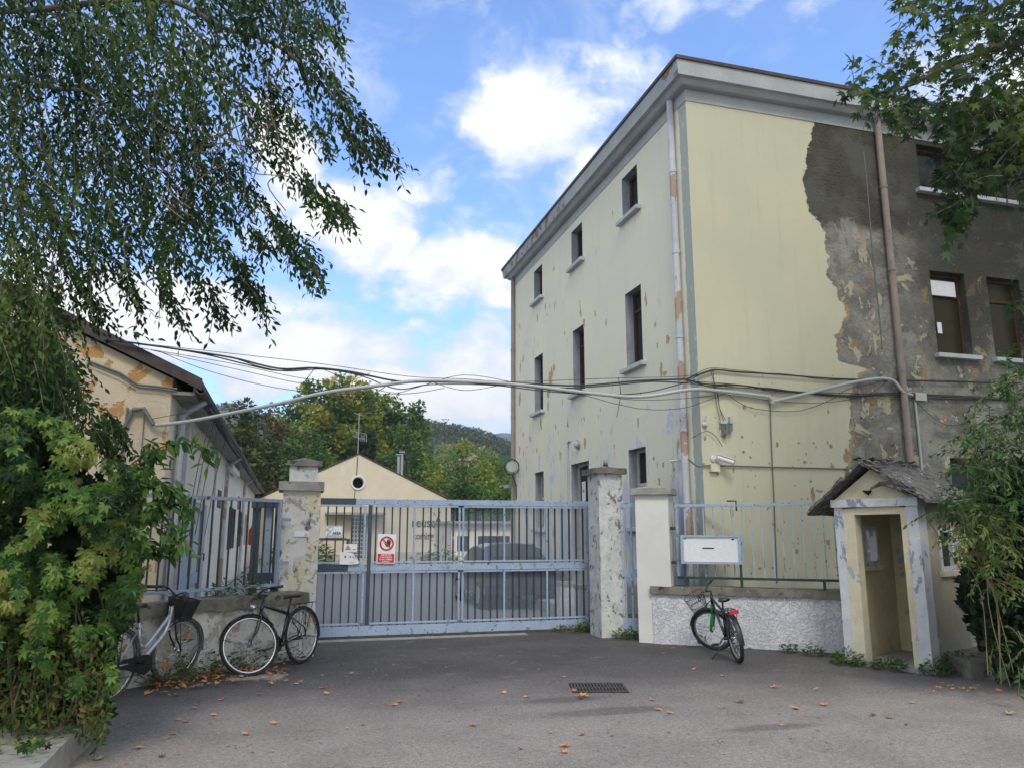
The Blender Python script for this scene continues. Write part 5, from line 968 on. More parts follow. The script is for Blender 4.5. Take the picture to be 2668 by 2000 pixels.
f.tube([tuple(at(-420, 1150, 7.4)*[1, 1, 0]), tuple(at(-420, 700, 7.4)), tuple(at(-400, 200, 7.3)), tuple(at(-380, -300, 7.2))], [.30, .24, .20, .14], 12)
tk = f.build('trunk', 'wood_tree', ht, smooth=True)
limbs = [([(-400, 300, 7.3), (-150, 60, 7.2), (100, 20, 7.0), (350, 0, 6.9), (480, 60, 6.9), (600, 100, 6.8), (720, 210, 6.8), (790, 290, 6.8)], .07), ([(-390, 100, 7.3), (100, -120, 7.3), (400, -60, 7.2), (560, 20, 7.2), (640, 130, 7.1)], .06),
         ([(-400, 400, 7.3), (-100, 200, 6.4), (30, 165, 6.3), (110, 190, 6.3), (200, 205, 6.3), (290, 300, 6.2), (380, 400, 6.2), (470, 540, 6.2)], .05), ([(350, 0, 6.9), (470, 120, 6.9), (560, 240, 6.9), (640, 370, 6.9), (700, 440, 6.9)], .028),
         ([(100, 20, 7.0), (250, 150, 7.0), (400, 300, 7.0), (520, 400, 7.0), (620, 500, 7.0)], .026), ([(-400, 500, 7.3), (-100, 420, 7.5), (100, 480, 7.5), (250, 560, 7.5), (340, 640, 7.5)], .035), ([(-400, 650, 7.3), (-150, 600, 6.5), (20, 610, 6.4), (110, 680, 6.4), (160, 780, 6.4)], .03),
         ([(540, 5, 7.0), (640, 8, 7.0), (690, -10, 7.0)], .018)]
for pts, r0 in limbs:
    f = MB(); c = catmull(tr(*pts), 5); f.tube(c, [r0*.55*(1-.85*i/len(c)) for i in range(len(c))], 7); f.build('limb', 'wood_tree', ht, smooth=True)
f = MB()
for t in tw1[::3]+tw2[::3]: f.tube(t, [.0045, .0035, .003, .002], 3, cap=False)
tag(f.build('twigs', 'wood_tree', ht), kind='stuff')
f = MB()
for _ in range(34):
    a, b = rng.uniform(0, 600), rng.uniform(80, 420)
    if a > 320: b = rng.uniform(60, 300)
    d = rng.uniform(5.7, 6.3); s = at(a, b, d); L_ = rng.uniform(.4, 1.1); w = rng.normal(0, .18, (6, 3)); f.tube(catmull([tuple(s+np.array([0, 0, -1])*L_*i/5+rt*L_*.12*i*rng.uniform(-.4, 1)+w[i]*.35*i/5) for i in range(6)], 4), .0045, 4)
f.build('bare_twigs', 'pale_stem', ht)

# ---- plane tree, top right
pt = empty('plane_tree', 'plane tree with broad lobed leaves overhanging the top right', 'tree', tuple(at(2900, 1150, 10)*[1, 1, 0]))
polys = [([(1985, -60), (1965, 20), (1945, 60), (1975, 110), (1900, 140), (1850, 165), (1826, 190), (1838, 212), (1880, 225), (1930, 245), (1990, 262), (2010, 215), (2000, 175), (2030, 150), (2120, 200), (2212, 240), (2300, 250), (2300, -60)], 620), ([(1960, 245), (2010, 262), (2060, 300), (2110, 330), (2190, 330), (2300, 300), (2300, 235), (2120, 205), (2040, 215)], 300),
         ([(2060, 300), (2110, 320), (2118, 380), (2095, 430), (2060, 480), (2045, 478), (2070, 410), (2045, 400), (2035, 370), (2070, 350)], 120), ([(2130, 300), (2300, 280), (2300, 440), (2190, 480), (2170, 470), (2200, 420), (2150, 380)], 170), ([(2165, 655), (2212, 650), (2290, 655), (2290, 690), (2190, 675)], 14), ([(2220, -500), (3300, -900), (3300, 420), (2350, 420)], 520), ([(1980, -400), (2300, -500), (2300, -60), (1985, -60)], 110)]
Ps, Ds = [], []; tws = []
for poly, n in polys:
    x, y = sample_poly(poly, n); k = np.array([mnoise.noise(Vector((a/70, b/70, 9))) for a, b in zip(x, y)]) < .28; x, y = x[k], y[k]
    d = rng.uniform(8.2, 10.6, len(x)); p, dd, tw = sprays(at(x, y-10, d), np.array([-.5, -.1, -.35])+rng.normal(0, .35, (len(x), 3)), rng.uniform(.15, .38, len(x)), 15, .15, .25, .05); Ps.append(p); Ds.append(dd); tws += tw
# rest of the crown, outside the picture: it shades the right end of the facade
for c3, r3_, n in (((14, 6, 11.5), 3.6, 700), ((10.8, 4.4, 11), 3.0, 420), ((16, 8.5, 10), 3.2, 500), ((14.5, 7.0, 7.5), 2.6, 420)):
    v = norm(rng.normal(0, 1, (n, 3)))*r3_*rng.random((n, 1))**.4; p, dd, tw = sprays(np.array(c3)+v, np.array([0, 0, -.4])+rng.normal(0, .4, (n, 3)), rng.uniform(.3, .5, n), 12, .15, .25, .05); Ps.append(p); Ds.append(dd)
P = np.concatenate(Ps); Dd = np.concatenate(Ds)+np.array([0, 0, -.35])
leafmesh('crown', T_MAPLE, P, Dd, rng.normal(0, .45, P.shape)+np.array([-.2, -.35, 1.]), rng.uniform(.08, .16, len(P)), 'leaf_plane', pt, clumprv(P, .9, 5, .55))
f = MB(); f.tube([tuple(at(2900, 1150, 10)*[1, 1, 0]), tuple(at(2880, 600, 10)), tuple(at(2850, 0, 10)), tuple(at(2800, -400, 10))], [.35, .3, .24, .15], 12); f.build('trunk', 'wood_tree', pt, smooth=True)
for pts, r0 in (([(2860, 200, 10), (2500, 60, 9.8), (2212, 90, 9.6), (2080, 130, 9.5), (1950, 190, 9.4), (1850, 205, 9.4)], .07), ([(2870, 400, 10), (2500, 200, 9.6), (2250, 240, 9.5), (2130, 320, 9.4), (2070, 420, 9.4)], .06), ([(2850, 0, 10), (2400, -60, 9.5), (2150, 20, 9.5), (2030, 100, 9.5)], .06), ([(2500, 200, 9.6), (2300, 330, 9.6), (2200, 430, 9.6)], .03)):
    f = MB(); c = catmull(tr(*pts), 5); f.tube(c, [r0*(1-.85*i/len(c)) for i in range(len(c))], 7); f.build('limb', 'wood_tree', pt, smooth=True)
f = MB()
for t in tws[::2]: f.tube(t, [.007, .005, .004, .003], 3, cap=False)
tag(f.build('twigs', 'wood_tree', pt), kind='stuff')

# ---- creeper bush, left
cb = empty('creeper_bush', 'tall bush overgrown with bright five leaflet creeper at the left edge', 'bush', tuple(at(60, 1640, 6.3)*[1, 1, 0]))
cpoly = [(-260, 850), (0, 872), (70, 880), (140, 905), (190, 945), (215, 985), (270, 1000), (320, 1010), (348, 1050), (335, 1095), (300, 1130), (322, 1185), (318, 1240), (300, 1290), (284, 1330), (278, 1385), (258, 1430), (246, 1490), (240, 1545), (222, 1600), (190, 1590), (100, 1610), (-260, 1650)]
x, y = sample_poly(cpoly, 7800)
gapn = np.array([mnoise.noise(Vector((a/60, b/75, 2))) for a, b in zip(x, y)])
low = np.clip((y-1290)/160, 0, 1)*np.clip((265-x)/70, .25, 1); k = (gapn < .17-low*.42); x, y, gapn = x[k], y[k], gapn[k]
d = 5.35+1.2*rng.random(len(x))**1.7+np.clip((x-120)/500, 0, .5)+gapn*.8; P = at(x, y, d)
out = np.array([.25, -1, .35])
Dd = np.array([.15, -.45, -1.])+rng.normal(0, .42, P.shape)
leafmesh('creeper_leaves', T_PALM, P, Dd, out+rng.normal(0, .45, P.shape), rng.uniform(.035, .085, len(P))*(1-.25*np.clip((y-1350)/250, 0, 1)), 'leaf_vine', cb, np.clip(clumprv(P, 2.4, 3, .75)-.12, 0, .86))
# inner conifer mass
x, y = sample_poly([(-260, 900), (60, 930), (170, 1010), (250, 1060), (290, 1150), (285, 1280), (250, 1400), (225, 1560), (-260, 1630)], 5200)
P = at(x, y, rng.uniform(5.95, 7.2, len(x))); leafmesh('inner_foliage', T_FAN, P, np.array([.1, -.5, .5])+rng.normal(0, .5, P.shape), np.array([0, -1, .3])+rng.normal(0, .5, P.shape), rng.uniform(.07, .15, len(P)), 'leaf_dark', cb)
x, y = sample_poly([(-60, 1330), (120, 1320), (215, 1400), (235, 1480), (225, 1600), (100, 1610), (-60, 1630)], 1700); P = at(x, y, rng.uniform(5.5, 6.4, len(x)))
leafmesh('dry_leaves', T_RH, P, rng.normal(0, 1, P.shape)+np.array([0, 0, -.6]), rng.normal(0, 1, P.shape), rng.uniform(.04, .08, len(P)), 'leaf_dry', cb)
x, y = sample_poly([(-60, 1300), (200, 1300), (262, 1380), (245, 1490), (240, 1560), (205, 1640), (180, 1600), (100, 1612), (-60, 1630)], 2600); P = at(x, y, rng.uniform(5.4, 6.3, len(x)))
leafmesh('small_leaves', T_RH, P, rng.normal(0, 1, P.shape)+np.array([0, -.3, -.2]), rng.normal(0, .7, P.shape)+np.array([0, -.5, 1]), rng.uniform(.035, .07, len(P)), 'leaf_shrub', cb)
f = MB()
for _ in range(46):
    a = rng.uniform(-20, 190); s = at(a, rng.uniform(1540, 1620), rng.uniform(5.6, 6.3)); e_ = s+np.array([-.15+rng.normal(0, .16), rng.normal(0, .2), rng.uniform(.5, 1.4)]); m_ = (s+e_)/2+rng.normal(0, .07, 3)
    f.tube(catmull([tuple(s), tuple(m_), tuple(e_)], 4), [.006]*8+[.003], 4)
f.build('stems', 'pale_stem', cb)
# outreaching sprays with simple leaves in front of the low building
spr = [([(250, 1030), (300, 990), (350, 965), (410, 958), (455, 990)], 46), ([(260, 1060), (320, 1045), (370, 1060), (400, 1100)], 40), ([(280, 1110), (330, 1120), (375, 1150), (395, 1185)], 34), ([(180, 960), (220, 930), (250, 925)], 20), ([(270, 1020), (330, 1000), (330, 960)], 18), ([(290, 1150), (330, 1180), (370, 1190)], 20), ([(240, 1000), (290, 1030), (350, 1040), (392, 1075)], 36), ([(260, 1080), (320, 1090), (360, 1085)], 30)]
Ps, Ds = [], []; f = MB()
for pts, n in spr:
    d0 = rng.uniform(6.3, 6.9); c = np.array(catmull(tr(*[(a, b, d0) for a, b in pts]), 6)); f.tube([tuple(q) for q in c], .006, 4)
    for _ in range(n*2): q = c[rng.integers(2, len(c))]; Ps.append(q+rng.normal(0, .035, 3)); Ds.append(np.array([.45, 0, -.55])+rng.normal(0, .5, 3))
P = np.array(Ps); lm = leafmesh('spray_leaves', T_RH, P, np.array(Ds), np.array([0, -.6, 1])+rng.normal(0, .4, P.shape), rng.uniform(.08, .14, len(P)), 'leaf_shrub', cb); f.build('spray_stems', 'pale_stem', cb)

# ---- shrubs, right
sr = empty('leafy_shrub', 'tall shrub with long compound leaves beside the sentry booth at the right edge', 'shrub', tuple(at(2160, 1480, 8.2)*[1, 1, 0]))
zones = [([(2110, 830), (2150, 800), (2300, 770), (2300, 900), (2150, 900)], 100, 'leaf_shrub'), ([(2020, 960), (2060, 920), (2150, 900), (2300, 900), (2300, 1010), (2120, 1050), (2030, 1010)], 150, 'leaf_shrub'), ([(2050, 1010), (2120, 1010), (2212, 1000), (2300, 1000), (2300, 1130), (2110, 1180), (2060, 1130), (2020, 1100), (2050, 1060)], 190, 'leaf_shrub'), ([(2050, 1120), (2130, 1100), (2160, 1200), (2120, 1300), (2060, 1220)], 110, 'leaf_dry'), ([(2000, 1080), (2050, 1065), (2100, 1080), (2060, 1130), (2000, 1120)], 40, 'leaf_shrub'), ([(2110, 1370), (2212, 1350), (2300, 1340), (2300, 1480), (2130, 1450)], 40, 'leaf_shrub')]
Ps, Ds, Rv, tws = [], [], [], []
for poly, n, mt in zones:
    x, y = sample_poly(poly, n); s = at(x+35, y-10, rng.uniform(7.3, 8.5, len(x)))
    p, dd, tw = sprays(s, np.array([-.25, -.3, .0])+rng.normal(0, .55, (len(x), 3)), rng.uniform(.18, .38, len(x)), 42, .07, .3, .01); Ps.append(p); Ds.append(dd); tws += tw; Rv.append(np.clip(rng.normal(.35 if mt == 'leaf_shrub' else .9, .2, len(p)), 0, 1))
P = np.concatenate(Ps); leafmesh('foliage', T_RH, P, np.concatenate(Ds), np.array([0, -.5, 1])+rng.normal(0, .4, P.shape), rng.uniform(.045, .085, len(P)), 'leaf_shrub', sr, np.concatenate(Rv))
f = MB()
for t in tws: f.tube(t, .004, 3, cap=False)
for _ in range(7): s = at(rng.uniform(2130, 2260), rng.uniform(1440, 1490), rng.uniform(7.5, 8.3)); f.tube(catmull([tuple(s), tuple(s+np.array([rng.normal(0, .12), 0, .8])), tuple(s+np.array([rng.normal(-.1, .2), 0, rng.uniform(1.0, 2.0)]))], 4), .006, 4)
f.build('stems', 'pale_stem', sr)
sr2 = empty('dark_evergreen', 'dense dark evergreen shrub behind the stems at the right edge', 'shrub', tuple(at(2190, 1470, 8.6)*[1, 1, 0]))
x, y = sample_poly([(2078, 1250), (2100, 1190), (2125, 1120), (2150, 1060), (2190, 1010), (2400, 980), (2400, 1490), (2200, 1480), (2145, 1440), (2100, 1370), (2080, 1310)], 6500); d = rng.uniform(7.9, 9.2, len(x)); P = at(x, y, d)
leafmesh('foliage', T_FAN, P, np.array([-.2, -.5, .7])+rng.normal(0, .5, P.shape), np.array([-.3, -1, .3])+rng.normal(0, .5, P.shape), rng.uniform(.07, .14, len(P)), 'leaf_dark', sr2, clumprv(P, 3, 8, .6))
f = MB(); b0 = at(2190, 1470, 8.6)
for _ in range(5): s = b0*[1, 1, 0]+np.array([.25+abs(rng.normal(0, .2)), rng.normal(0, .15), 0]); f.tube([tuple(s), tuple(s+np.array([rng.normal(0, .15), 0, 1.2])), tuple(s+np.array([rng.normal(0, .3), 0, 2.3]))], [.04, .03, .01], 6)
f.build('trunk', 'wood_tree', sr2)

# ---- weeds at the foot of things
def weed(label, cx, cy, r_, n, h, z=0, mat='weed', size=(.03, .07)):
    o = empty('weed_clump', label, 'weed', (cx, cy, z), 'weeds growing at the foot of walls'); a = rng.uniform(0, 2*np.pi, n); q = np.sqrt(rng.random(n))*r_
    hh = rng.random(n)*h*(1-.6*q/r_); P = np.stack([cx+np.cos(a)*q, cy+np.sin(a)*q, z+.01+hh], -1)
    leafmesh('leaves', T_RH, P, np.stack([np.cos(a), np.sin(a), rng.uniform(-.2, .9, n)], -1), np.array([0, 0, 1.])+rng.normal(0, .4, (n, 3)), rng.uniform(*size, n), mat, o)
    f = MB()
    for i in range(0, n, 6): f.tube([(cx+rng.normal(0, r_*.2), cy+rng.normal(0, r_*.2), z), tuple(P[i])], .002, 3, cap=False)
    f.build('stems', 'pale_stem', o)
weed('large weed clump under the silver bicycle', -1.25, 9.75, .32, 520, .34); weed('weeds behind the silver front wheel', -.95, 10.15, .30, 420, .40); weed('weeds between the two left bicycles', -.62, 10.35, .22, 220, .22)
weed('weeds behind the black bicycle front wheel', -.42, 10.45, .25, 260, .38); weed('low weeds below the black bicycle pedals', .12, 10.85, .16, 120, .2); weed('climbing weed on the low wall behind the silver bicycle', -1.15, 10.0, .14, 260, .95)
weed('weeds at the right foot of the sliding gate', 4.75, 12.85, .32, 260, .12); weed('weeds at the bottom corner of the gate by the stained pillar', 5.0, 12.75, .16, 180, .26); weed('weeds under the pedestrian gate', 5.25, 11.75, .20, 240, .22)
weed('pair of small weeds at the low wall left of the booth', 6.85, 9.80, .12, 110, .16); weed('small weed beside the booth corner post', 7.0, 9.45, .12, 130, .18); weed('green weeds at the left side of the booth step', 6.98, 8.72, .20, 340, .20)
weed('green weeds on the middle of the booth step', 7.17, 8.25, .20, 260, .16); weed('weeds at the right corner of the booth', 7.42, 7.80, .14, 180, .24); weed('broad weeds beside the booth right side', 7.85, 7.85, .32, 520, .30, mat='leaf_shrub'); weed('weeds on the kerb under the right shrub', 8.4, 7.75, .35, 420, .35, mat='leaf_shrub')
weed('small weed rooted in the rough white wall', 5.98, 10.62, .05, 40, .22); weed('tiny weed at the foot of the rough white wall', 6.35, 10.32, .05, 40, .14); weed('weeds on the coping behind the left railing', -.75, 10.65, .18, 170, .22, .86); weed('leafy weeds on the coping near the railing end', -.45, 10.85, .16, 200, .34, .86)
# yard greenery seen through the gate
weed('low green shrub in the yard beside the gabled house door', .6, 40, 1.6, 900, 1.9, mat='leaf_green', size=(.15, .3)); weed('weedy strip along the yard kerb', 5.3, 19.5, .9, 500, .35, size=(.06, .12)); weed('weedy strip beside the pale bollards', 5.2, 17.0, .5, 260, .3, size=(.05, .1)); weed('bush beside the flat roofed shed', 6.3, 33, .9, 500, 1.3, mat='leaf_green', size=(.12, .25))

# ---- background trees
def bg_tree(name, label, X, Y, top, wid, base, mat, n, ls, col=False, bark='wood_tree', gap=.0, seed=0):
    ls *= 1.3
    o = empty(name, label, 'tree', (X, Y, 0), 'trees beyond the gabled house'); r9 = np.random.default_rng(seed+50)
    nc = 40 if not col else 44; cc = []
    for i in range(nc):
        t = (i+.5)/nc; z = base+(top-base)*t; prof_ = (math.sin(math.pi*min(1, t*.8+.18))**.7) if not col else math.sin(math.pi*(.16+.74*t))**.6; a = i*2.4+r9.uniform(-.4, .4); q = wid/2*prof_*r9.uniform(.35, .9)
        cc.append((X+math.cos(a)*q, Y+math.sin(a)*q, z+r9.normal(0, .3), wid*(.17 if not col else .20)*r9.uniform(.7, 1.25)*max(.45, prof_)))
    cc = np.array(cc); idx = r9.choice(len(cc), n, p=cc[:, 3]**2/sum(cc[:, 3]**2)); v = norm(r9.normal(0, 1, (n, 3))); rad = r9.random(n)**.45*(1+.35*r9.random(n)*(r9.random(n) < .25))
    P = cc[idx, :3]+v*(cc[idx, 3]*rad)[:, None]*np.array([1, 1, 1.15 if col else .85]); rv = np.clip(clumprv(P, .55/ls*.35, seed, .7)+.12*(v[:, 2]), 0, 1)
    leafmesh('crown', T_FAN, P, v+r9.normal(0, .6, (n, 3))+np.array([0, 0, .4 if col else -.2]), r9.normal(0, .5, (n, 3))+np.array([0, -.3, 1]), r9.uniform(.6, 1.3, n)*ls, mat, o, rv)
    f = MB(); f.tube([(X, Y, 0), (X+.1, Y, top*.45), (X, Y, top*.9)], [top*.02, top*.014, top*.004], 7)
    for i in range(0, nc, 3): f.tube([(X, Y, cc[i, 2]*.75), ((X+cc[i, 0])/2, (Y+cc[i, 1])/2, cc[i, 2]*.9), tuple(cc[i, :3])], [top*.007, top*.005, top*.002], 4)
    f.build('trunk', bark, o)
BT = [('poplar_tree', 'left and broadest of the yellowing poplars', 2.0, 76, 15.4, 8.5, 2, 'leaf_poplar', 12000, .34, True), ('poplar_tree', 'tallest middle poplar, turning yellow', 5.4, 78, 16.4, 8.0, 2, 'leaf_poplar', 12000, .34, True), ('poplar_tree', 'poplar behind and right of the tallest one', 8.2, 80, 15.6, 6.5, 2, 'leaf_poplar', 9000, .34, True), ('poplar_tree', 'separate greener poplar at the right of the poplar row', 11.2, 80, 15.0, 6.2, 2, 'leaf_green', 10000, .32, True),
      ('deciduous_tree', 'thin brownish tree left of the poplars', -2.4, 70, 12.2, 6.4, 3, 'leaf_brown', 5500, .26, False), ('magnolia_tree', 'dark olive broad leaved tree beside the low building roof', -3.6, 58, 10.3, 7.0, 1, 'leaf_olive', 8000, .26, False), ('deciduous_tree', 'dense mid green tree behind the left gate pillar', .9, 60, 9.3, 7.4, 1, 'leaf_green', 8500, .20, False),
      ('conifer_tree', 'narrow dark conifer behind the aerial', 6.4, 70, 10.6, 2.2, 2, 'leaf_dark', 3200, .24, True), ('deciduous_tree', 'light green tree right of the gabled house ridge', 9.4, 64, 10.2, 6.8, 1, 'leaf_green', 8500, .2, False), ('deciduous_tree', 'yellow green tree right of the two flues', 12.2, 56, 8.3, 7.4, 1, 'leaf_yellow', 8500, .18, False), ('deciduous_tree', 'rounded yellow green tree near the far corner of the tall building', 14.8, 58, 7.6, 6.5, 1, 'leaf_yellow', 6000, .18, False), ('deciduous_tree', 'dark green low tree right behind the flat roofed shed', 13.2, 46, 4.6, 5.0, .5, 'leaf_green', 5000, .16, False), ('deciduous_tree', 'low green tree behind the right slope of the gabled house', 11.3, 50, 5.6, 5.0, .5, 'leaf_green', 5500, .17, False), ('deciduous_tree', 'green tree closing the gap between the dark olive tree and the house', -.9, 66, 7.6, 6.5, 1, 'leaf_green', 6000, .2, False)]
for i, b in enumerate(BT): bg_tree(*b, seed=i)

# ---- hills with woods
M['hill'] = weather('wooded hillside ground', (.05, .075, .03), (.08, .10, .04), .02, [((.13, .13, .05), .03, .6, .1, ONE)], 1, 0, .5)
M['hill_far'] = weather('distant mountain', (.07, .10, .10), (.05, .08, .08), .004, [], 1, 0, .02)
def hill(name, y0, y1, prof_, mat, label, extra=1.0):
    f = MB(); ns = 60; nd = 16; xs = [p[0] for p in prof_]; zs = [p[1] for p in prof_]; vs = []
    for i in range(ns+1):
        X = xs[0]+(xs[-1]-xs[0])*i/ns; Z = float(np.interp(X, xs, zs))
        for j in range(nd+1):
            t = j/nd; yy = y0+(y1-y0)*t; s = (t*t*(3-2*t)); vs.append((X*(yy/y1)**extra, yy, Z*s+mnoise.noise(Vector((X*.02, yy*.02, 0)))*Z*.06*(1-t)*4*t-.5*(1-t)))
        vs.append((X*1.2, y1*1.4, 0))
    q = nd+2; f.add(vs, [(i*q+j, (i+1)*q+j, (i+1)*q+j+1, i*q+j+1) for i in range(ns) for j in range(nd+1)]); o = f.build(name, mat, smooth=True); return tag(o, label, kind='structure')
def ridge(pts, Yd):  # picture skyline -> (x, z) at distance Yd
    out = []
    for px, py in pts:
        p = at(px, py, 1.0)-np.array([0, 0, 1.65]); t = Yd/p[1]; out.append((float(p[0]*t), float(1.65+p[2]*t)))
    return out
RG = ridge([(300, 925), (400, 905), (455, 900), (480, 896), (510, 900), (535, 908), (560, 920), (600, 925), (650, 945), (760, 960), (900, 990)], 620)
RR = ridge([(780, 980), (860, 945), (900, 936), (930, 942), (960, 946), (1000, 951), (1030, 958), (1060, 966), (1085, 978), (1110, 988), (1200, 1010), (1400, 1050)], 360)
hill('wooded_hill', 200, 620, RG, 'hill', 'hazy wooded hill behind the low building'); hill('wooded_hill', 110, 360, RR, 'hill', 'nearer wooded hill left of the tall building')
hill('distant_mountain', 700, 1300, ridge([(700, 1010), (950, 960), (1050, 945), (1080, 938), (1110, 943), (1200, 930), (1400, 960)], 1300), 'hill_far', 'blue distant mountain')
def forest(name, label, prof_, y0, y1, n, hmin, hmax, mats, sk=.0):
    xs = [p[0] for p in prof_]; zs = [p[1] for p in prof_]; Ps, Ns, Sz, Rv = [], [], [], []
    for _ in range(n):
        t = rng.random()**.8; X = rng.uniform(xs[0], xs[-1]); yy = y0+(y1-y0)*t; Z = float(np.interp(X, xs, zs))*(t*t*(3-2*t)); x_ = X*(yy/y1); h = rng.uniform(hmin, hmax); con = rng.random() < .25; m = 34 if con else 40; tone = rng.random()
        q = rng.random(m); a = rng.uniform(0, 6.28, m); rr_ = (h*.20*(1-q)+.2) if con else h*.36*np.sin(np.pi*np.clip(q*.85+.15, 0, 1))*np.sqrt(rng.random(m))
        P = np.stack([x_+np.cos(a)*rr_, yy+np.sin(a)*rr_, Z+q*h], -1); Ps.append(P); Ns.append(np.stack([np.cos(a), np.sin(a), np.full(m, .3)], -1)); Sz.append(np.full(m, h*.17)); Rv.append(np.clip((tone*.28 if con else .25+tone*.7)+rng.normal(0, .07, m), 0, 1))
    P = np.concatenate(Ps); return tag(leafmesh(name, T_FAN, P, np.concatenate(Ns)+rng.normal(0, .5, P.shape), np.array([0, -.3, 1])+rng.normal(0, .5, P.shape), np.concatenate(Sz)*rng.uniform(.6, 1.3, len(P)), mats), label, kind='stuff')
M['leaf_forest'] = leaf_mat('mixed forest foliage', [(.015, .03, .015), (.03, .055, .02), (.055, .085, .025), (.10, .115, .03), (.16, .13, .04)], .15, .7)
forest('forest', 'woods covering the hazy left hill', [p for p in RG if RG[1][0] <= p[0] <= RG[9][0]], 380, 620, 1900, 5, 9, 'leaf_forest')
forest('forest', 'mixed autumn woods covering the nearer right hill', RR[1:10], 150, 360, 2600, 3, 6.0, 'leaf_forest')
# vineyard rows, house and pylon on the near hill
hp = lambda px, py, d: Vector(at(px, py, d))
v0 = hp(1040, 1020, 160); f = MB()
for k in range(9): a = hp(1035+k*2, 1022-k*4.2, 158+k*3); b = hp(1125+k*2, 1030-k*4.4, 158+k*3); f.tube([a, (a+b)/2+Vector((0, 0, .5)), b], .55, 5)
vy = f.build('vineyard_rows', 'weed'); tag(vy, 'pale green vineyard rows on the slope beside the tall building', kind='stuff')
ch = hp(1022, 1010, 120); hs = empty('hillside_house', 'small pinkish house half hidden by trees on the near hill', 'house', tuple(ch)); M['pink'] = weather('pink house plaster', (.40, .30, .26), None, .5, [], .9, 0)
f = MB(); f.box((ch.x-2.2, ch.y, ch.z-6), (ch.x+1.6, ch.y+6, ch.z+1.2)); f.build('wall', 'pink', hs); f = MB(); f.prism([(-2.6, 1.1), (2.0, 1.1), (-.3, 2.3)], lambda a, b, d: (ch.x+a, ch.y+d, ch.z+b), -.4, 6.4); f.build('roof', 'pink', hs)
for x_ in (-1.5, .2): f = MB(); f.box((ch.x+x_, ch.y-.04, ch.z-1), (ch.x+x_+.7, ch.y-.01, ch.z)); f.build('window', 'pane', hs)
cp = hp(962, 928, 355); f = MB(); 
for sx in (-1, 1): f.tube([tuple(cp+Vector((sx*1.3, 0, -2))), tuple(cp+Vector((sx*.25, 0, 3.5))), tuple(cp+Vector((sx*1.6, 0, 5)))], .16, 4)
f.tube([tuple(cp+Vector((-1.8, 0, 5))), tuple(cp+Vector((1.8, 0, 5)))], .14, 4); tag(f.build('pylon', 'grey_metal'), 'tiny steel power pylon on the skyline of the near hill', 'pylon')
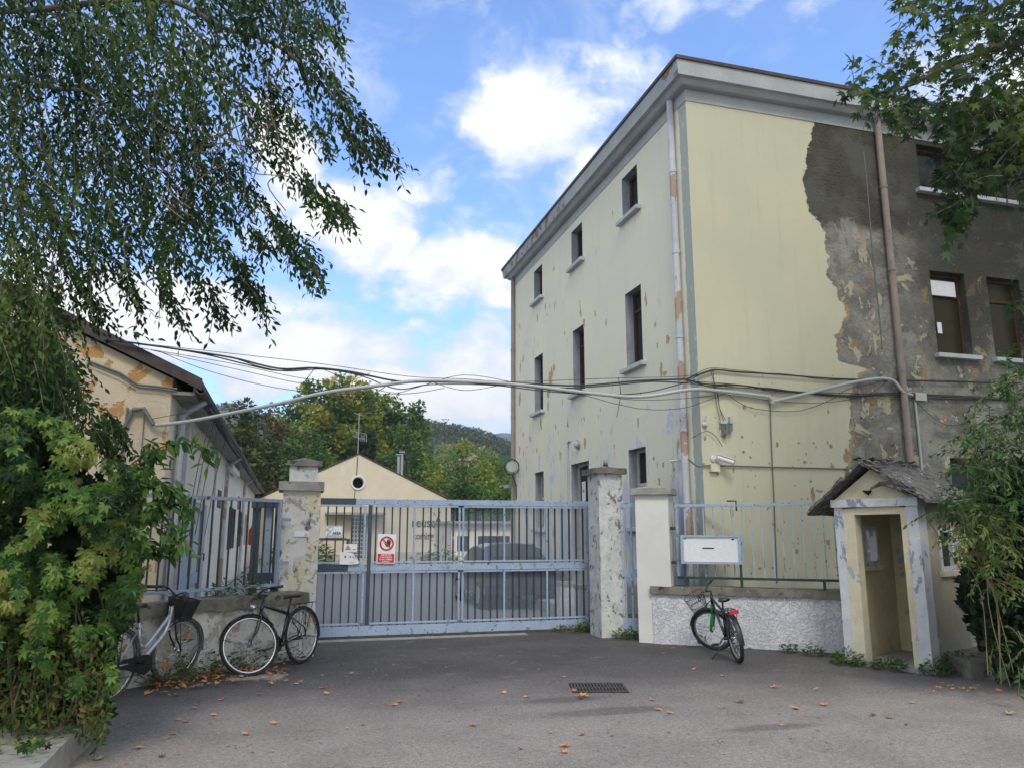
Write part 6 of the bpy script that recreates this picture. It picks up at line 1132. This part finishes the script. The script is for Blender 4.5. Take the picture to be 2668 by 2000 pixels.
# ================================================================ BICYCLES
def meshy(name, col, sc, wfr=.35, space='Object'):
    m, nt, b = newmat(name); P = nt.n('ShaderNodeTexCoord').outputs[space]; sep = nt.n('ShaderNodeSeparateXYZ'); nt.l(P, sep.inputs[0])
    s = nt.math('ADD', sep.outputs[0], sep.outputs[1])
    f = nt.math('MAXIMUM', nt.math('LESS_THAN', nt.math('FRACT', nt.math('MULTIPLY', s, sc)), wfr), nt.math('LESS_THAN', nt.math('FRACT', nt.math('MULTIPLY', sep.outputs[2], sc)), wfr))
    b.inputs['Base Color'].default_value = (*col, 1); nt.put(b.inputs['Alpha'], f); return m
M['basket_mesh'] = meshy('fine black basket mesh', (.02, .02, .02), 110, .62)
def bicycle(label, rear, heading, lean, steer, st):
    R_ = st['R']; wb = st.get('wb', 1.05); root = empty('bicycle', label, 'bicycle', (rear[0], rear[1], 0))
    root.rotation_euler = Matrix((Matrix.Rotation(R(heading), 3, 'Z') @ Matrix.Rotation(R(lean), 3, 'X'))).to_euler()
    tr_ = st['tyre']; ax = Vector((-math.cos(R(70)), 0, math.sin(R(70)))); Q = Vector((wb-.045, 0, R_)); SM = Matrix.Translation(Q) @ Matrix.Rotation(R(steer), 4, ax) @ Matrix.Translation(-Q)
    def put(mb, name, mat, parent=root, steered=False, smooth=True, bevel=0):
        if steered: mb.v = [tuple(SM @ Vector(v)) for v in mb.v]
        o = mb.build(name, mat, None, smooth=smooth, bevel=bevel); o.parent = parent; return o
    F = st['frame_mat']; H = lambda t: Q+ax*t
    crown, lower, upper, stem = H(.37), H(.39), H(.39+st['head']), H(.39+st['head']+st.get('stemh', .12))
    bb = Vector((.43, 0, R_-.06)); sx = bb+Vector((-.14, 0, st.get('sth', .42))); sad = bb+Vector((-.20, 0, st['saddle']))
    ra = Vector((0, 0, R_))
    f = MB()
    f.tube([lower-ax*.02, upper+ax*.01], st.get('ht', .021), 12); f.tube([bb, bb+(sx-bb)*1.05], .0165, 10)
    if st['kind'] == 'diamond':
        f.tube([upper-ax*.03, sx+Vector((0, 0, -.02))], st['tt'], 12); f.tube([lower+ax*.01, bb], st['dt'], 12)
    elif st['kind'] == 'step':
        c = catmull([upper-ax*.02, lower+Vector((-.09, 0, -.13)), bb+Vector((.09, 0, .10)), bb+Vector((.0, 0, .02))], 6); f.tube(c, .026, 12)
        c = catmull([upper-ax*.06, lower+Vector((-.12, 0, -.03)), bb+Vector((.04, 0, .18)), bb+Vector((-.05, 0, .20))], 6); f.tube(c, .018, 10)
    for y_ in (.055, -.055):
        f.tube([bb+Vector((-.02, y_*.5, 0)), ra+Vector((.12, y_, .0)), ra+Vector((0, y_, 0))], .009, 8); f.tube([sx+Vector((0, y_*.3, -.03)), ra+Vector((.03, y_, .10)), ra+Vector((0, y_, 0))], .008, 8)
    f.tube([bb+Vector((0, -.035, 0)), bb+Vector((0, .035, 0))], .024, 12)
    put(f, 'frame', F)
    # wheels
    def wheel(c, steered):
        f = MB(); n = 44; f.tube([c+Vector(((R_-tr_)*math.cos(2*math.pi*k/n), 0, (R_-tr_)*math.sin(2*math.pi*k/n))) for k in range(n)], tr_, 10, closed=True); w = put(f, 'wheel', 'rubber' if not st.get('dusty') else 'rubber_grey', steered=steered)
        f = MB(); rr = R_-2*tr_-.004; vs = []
        for k in range(n):
            a = 2*math.pi*k/n; cs, sn = math.cos(a), math.sin(a)
            for dr_, dy in ((.006, -.011), (-.012, -.010), (-.016, 0), (-.012, .010), (.006, .011)): vs.append(c+Vector(((rr+dr_)*cs, dy, (rr+dr_)*sn)))
        f.add(vs, [(5*k+j, 5*((k+1) % n)+j, 5*((k+1) % n)+(j+1) % 5, 5*k+(j+1) % 5) for k in range(n) for j in range(5)]); put(f, 'rim', st['rim'], w, steered)
        f = MB()
        for k in range(28):
            a = 2*math.pi*k/28; sg = 1 if k % 2 else -1; hb = a+(.9 if (k//2) % 2 else -.9); f.tube([c+Vector((.022*math.cos(hb), sg*.028, .022*math.sin(hb))), c+Vector((rr*math.cos(a), 0, rr*math.sin(a)))], st.get('spk', .0014), 3, cap=False)
        f.tube([c+Vector((0, -.045, 0)), c+Vector((0, .045, 0))], .014, 10); f.tube([c+Vector((0, -.032, 0)), c+Vector((0, -.026, 0))], .026, 14); f.tube([c+Vector((0, .026, 0)), c+Vector((0, .032, 0))], .026, 14); put(f, 'spokes', 'chrome', w, steered)
        if st.get('refl'):
            for a in (.9, 4.0): f = MB(); p = c+Vector((R_*.55*math.cos(a), 0, R_*.55*math.sin(a))); f.obox(p, Vector((math.cos(a), 0, math.sin(a)))*.035, (0, .006, 0), Vector((-math.sin(a), 0, math.cos(a)))*.018); put(f, 'reflector', 'orange', w, steered, False, .004)
        return w
    fa = Vector((wb, 0, R_)); wheel(ra, False); wheel(fa, True)
    # fork
    f = MB(); f.tube([crown+Vector((0, -.05, 0)), crown+Vector((0, .05, 0))], .014 if not st.get('susp') else .024, 8)
    for y_ in (.05, -.05):
        if st.get('susp'): f.tube([crown+Vector((0, y_, 0)), crown+Vector((0, y_, 0))-ax*.14], .014, 10); f.tube([crown+Vector((0, y_, 0))-ax*.12, fa+Vector((-.02, y_, .05)), fa+Vector((0, y_, 0))], [.024, .020, .014], 10)
        else: f.tube(catmull([crown+Vector((0, y_, 0)), crown+Vector((0, y_, 0))-ax*.20, fa+Vector((-.02, y_, .06)), fa+Vector((0, y_, 0))], 4), .0105, 8)
    put(f, 'fork', st['fork_mat'], steered=True)
    # handlebar and stem
    f = MB(); fw = st.get('reach', .06); top = stem+Vector((fw, 0, .01)); f.tube([upper, stem, top], .014, 10); put(f, 'stem', st['stem_mat'], steered=True)
    f = MB(); pts = [top+Vector((x_, y_, z_)) for x_, y_, z_ in st['bar']]; pts = [Vector((p.x, -p.y+2*top.y, p.z)) for p in pts[::-1][:-1]]+pts; f.tube(catmull(pts, 4), .011, 8); hb = put(f, 'handlebar', 'black_paint' if st['bar_black'] else 'chrome', steered=True)
    for s in (1, -1):
        a, b = [top+Vector((x_, y_*s, z_)) for x_, y_, z_ in st['bar'][-2:]]; f = MB(); f.tube([a+(b-a)*.15, b], .017, 10); put(f, 'grip', 'black', hb, True)
        f = MB(); f.tube([a+Vector((.03, 0, -.01)), a+Vector((.05, 0, -.04)), b+Vector((.05, 0, -.045))], .006, 6); put(f, 'brake_lever', 'chrome' if not st['bar_black'] else 'black', hb, True)
    f = MB()
    for s in (1, -1): f.tube(catmull([top+Vector((.02, .12*s, .0)), top+Vector((.14, .05*s, -.05)), top+Vector((.08, .01*s, -.2)), crown+Vector((.03, 0, .02))], 5), .0035, 4)
    put(f, 'brake_cables', 'black', steered=True)
    # saddle
    f = MB(); f.tube([sx, sad+Vector((0, 0, -.02))], .013, 10); put(f, 'seat_post', 'black' if st['bar_black'] else 'chrome')
    f = MB(); sl_ = [(-.13, .075, .02), (-.10, .085, .035), (-.04, .065, .035), (.04, .030, .028), (.11, .018, .022), (.14, .010, .01)]; vs = []
    for x_, w_, z_ in sl_:
        for k in range(10): a = 2*math.pi*k/10; vs.append(sad+Vector((x_, w_*math.cos(a), z_*.4+.024*math.sin(a))))
    f.add(vs, [(i*10+k, i*10+(k+1) % 10, (i+1)*10+(k+1) % 10, (i+1)*10+k) for i in range(5) for k in range(10)]+[tuple(range(10)), tuple(range(50, 60))]); put(f, 'saddle', 'black')
    # drive
    f = MB(); f.tube([bb+Vector((0, -.05, 0)), bb+Vector((0, -.046, 0))], .09, 24); f.tube([ra+Vector((0, -.045, 0)), ra+Vector((0, -.03, 0))], .04, 16)
    f.tube([bb+Vector((0, -.048, .088)), ra+Vector((0, -.038, .04)), ra+Vector((-.04, -.038, 0)), ra+Vector((0, -.038, -.04)), ra+Vector((.03, -.038, -.13)), bb+Vector((0, -.048, -.088))], .004, 4); put(f, 'chainset', 'chrome' if st.get('bright_drive') else 'steel_old')
    ca = R(st.get('crank', 20))
    for s in (1, -1):
        p1 = bb+Vector((s*.17*math.cos(ca), -s*.075, s*.17*math.sin(ca))); f = MB(); f.tube([bb+Vector((0, -s*.05, 0)), p1+Vector((0, s*.01, 0))], .010, 8); cr = put(f, 'crank', st.get('crank_mat', 'black'))
        f = MB(); c_ = p1+Vector((0, -s*.055, 0))
        for dx in (-.04, .04): f.obox(c_+Vector((dx, 0, 0)), (.006, 0, 0), (0, .045, 0), (0, 0, .010))
        for dy in (-.04, 0, .04): f.obox(c_+Vector((0, dy, 0)), (.04, 0, 0), (0, .006, 0), (0, 0, .008))
        put(f, 'pedal', st.get('pedal', 'black'), cr, smooth=False)
    if st.get('guard'):
        f = MB(); f.prism([(bb.x+.11, bb.z), (bb.x+.08, bb.z+.085), (bb.x, bb.z+.11), (.05, R_+.05), (-.05, R_+.02), (-.05, R_-.03), (.1, R_-.055), (bb.x, bb.z-.10), (bb.x+.08, bb.z-.07)], lambda a, b, d: (a, d, b), -.062, -.052); put(f, 'chain_guard', 'black', smooth=False, bevel=.003)
    def fender(c, a0, a1, mat, name, steered):
        f = MB(); n = 18; vs = []; rf = R_+.012
        for k in range(n+1):
            a = R(a0+(a1-a0)*k/n)
            for q in (-1, -.5, 0, .5, 1): vs.append(c+Vector(((rf-.010*q*q)*math.cos(a), q*(tr_+.010), (rf-.010*q*q)*math.sin(a))))
        f.add(vs, [(5*k+j, 5*(k+1)+j, 5*(k+1)+j+1, 5*k+j+1) for k in range(n) for j in range(4)]); a = R(a1 if name == 'rear_fender' else a0)
        for s in (1, -1): f.tube([c+Vector((0, s*.045, 0)), c+Vector((rf*math.cos(a), s*(tr_+.008), rf*math.sin(a)))], .0025, 4)
        put(f, name, mat, steered=steered)
    if st.get('fender'):
        fender(fa, 20 if not st.get('longf') else -5, 150, st['fender'], 'front_fender', True); fender(ra, 30, 190, st['fender'], 'rear_fender', False)
    if st.get('rack'):
        f = MB(); zt = R_*2+.045
        for y_ in (-.055, 0, .055): f.tube([(.14, y_, zt), (-.24, y_, zt)], .006, 6)
        for x_ in (.12, -.05, -.22): f.tube([(x_, -.058, zt), (x_, .058, zt)], .006, 6)
        for s in (1, -1): f.tube([(0, s*.05, R_), (-.02, s*.056, zt), ], .005, 6); f.tube([(0, s*.05, R_), (-.16, s*.056, zt)], .005, 6)
        f.tube([(.14, 0, zt), sx+Vector((0, 0, -.05))], .005, 6); rk = put(f, 'rack', 'black')
        if st.get('tail'): f = MB(); f.obox((-.255, 0, zt-.01), (.008, 0, 0), (0, .06, 0), (0, 0, .024)); put(f, 'rear_reflector', 'red_plastic', rk, smooth=False, bevel=.004)
        if st.get('strap'):
            f = MB(); f.tube([(-.10, -.06, zt+.01), (-.12, -.065, zt-.10), (-.10, -.06, zt-.14), (-.08, -.06, zt-.06)], .006, 5); put(f, 'strap', 'yellow_sign', rk)
    if st.get('lamp'):
        f = MB(); c_ = crown+Vector((.07, 0, .08)); f.tube([c_+Vector((-.03, 0, 0)), c_, c_+Vector((.04, 0, 0))], [.015, .032, .038], 14); lp = put(f, 'headlamp', 'chrome', steered=True)
        f = MB(); f.tube([c_+Vector((.04, 0, 0)), c_+Vector((.045, 0, 0))], .034, 14); put(f, 'lens', 'white_metal', lp, True)
    if st.get('basket') == 'box':
        f = MB(); b0 = top+Vector((.05, 0, -.25)); w0, w1, l0, l1, h_ = .11, .14, .15, .20, .21
        q = [(0, -w0, 0), (l0, -w0, 0), (l0, w0, 0), (0, w0, 0), (-.01, -w1, h_), (l1, -w1, h_), (l1, w1, h_), (-.01, w1, h_)]; f.add([b0+Vector(p) for p in q], [(0, 1, 2, 3), (0, 1, 5, 4), (1, 2, 6, 5), (2, 3, 7, 6), (3, 0, 4, 7)]); bk = put(f, 'basket', 'basket_mesh', steered=True, smooth=False)
        f = MB(); f.tube([b0+Vector(p) for p in q[4:]], .006, 6, closed=True); f.tube([b0+Vector(p) for p in q[:4]], .004, 6, closed=True); f.tube([b0+Vector((.1, .0, 0)), fa+Vector((0, .055, 0))], .004, 5); f.tube([b0+Vector((.1, .0, 0)), fa+Vector((0, -.055, 0))], .004, 5); put(f, 'basket_frame', 'black', bk, True)
    if st.get('basket') == 'wire':
        b0 = top+Vector((.20, 0, -.26)); prof_ = [(0, .11), (.10, .135), (.18, .150), (.25, .165)]; f = MB(); ell = lambda z_, r_, n=30: [b0+Vector((r_*.85*math.cos(2*math.pi*k/n), r_*1.1*math.sin(2*math.pi*k/n), z_)) for k in range(n)]
        for z_, r_ in prof_: f.tube(ell(z_, r_), .004 if z_ else .005, 5, closed=True)
        for k in range(26): a = 2*math.pi*k/26; f.tube([b0+Vector((r_*.85*math.cos(a), r_*1.1*math.sin(a), z_)) for z_, r_ in prof_], .0022, 4, cap=False)
        for k in range(-4, 5): y_ = k*.025; h_ = .85*math.sqrt(max(0, .11**2-(y_/1.1)**2)); f.tube([b0+Vector((-h_, y_, 0)), b0+Vector((h_, y_, 0))], .0022, 4, cap=False)
        f.tube([b0+Vector((-.1, .04, .06)), crown+Vector((.02, .03, .05))], .006, 5); f.tube([b0+Vector((-.1, -.04, .06)), crown+Vector((.02, -.03, .05))], .006, 5); put(f, 'basket', 'black', steered=True)
    if st.get('stand'):
        f = MB(); f.tube([bb+Vector((-.10, .04, -.02)), bb+Vector((-.16, st['stand'], -bb.z+.05))], .008, 8); f.tube([bb+Vector((-.16, st['stand'], -bb.z+.05)), bb+Vector((-.18, st['stand']+.01, -bb.z+.03))], .013, 8); put(f, 'kickstand', 'black')
    return root
bicycle('black city bicycle with bright spokes, headlamp and rear rack by the flaking wall', (.27, 10.74), -127, 4, -34,
        dict(R=.352, wb=.99, sth=.37, tyre=.019, frame_mat='black_paint', fork_mat='black_paint', stem_mat='black', kind='diamond', head=.11, stemh=.06, tt=.022, dt=.024, saddle=.55, rim='chrome', spk=.0017, bar=[(0, 0, 0), (.02, .06, .03), (-.04, .2, .06), (-.20, .29, .05)], bar_black=True, fender='black', rack=True, lamp=True, guard=False, strap=True, crank=-15))
bicycle('silver step through bicycle with a black mesh basket, half hidden by the creeper bush', (-1.62, 8.84), 64, 5, -14,
        dict(R=.358, wb=1.04, tyre=.021, frame_mat='silver', fork_mat='black_paint', stem_mat='black', kind='step', head=.13, stemh=.12, ht=.024, saddle=.60, rim='chrome', spk=.0016, dusty=True, bar=[(0, 0, 0), (.0, .05, .03), (-.02, .16, .07), (-.19, .29, .05)], bar_black=True, fender='silver', longf=True, rack=True, guard=True, basket='box', refl=True, crank=160))
bicycle('dark bicycle with green fork and wire basket propped in front of the rough white wall', (5.70, 9.22), 74, -9, 55,
        dict(R=.315, wb=1.0, tail=True, tyre=.026, frame_mat='black_paint', fork_mat='green_paint', stem_mat='black', kind='diamond', head=.11, stemh=.08, reach=.08, tt=.017, dt=.019, saddle=.52, sth=.38, rim='grey_metal', bar=[(0, 0, 0), (.0, .08, .02), (-.02, .2, .05), (-.05, .31, .05)], bar_black=True, fender='black', rack=True, basket='wire', susp=True, stand=.28, crank=150, bright_drive=False))

# ================================================================ YARD: car, scooter, bollards, kerbs
car = empty('parked_car', 'dark hatchback parked beside the tall building behind the gate', 'car', (4.95, 18.3, 0))
car.rotation_euler.z = R(-90+0)
def cpart(f, name, mat, parent=car, **k): o = f.build(name, mat, None, **k); o.parent = parent; return o
prof_ = [(-1.75, .32), (-1.80, .55), (-1.74, .80), (-1.55, .88), (-.85, .94), (-.35, 1.32), (.10, 1.42), (.95, 1.40), (1.50, 1.12), (1.72, .86), (1.78, .55), (1.72, .32)]
def loft(sc): return prof_
f = MB(); ys = [(-.80, .86), (-.74, .95), (-.4, 1.0), (0, 1.01), (.4, 1.0), (.74, .95), (.80, .86)]; vs = []
for y_, s in ys:
    for x_, z_ in prof_: tum = max(0, z_-.9)*.28*(1 if abs(y_) > .6 else 0); vs.append((x_*(.96+.04*s), y_-math.copysign(tum, y_) if y_ else 0, .32+(z_-.32)*s))
n = len(prof_); f.add(vs, [(i*n+k, i*n+(k+1) % n, (i+1)*n+(k+1) % n, (i+1)*n+k) for i in range(6) for k in range(n)]+[tuple(range(n)), tuple(6*n+k for k in range(n))]); cpart(f, 'body', 'black_paint', bevel=.02)
for s in (1, -1):
    f = MB(); f.prism([(-.72, .95), (-.32, 1.26), (.10, 1.34), (.25, 1.34), (.25, .95)], lambda a, b, d: (a, s*(d-max(0, b-.9)*.28), b), .79, .805); f.prism([(.32, .95), (.32, 1.34), (.90, 1.31), (1.25, 1.0)], lambda a, b, d: (a, s*(d-max(0, b-.9)*.28), b), .79, .805); cpart(f, 'side_window', 'pane')
    for x_ in (-1.1, 1.1):
        f = MB(); f.tube([(x_, s*.66, .30), (x_, s*.81, .30)], .30, 22); w = cpart(f, 'wheel', 'rubber'); f = MB(); f.tube([(x_, s*.81, .30), (x_, s*.822, .30)], .19, 16); cpart(f, 'rim', 'grey_metal', w)
    f = MB(); f.obox((-1.70, s*.60, .70), (.05, 0, 0), (0, .13, 0), (0, 0, .07)); cpart(f, 'headlight', 'chrome', bevel=.02)
f = MB(); f.add([(-.83, -.62, .97), (-.83, .62, .97), (-.38, .52, 1.31), (-.38, -.52, 1.31)], [(0, 1, 2, 3)]); cpart(f, 'windscreen', 'pane'); f = MB(); f.add([(1.52, -.58, 1.14), (1.52, .58, 1.14), (1.02, .52, 1.40), (1.02, -.52, 1.40)], [(0, 1, 2, 3)]); cpart(f, 'rear_window', 'pane')
f = MB(); f.obox((-1.80, 0, .42), (.03, 0, 0), (0, .76, 0), (0, 0, .07)); cpart(f, 'bumper', 'black', bevel=.01)
for i, (x_, y_, lab) in enumerate(((5.55, 14.3, 'nearer pale concrete bollard at the foot of the tall building'), (5.5, 15.2, 'farther pale concrete bollard at the foot of the tall building'))):
    o = empty('bollard', lab, 'bollard', (x_, y_, 0), 'pale bollards'); subdiv_box((x_-.16, y_-.12, 0), (x_+.16, y_+.12, .62), .06, .01, 5).build('post', 'rough_white', o); subdiv_box((x_-.18, y_-.14, .60), (x_+.18, y_+.14, .68), .06, .01, 5).build('cap', 'conc', o)
f = subdiv_box((4.7, 19.6, 0), (5.4, 20.1, .9), .1, .03, 3); tag(f.build('rubble_pier', 'flaky_wall'), 'broken plastered pier behind the gate near the dark car', 'pier')
f = MB(); f.box((5.9, 13.5, 0), (6.25, 16.2, .16)); f.box((5.7, 13.3, 0), (6.25, 13.45, .22)); roughen(f, .02, 3); tag(f.build('yard_kerb', 'conc'), 'broken concrete kerb along the side wall of the tall building', 'kerb')
f = MB(); f.box((-1.6, 20, 0), (-.4, 43, .12)); roughen(f, .01, 1); tag(f.build('yard_pavement', 'conc'), kind='structure')
o = empty('fire_extinguisher', 'small red fire extinguisher on the far end of the low building wall', 'extinguisher', (LX+.12, 38.9, 1.2)); f = MB(); f.tube([(LX+.14, 38.9, 1.1), (LX+.14, 38.9, 1.16), (LX+.14, 38.9, 1.8), (LX+.14, 38.9, 1.9)], [.10, .12, .12, .05], 14); f.build('tank', 'red', o, smooth=True); f = MB(); f.tube([(LX+.14, 38.9, 1.9), (LX+.14, 38.9, 2.0), (LX+.30, 38.9, 1.95)], .03, 6); f.build('valve', 'black', o)

# ================================================================ FALLEN LEAVES
tv, tf = T_MAPLE; protos = []
for v in range(5):
    r10 = random.Random(v); f = MB(); vs = []
    for p in tv: x_, y_, z_ = p; rr_ = math.hypot(x_, y_-.4); vs.append(((x_*r10.uniform(.75, 1.1)), (y_-.45)*r10.uniform(.85, 1.1), .05+rr_*rr_*r10.uniform(.15, .75)+r10.uniform(0, .06)))
    f.add(vs, tf); f.tube([(0, -.45, .05), (.03, -.75, .02), (.1, -.95, .06)], .02, 4); protos.append([f.build('fallen_leaf', mt).data for mt in ('fallen', 'fallen2', 'fallen3')])
for o in [o for o in C.objects if o.name.startswith('fallen_leaf')]: bpy.data.objects.remove(o)
def onground(px, py):
    p = at(px, py, 1.0)-np.array([0, 0, 1.65]); t = -1.65/p[2]; return float(p[0]*t), float(p[1]*t)
LAB = {0: 'curled orange brown dry leaf lying on the asphalt', 1: 'pale tan dry leaf lying on the asphalt', 2: 'dark reddish brown dry leaf lying on the asphalt'}
LV = [(1262, 1505, 1.5, 0), (1255, 1508, 1.1, 2), (1218, 1613, 1.15, 0), (1220, 1625, .9, 0), (1022, 1568, 1.15, 0), (1672, 1485, 1.15, 0), (1602, 1517, 1.0, 2), (1717, 1531, 1.1, 0), (1780, 1523, 1.1, 0), (1885, 1546, .9, 2), (1922, 1551, 1.0, 1), (1765, 1489, .9, 1), (1448, 1541, .9, 0), (1422, 1534, .9, 0), (1258, 1588, .9, 0), (1408, 1512, .8, 0), (862, 1517, .9, 0), (853, 1523, .8, 0), (705, 1499, .9, 0), (698, 1486, .9, 0), (1090, 1497, .8, 0), (1137, 1506, .9, 0), (590, 1563, .9, 0), (530, 1587, .9, 0), (350, 1634, .8, 2), (385, 1555, .7, 0), (382, 1502, 1.0, 0), (322, 1498, 1.3, 0), (300, 1617, .9, 0), (215, 1640, 1.2, 1), (2182, 1543, 1.5, 1), (1970, 1518, .8, 0), (1690, 1566, .7, 0), (1240, 1492, .9, 0), (740, 1436, .8, 0), (760, 1455, .8, 0), (420, 1530, .8, 0), (460, 1545, .8, 0), (400, 1560, .8, 0), (640, 1478, .8, 0), (560, 1500, .7, 0), (478, 1512, .8, 0), (1455, 1400, .8, 0), (1433, 1393, .8, 0), (1620, 1400, .7, 1), (1575, 1410, .8, 2), (1500, 1445, .7, 0), (1560, 1460, .7, 1), (1130, 1370, .8, 0), (1030, 1372, .7, 0), (1185, 1362, .7, 0), (1325, 1367, .7, 0), (1240, 1350, .5, 0), (960, 1395, .6, 1)]
for _ in range(78):
    a, b = rnd.uniform(260, 2150), rnd.uniform(1400, 1650)
    if rnd.random() < .5: a = rnd.uniform(260, 1000)
    LV.append((a, b, rnd.uniform(.25, .62), rnd.choice((0, 0, 1, 1, 2))))
def drop(X, Y, s, kcol, i, lab=None, grp=None):
    o = bpy.data.objects.new('fallen_leaf', protos[i % 5][kcol]); C.objects.link(o); o.location = (X, Y, .004); o.scale = (s*.085,)*3; o.rotation_euler = (rnd.uniform(-.25, .25), rnd.uniform(-.25, .25), rnd.uniform(0, 6.28)); tag(o, lab or LAB[kcol], 'leaf', grp or 'dry leaves scattered on the asphalt')
for i, (a, b, s, kc) in enumerate(LV): drop(*onground(a, b), s, kc, i)
f = MB()
pile = [(430, 1458, 26, 8, 70), (490, 1452, 50, 6, 60), (560, 1452, 40, 7, 45), (380, 1482, 40, 8, 40), (340, 1476, 30, 6, 20), (520, 1462, 70, 10, 45), (2060, 1490, 50, 6, 16)]
for cx_, cy_, rx, ry, n in pile:
    for k in range(n):
        X, Y = onground(rnd.gauss(cx_, rx), rnd.gauss(cy_, ry)); s = rnd.uniform(.03, .085); c_, s_ = math.cos(k), math.sin(k); q = rnd.choice(range(5)); 
        f.add([(X+(x_*c_-(y_-.4)*s_)*s, Y+(x_*s_+(y_-.4)*c_)*s, .012+abs(z_+.1)*s*1.6+rnd.random()*.02+s*.4*((x_*math.cos(q)+y_*math.sin(q))**2)) for x_, y_, z_ in tv], tf)
tag(f.build('leaf_litter', 'fallen'), 'drift of dry orange leaves at the foot of the left low wall', kind='stuff')

f = MB()
for k in range(900):
    a, b = rnd.uniform(230, 2190), 1390+270*rnd.random()**.8
    if k % 3 == 0: a, b = rnd.gauss(480, 170), rnd.gauss(1475, 22)
    X, Y = onground(a, b); s = rnd.uniform(.004, .016); c_, s_ = math.cos(k), math.sin(k); h = rnd.uniform(0, .6)*s
    f.add([(X+s*c_, Y+s*s_, .006), (X-s*s_*.6, Y+s*c_*.6, .006+h), (X-s*c_, Y-s*s_, .006), (X+s*s_*.6, Y-s*c_*.6, .006+h*.4)], [(0, 1, 2, 3)])
tag(f.build('leaf_crumbs', 'fallen2'), 'tiny dry leaf fragments and grit over the asphalt', kind='stuff')
# ================================================================ AIR
hm = bpy.data.materials.new('thin haze'); hm.use_nodes = True; hn = NT(hm.node_tree); hm.node_tree.nodes.clear()
pv = hn.n('ShaderNodeVolumePrincipled'); pv.inputs['Color'].default_value = (.80, .88, 1, 1); pv.inputs['Density'].default_value = .00045; pv.inputs['Anisotropy'].default_value = .2
ho = hn.n('ShaderNodeOutputMaterial'); hn.l(pv.outputs[0], ho.inputs['Volume']); M['haze'] = hm
f = MB(); f.box((-1500, -70, -2.5), (1500, 1900, 230)); tag(f.build('haze', 'haze'), 'thin pale haze over the valley', kind='stuff')
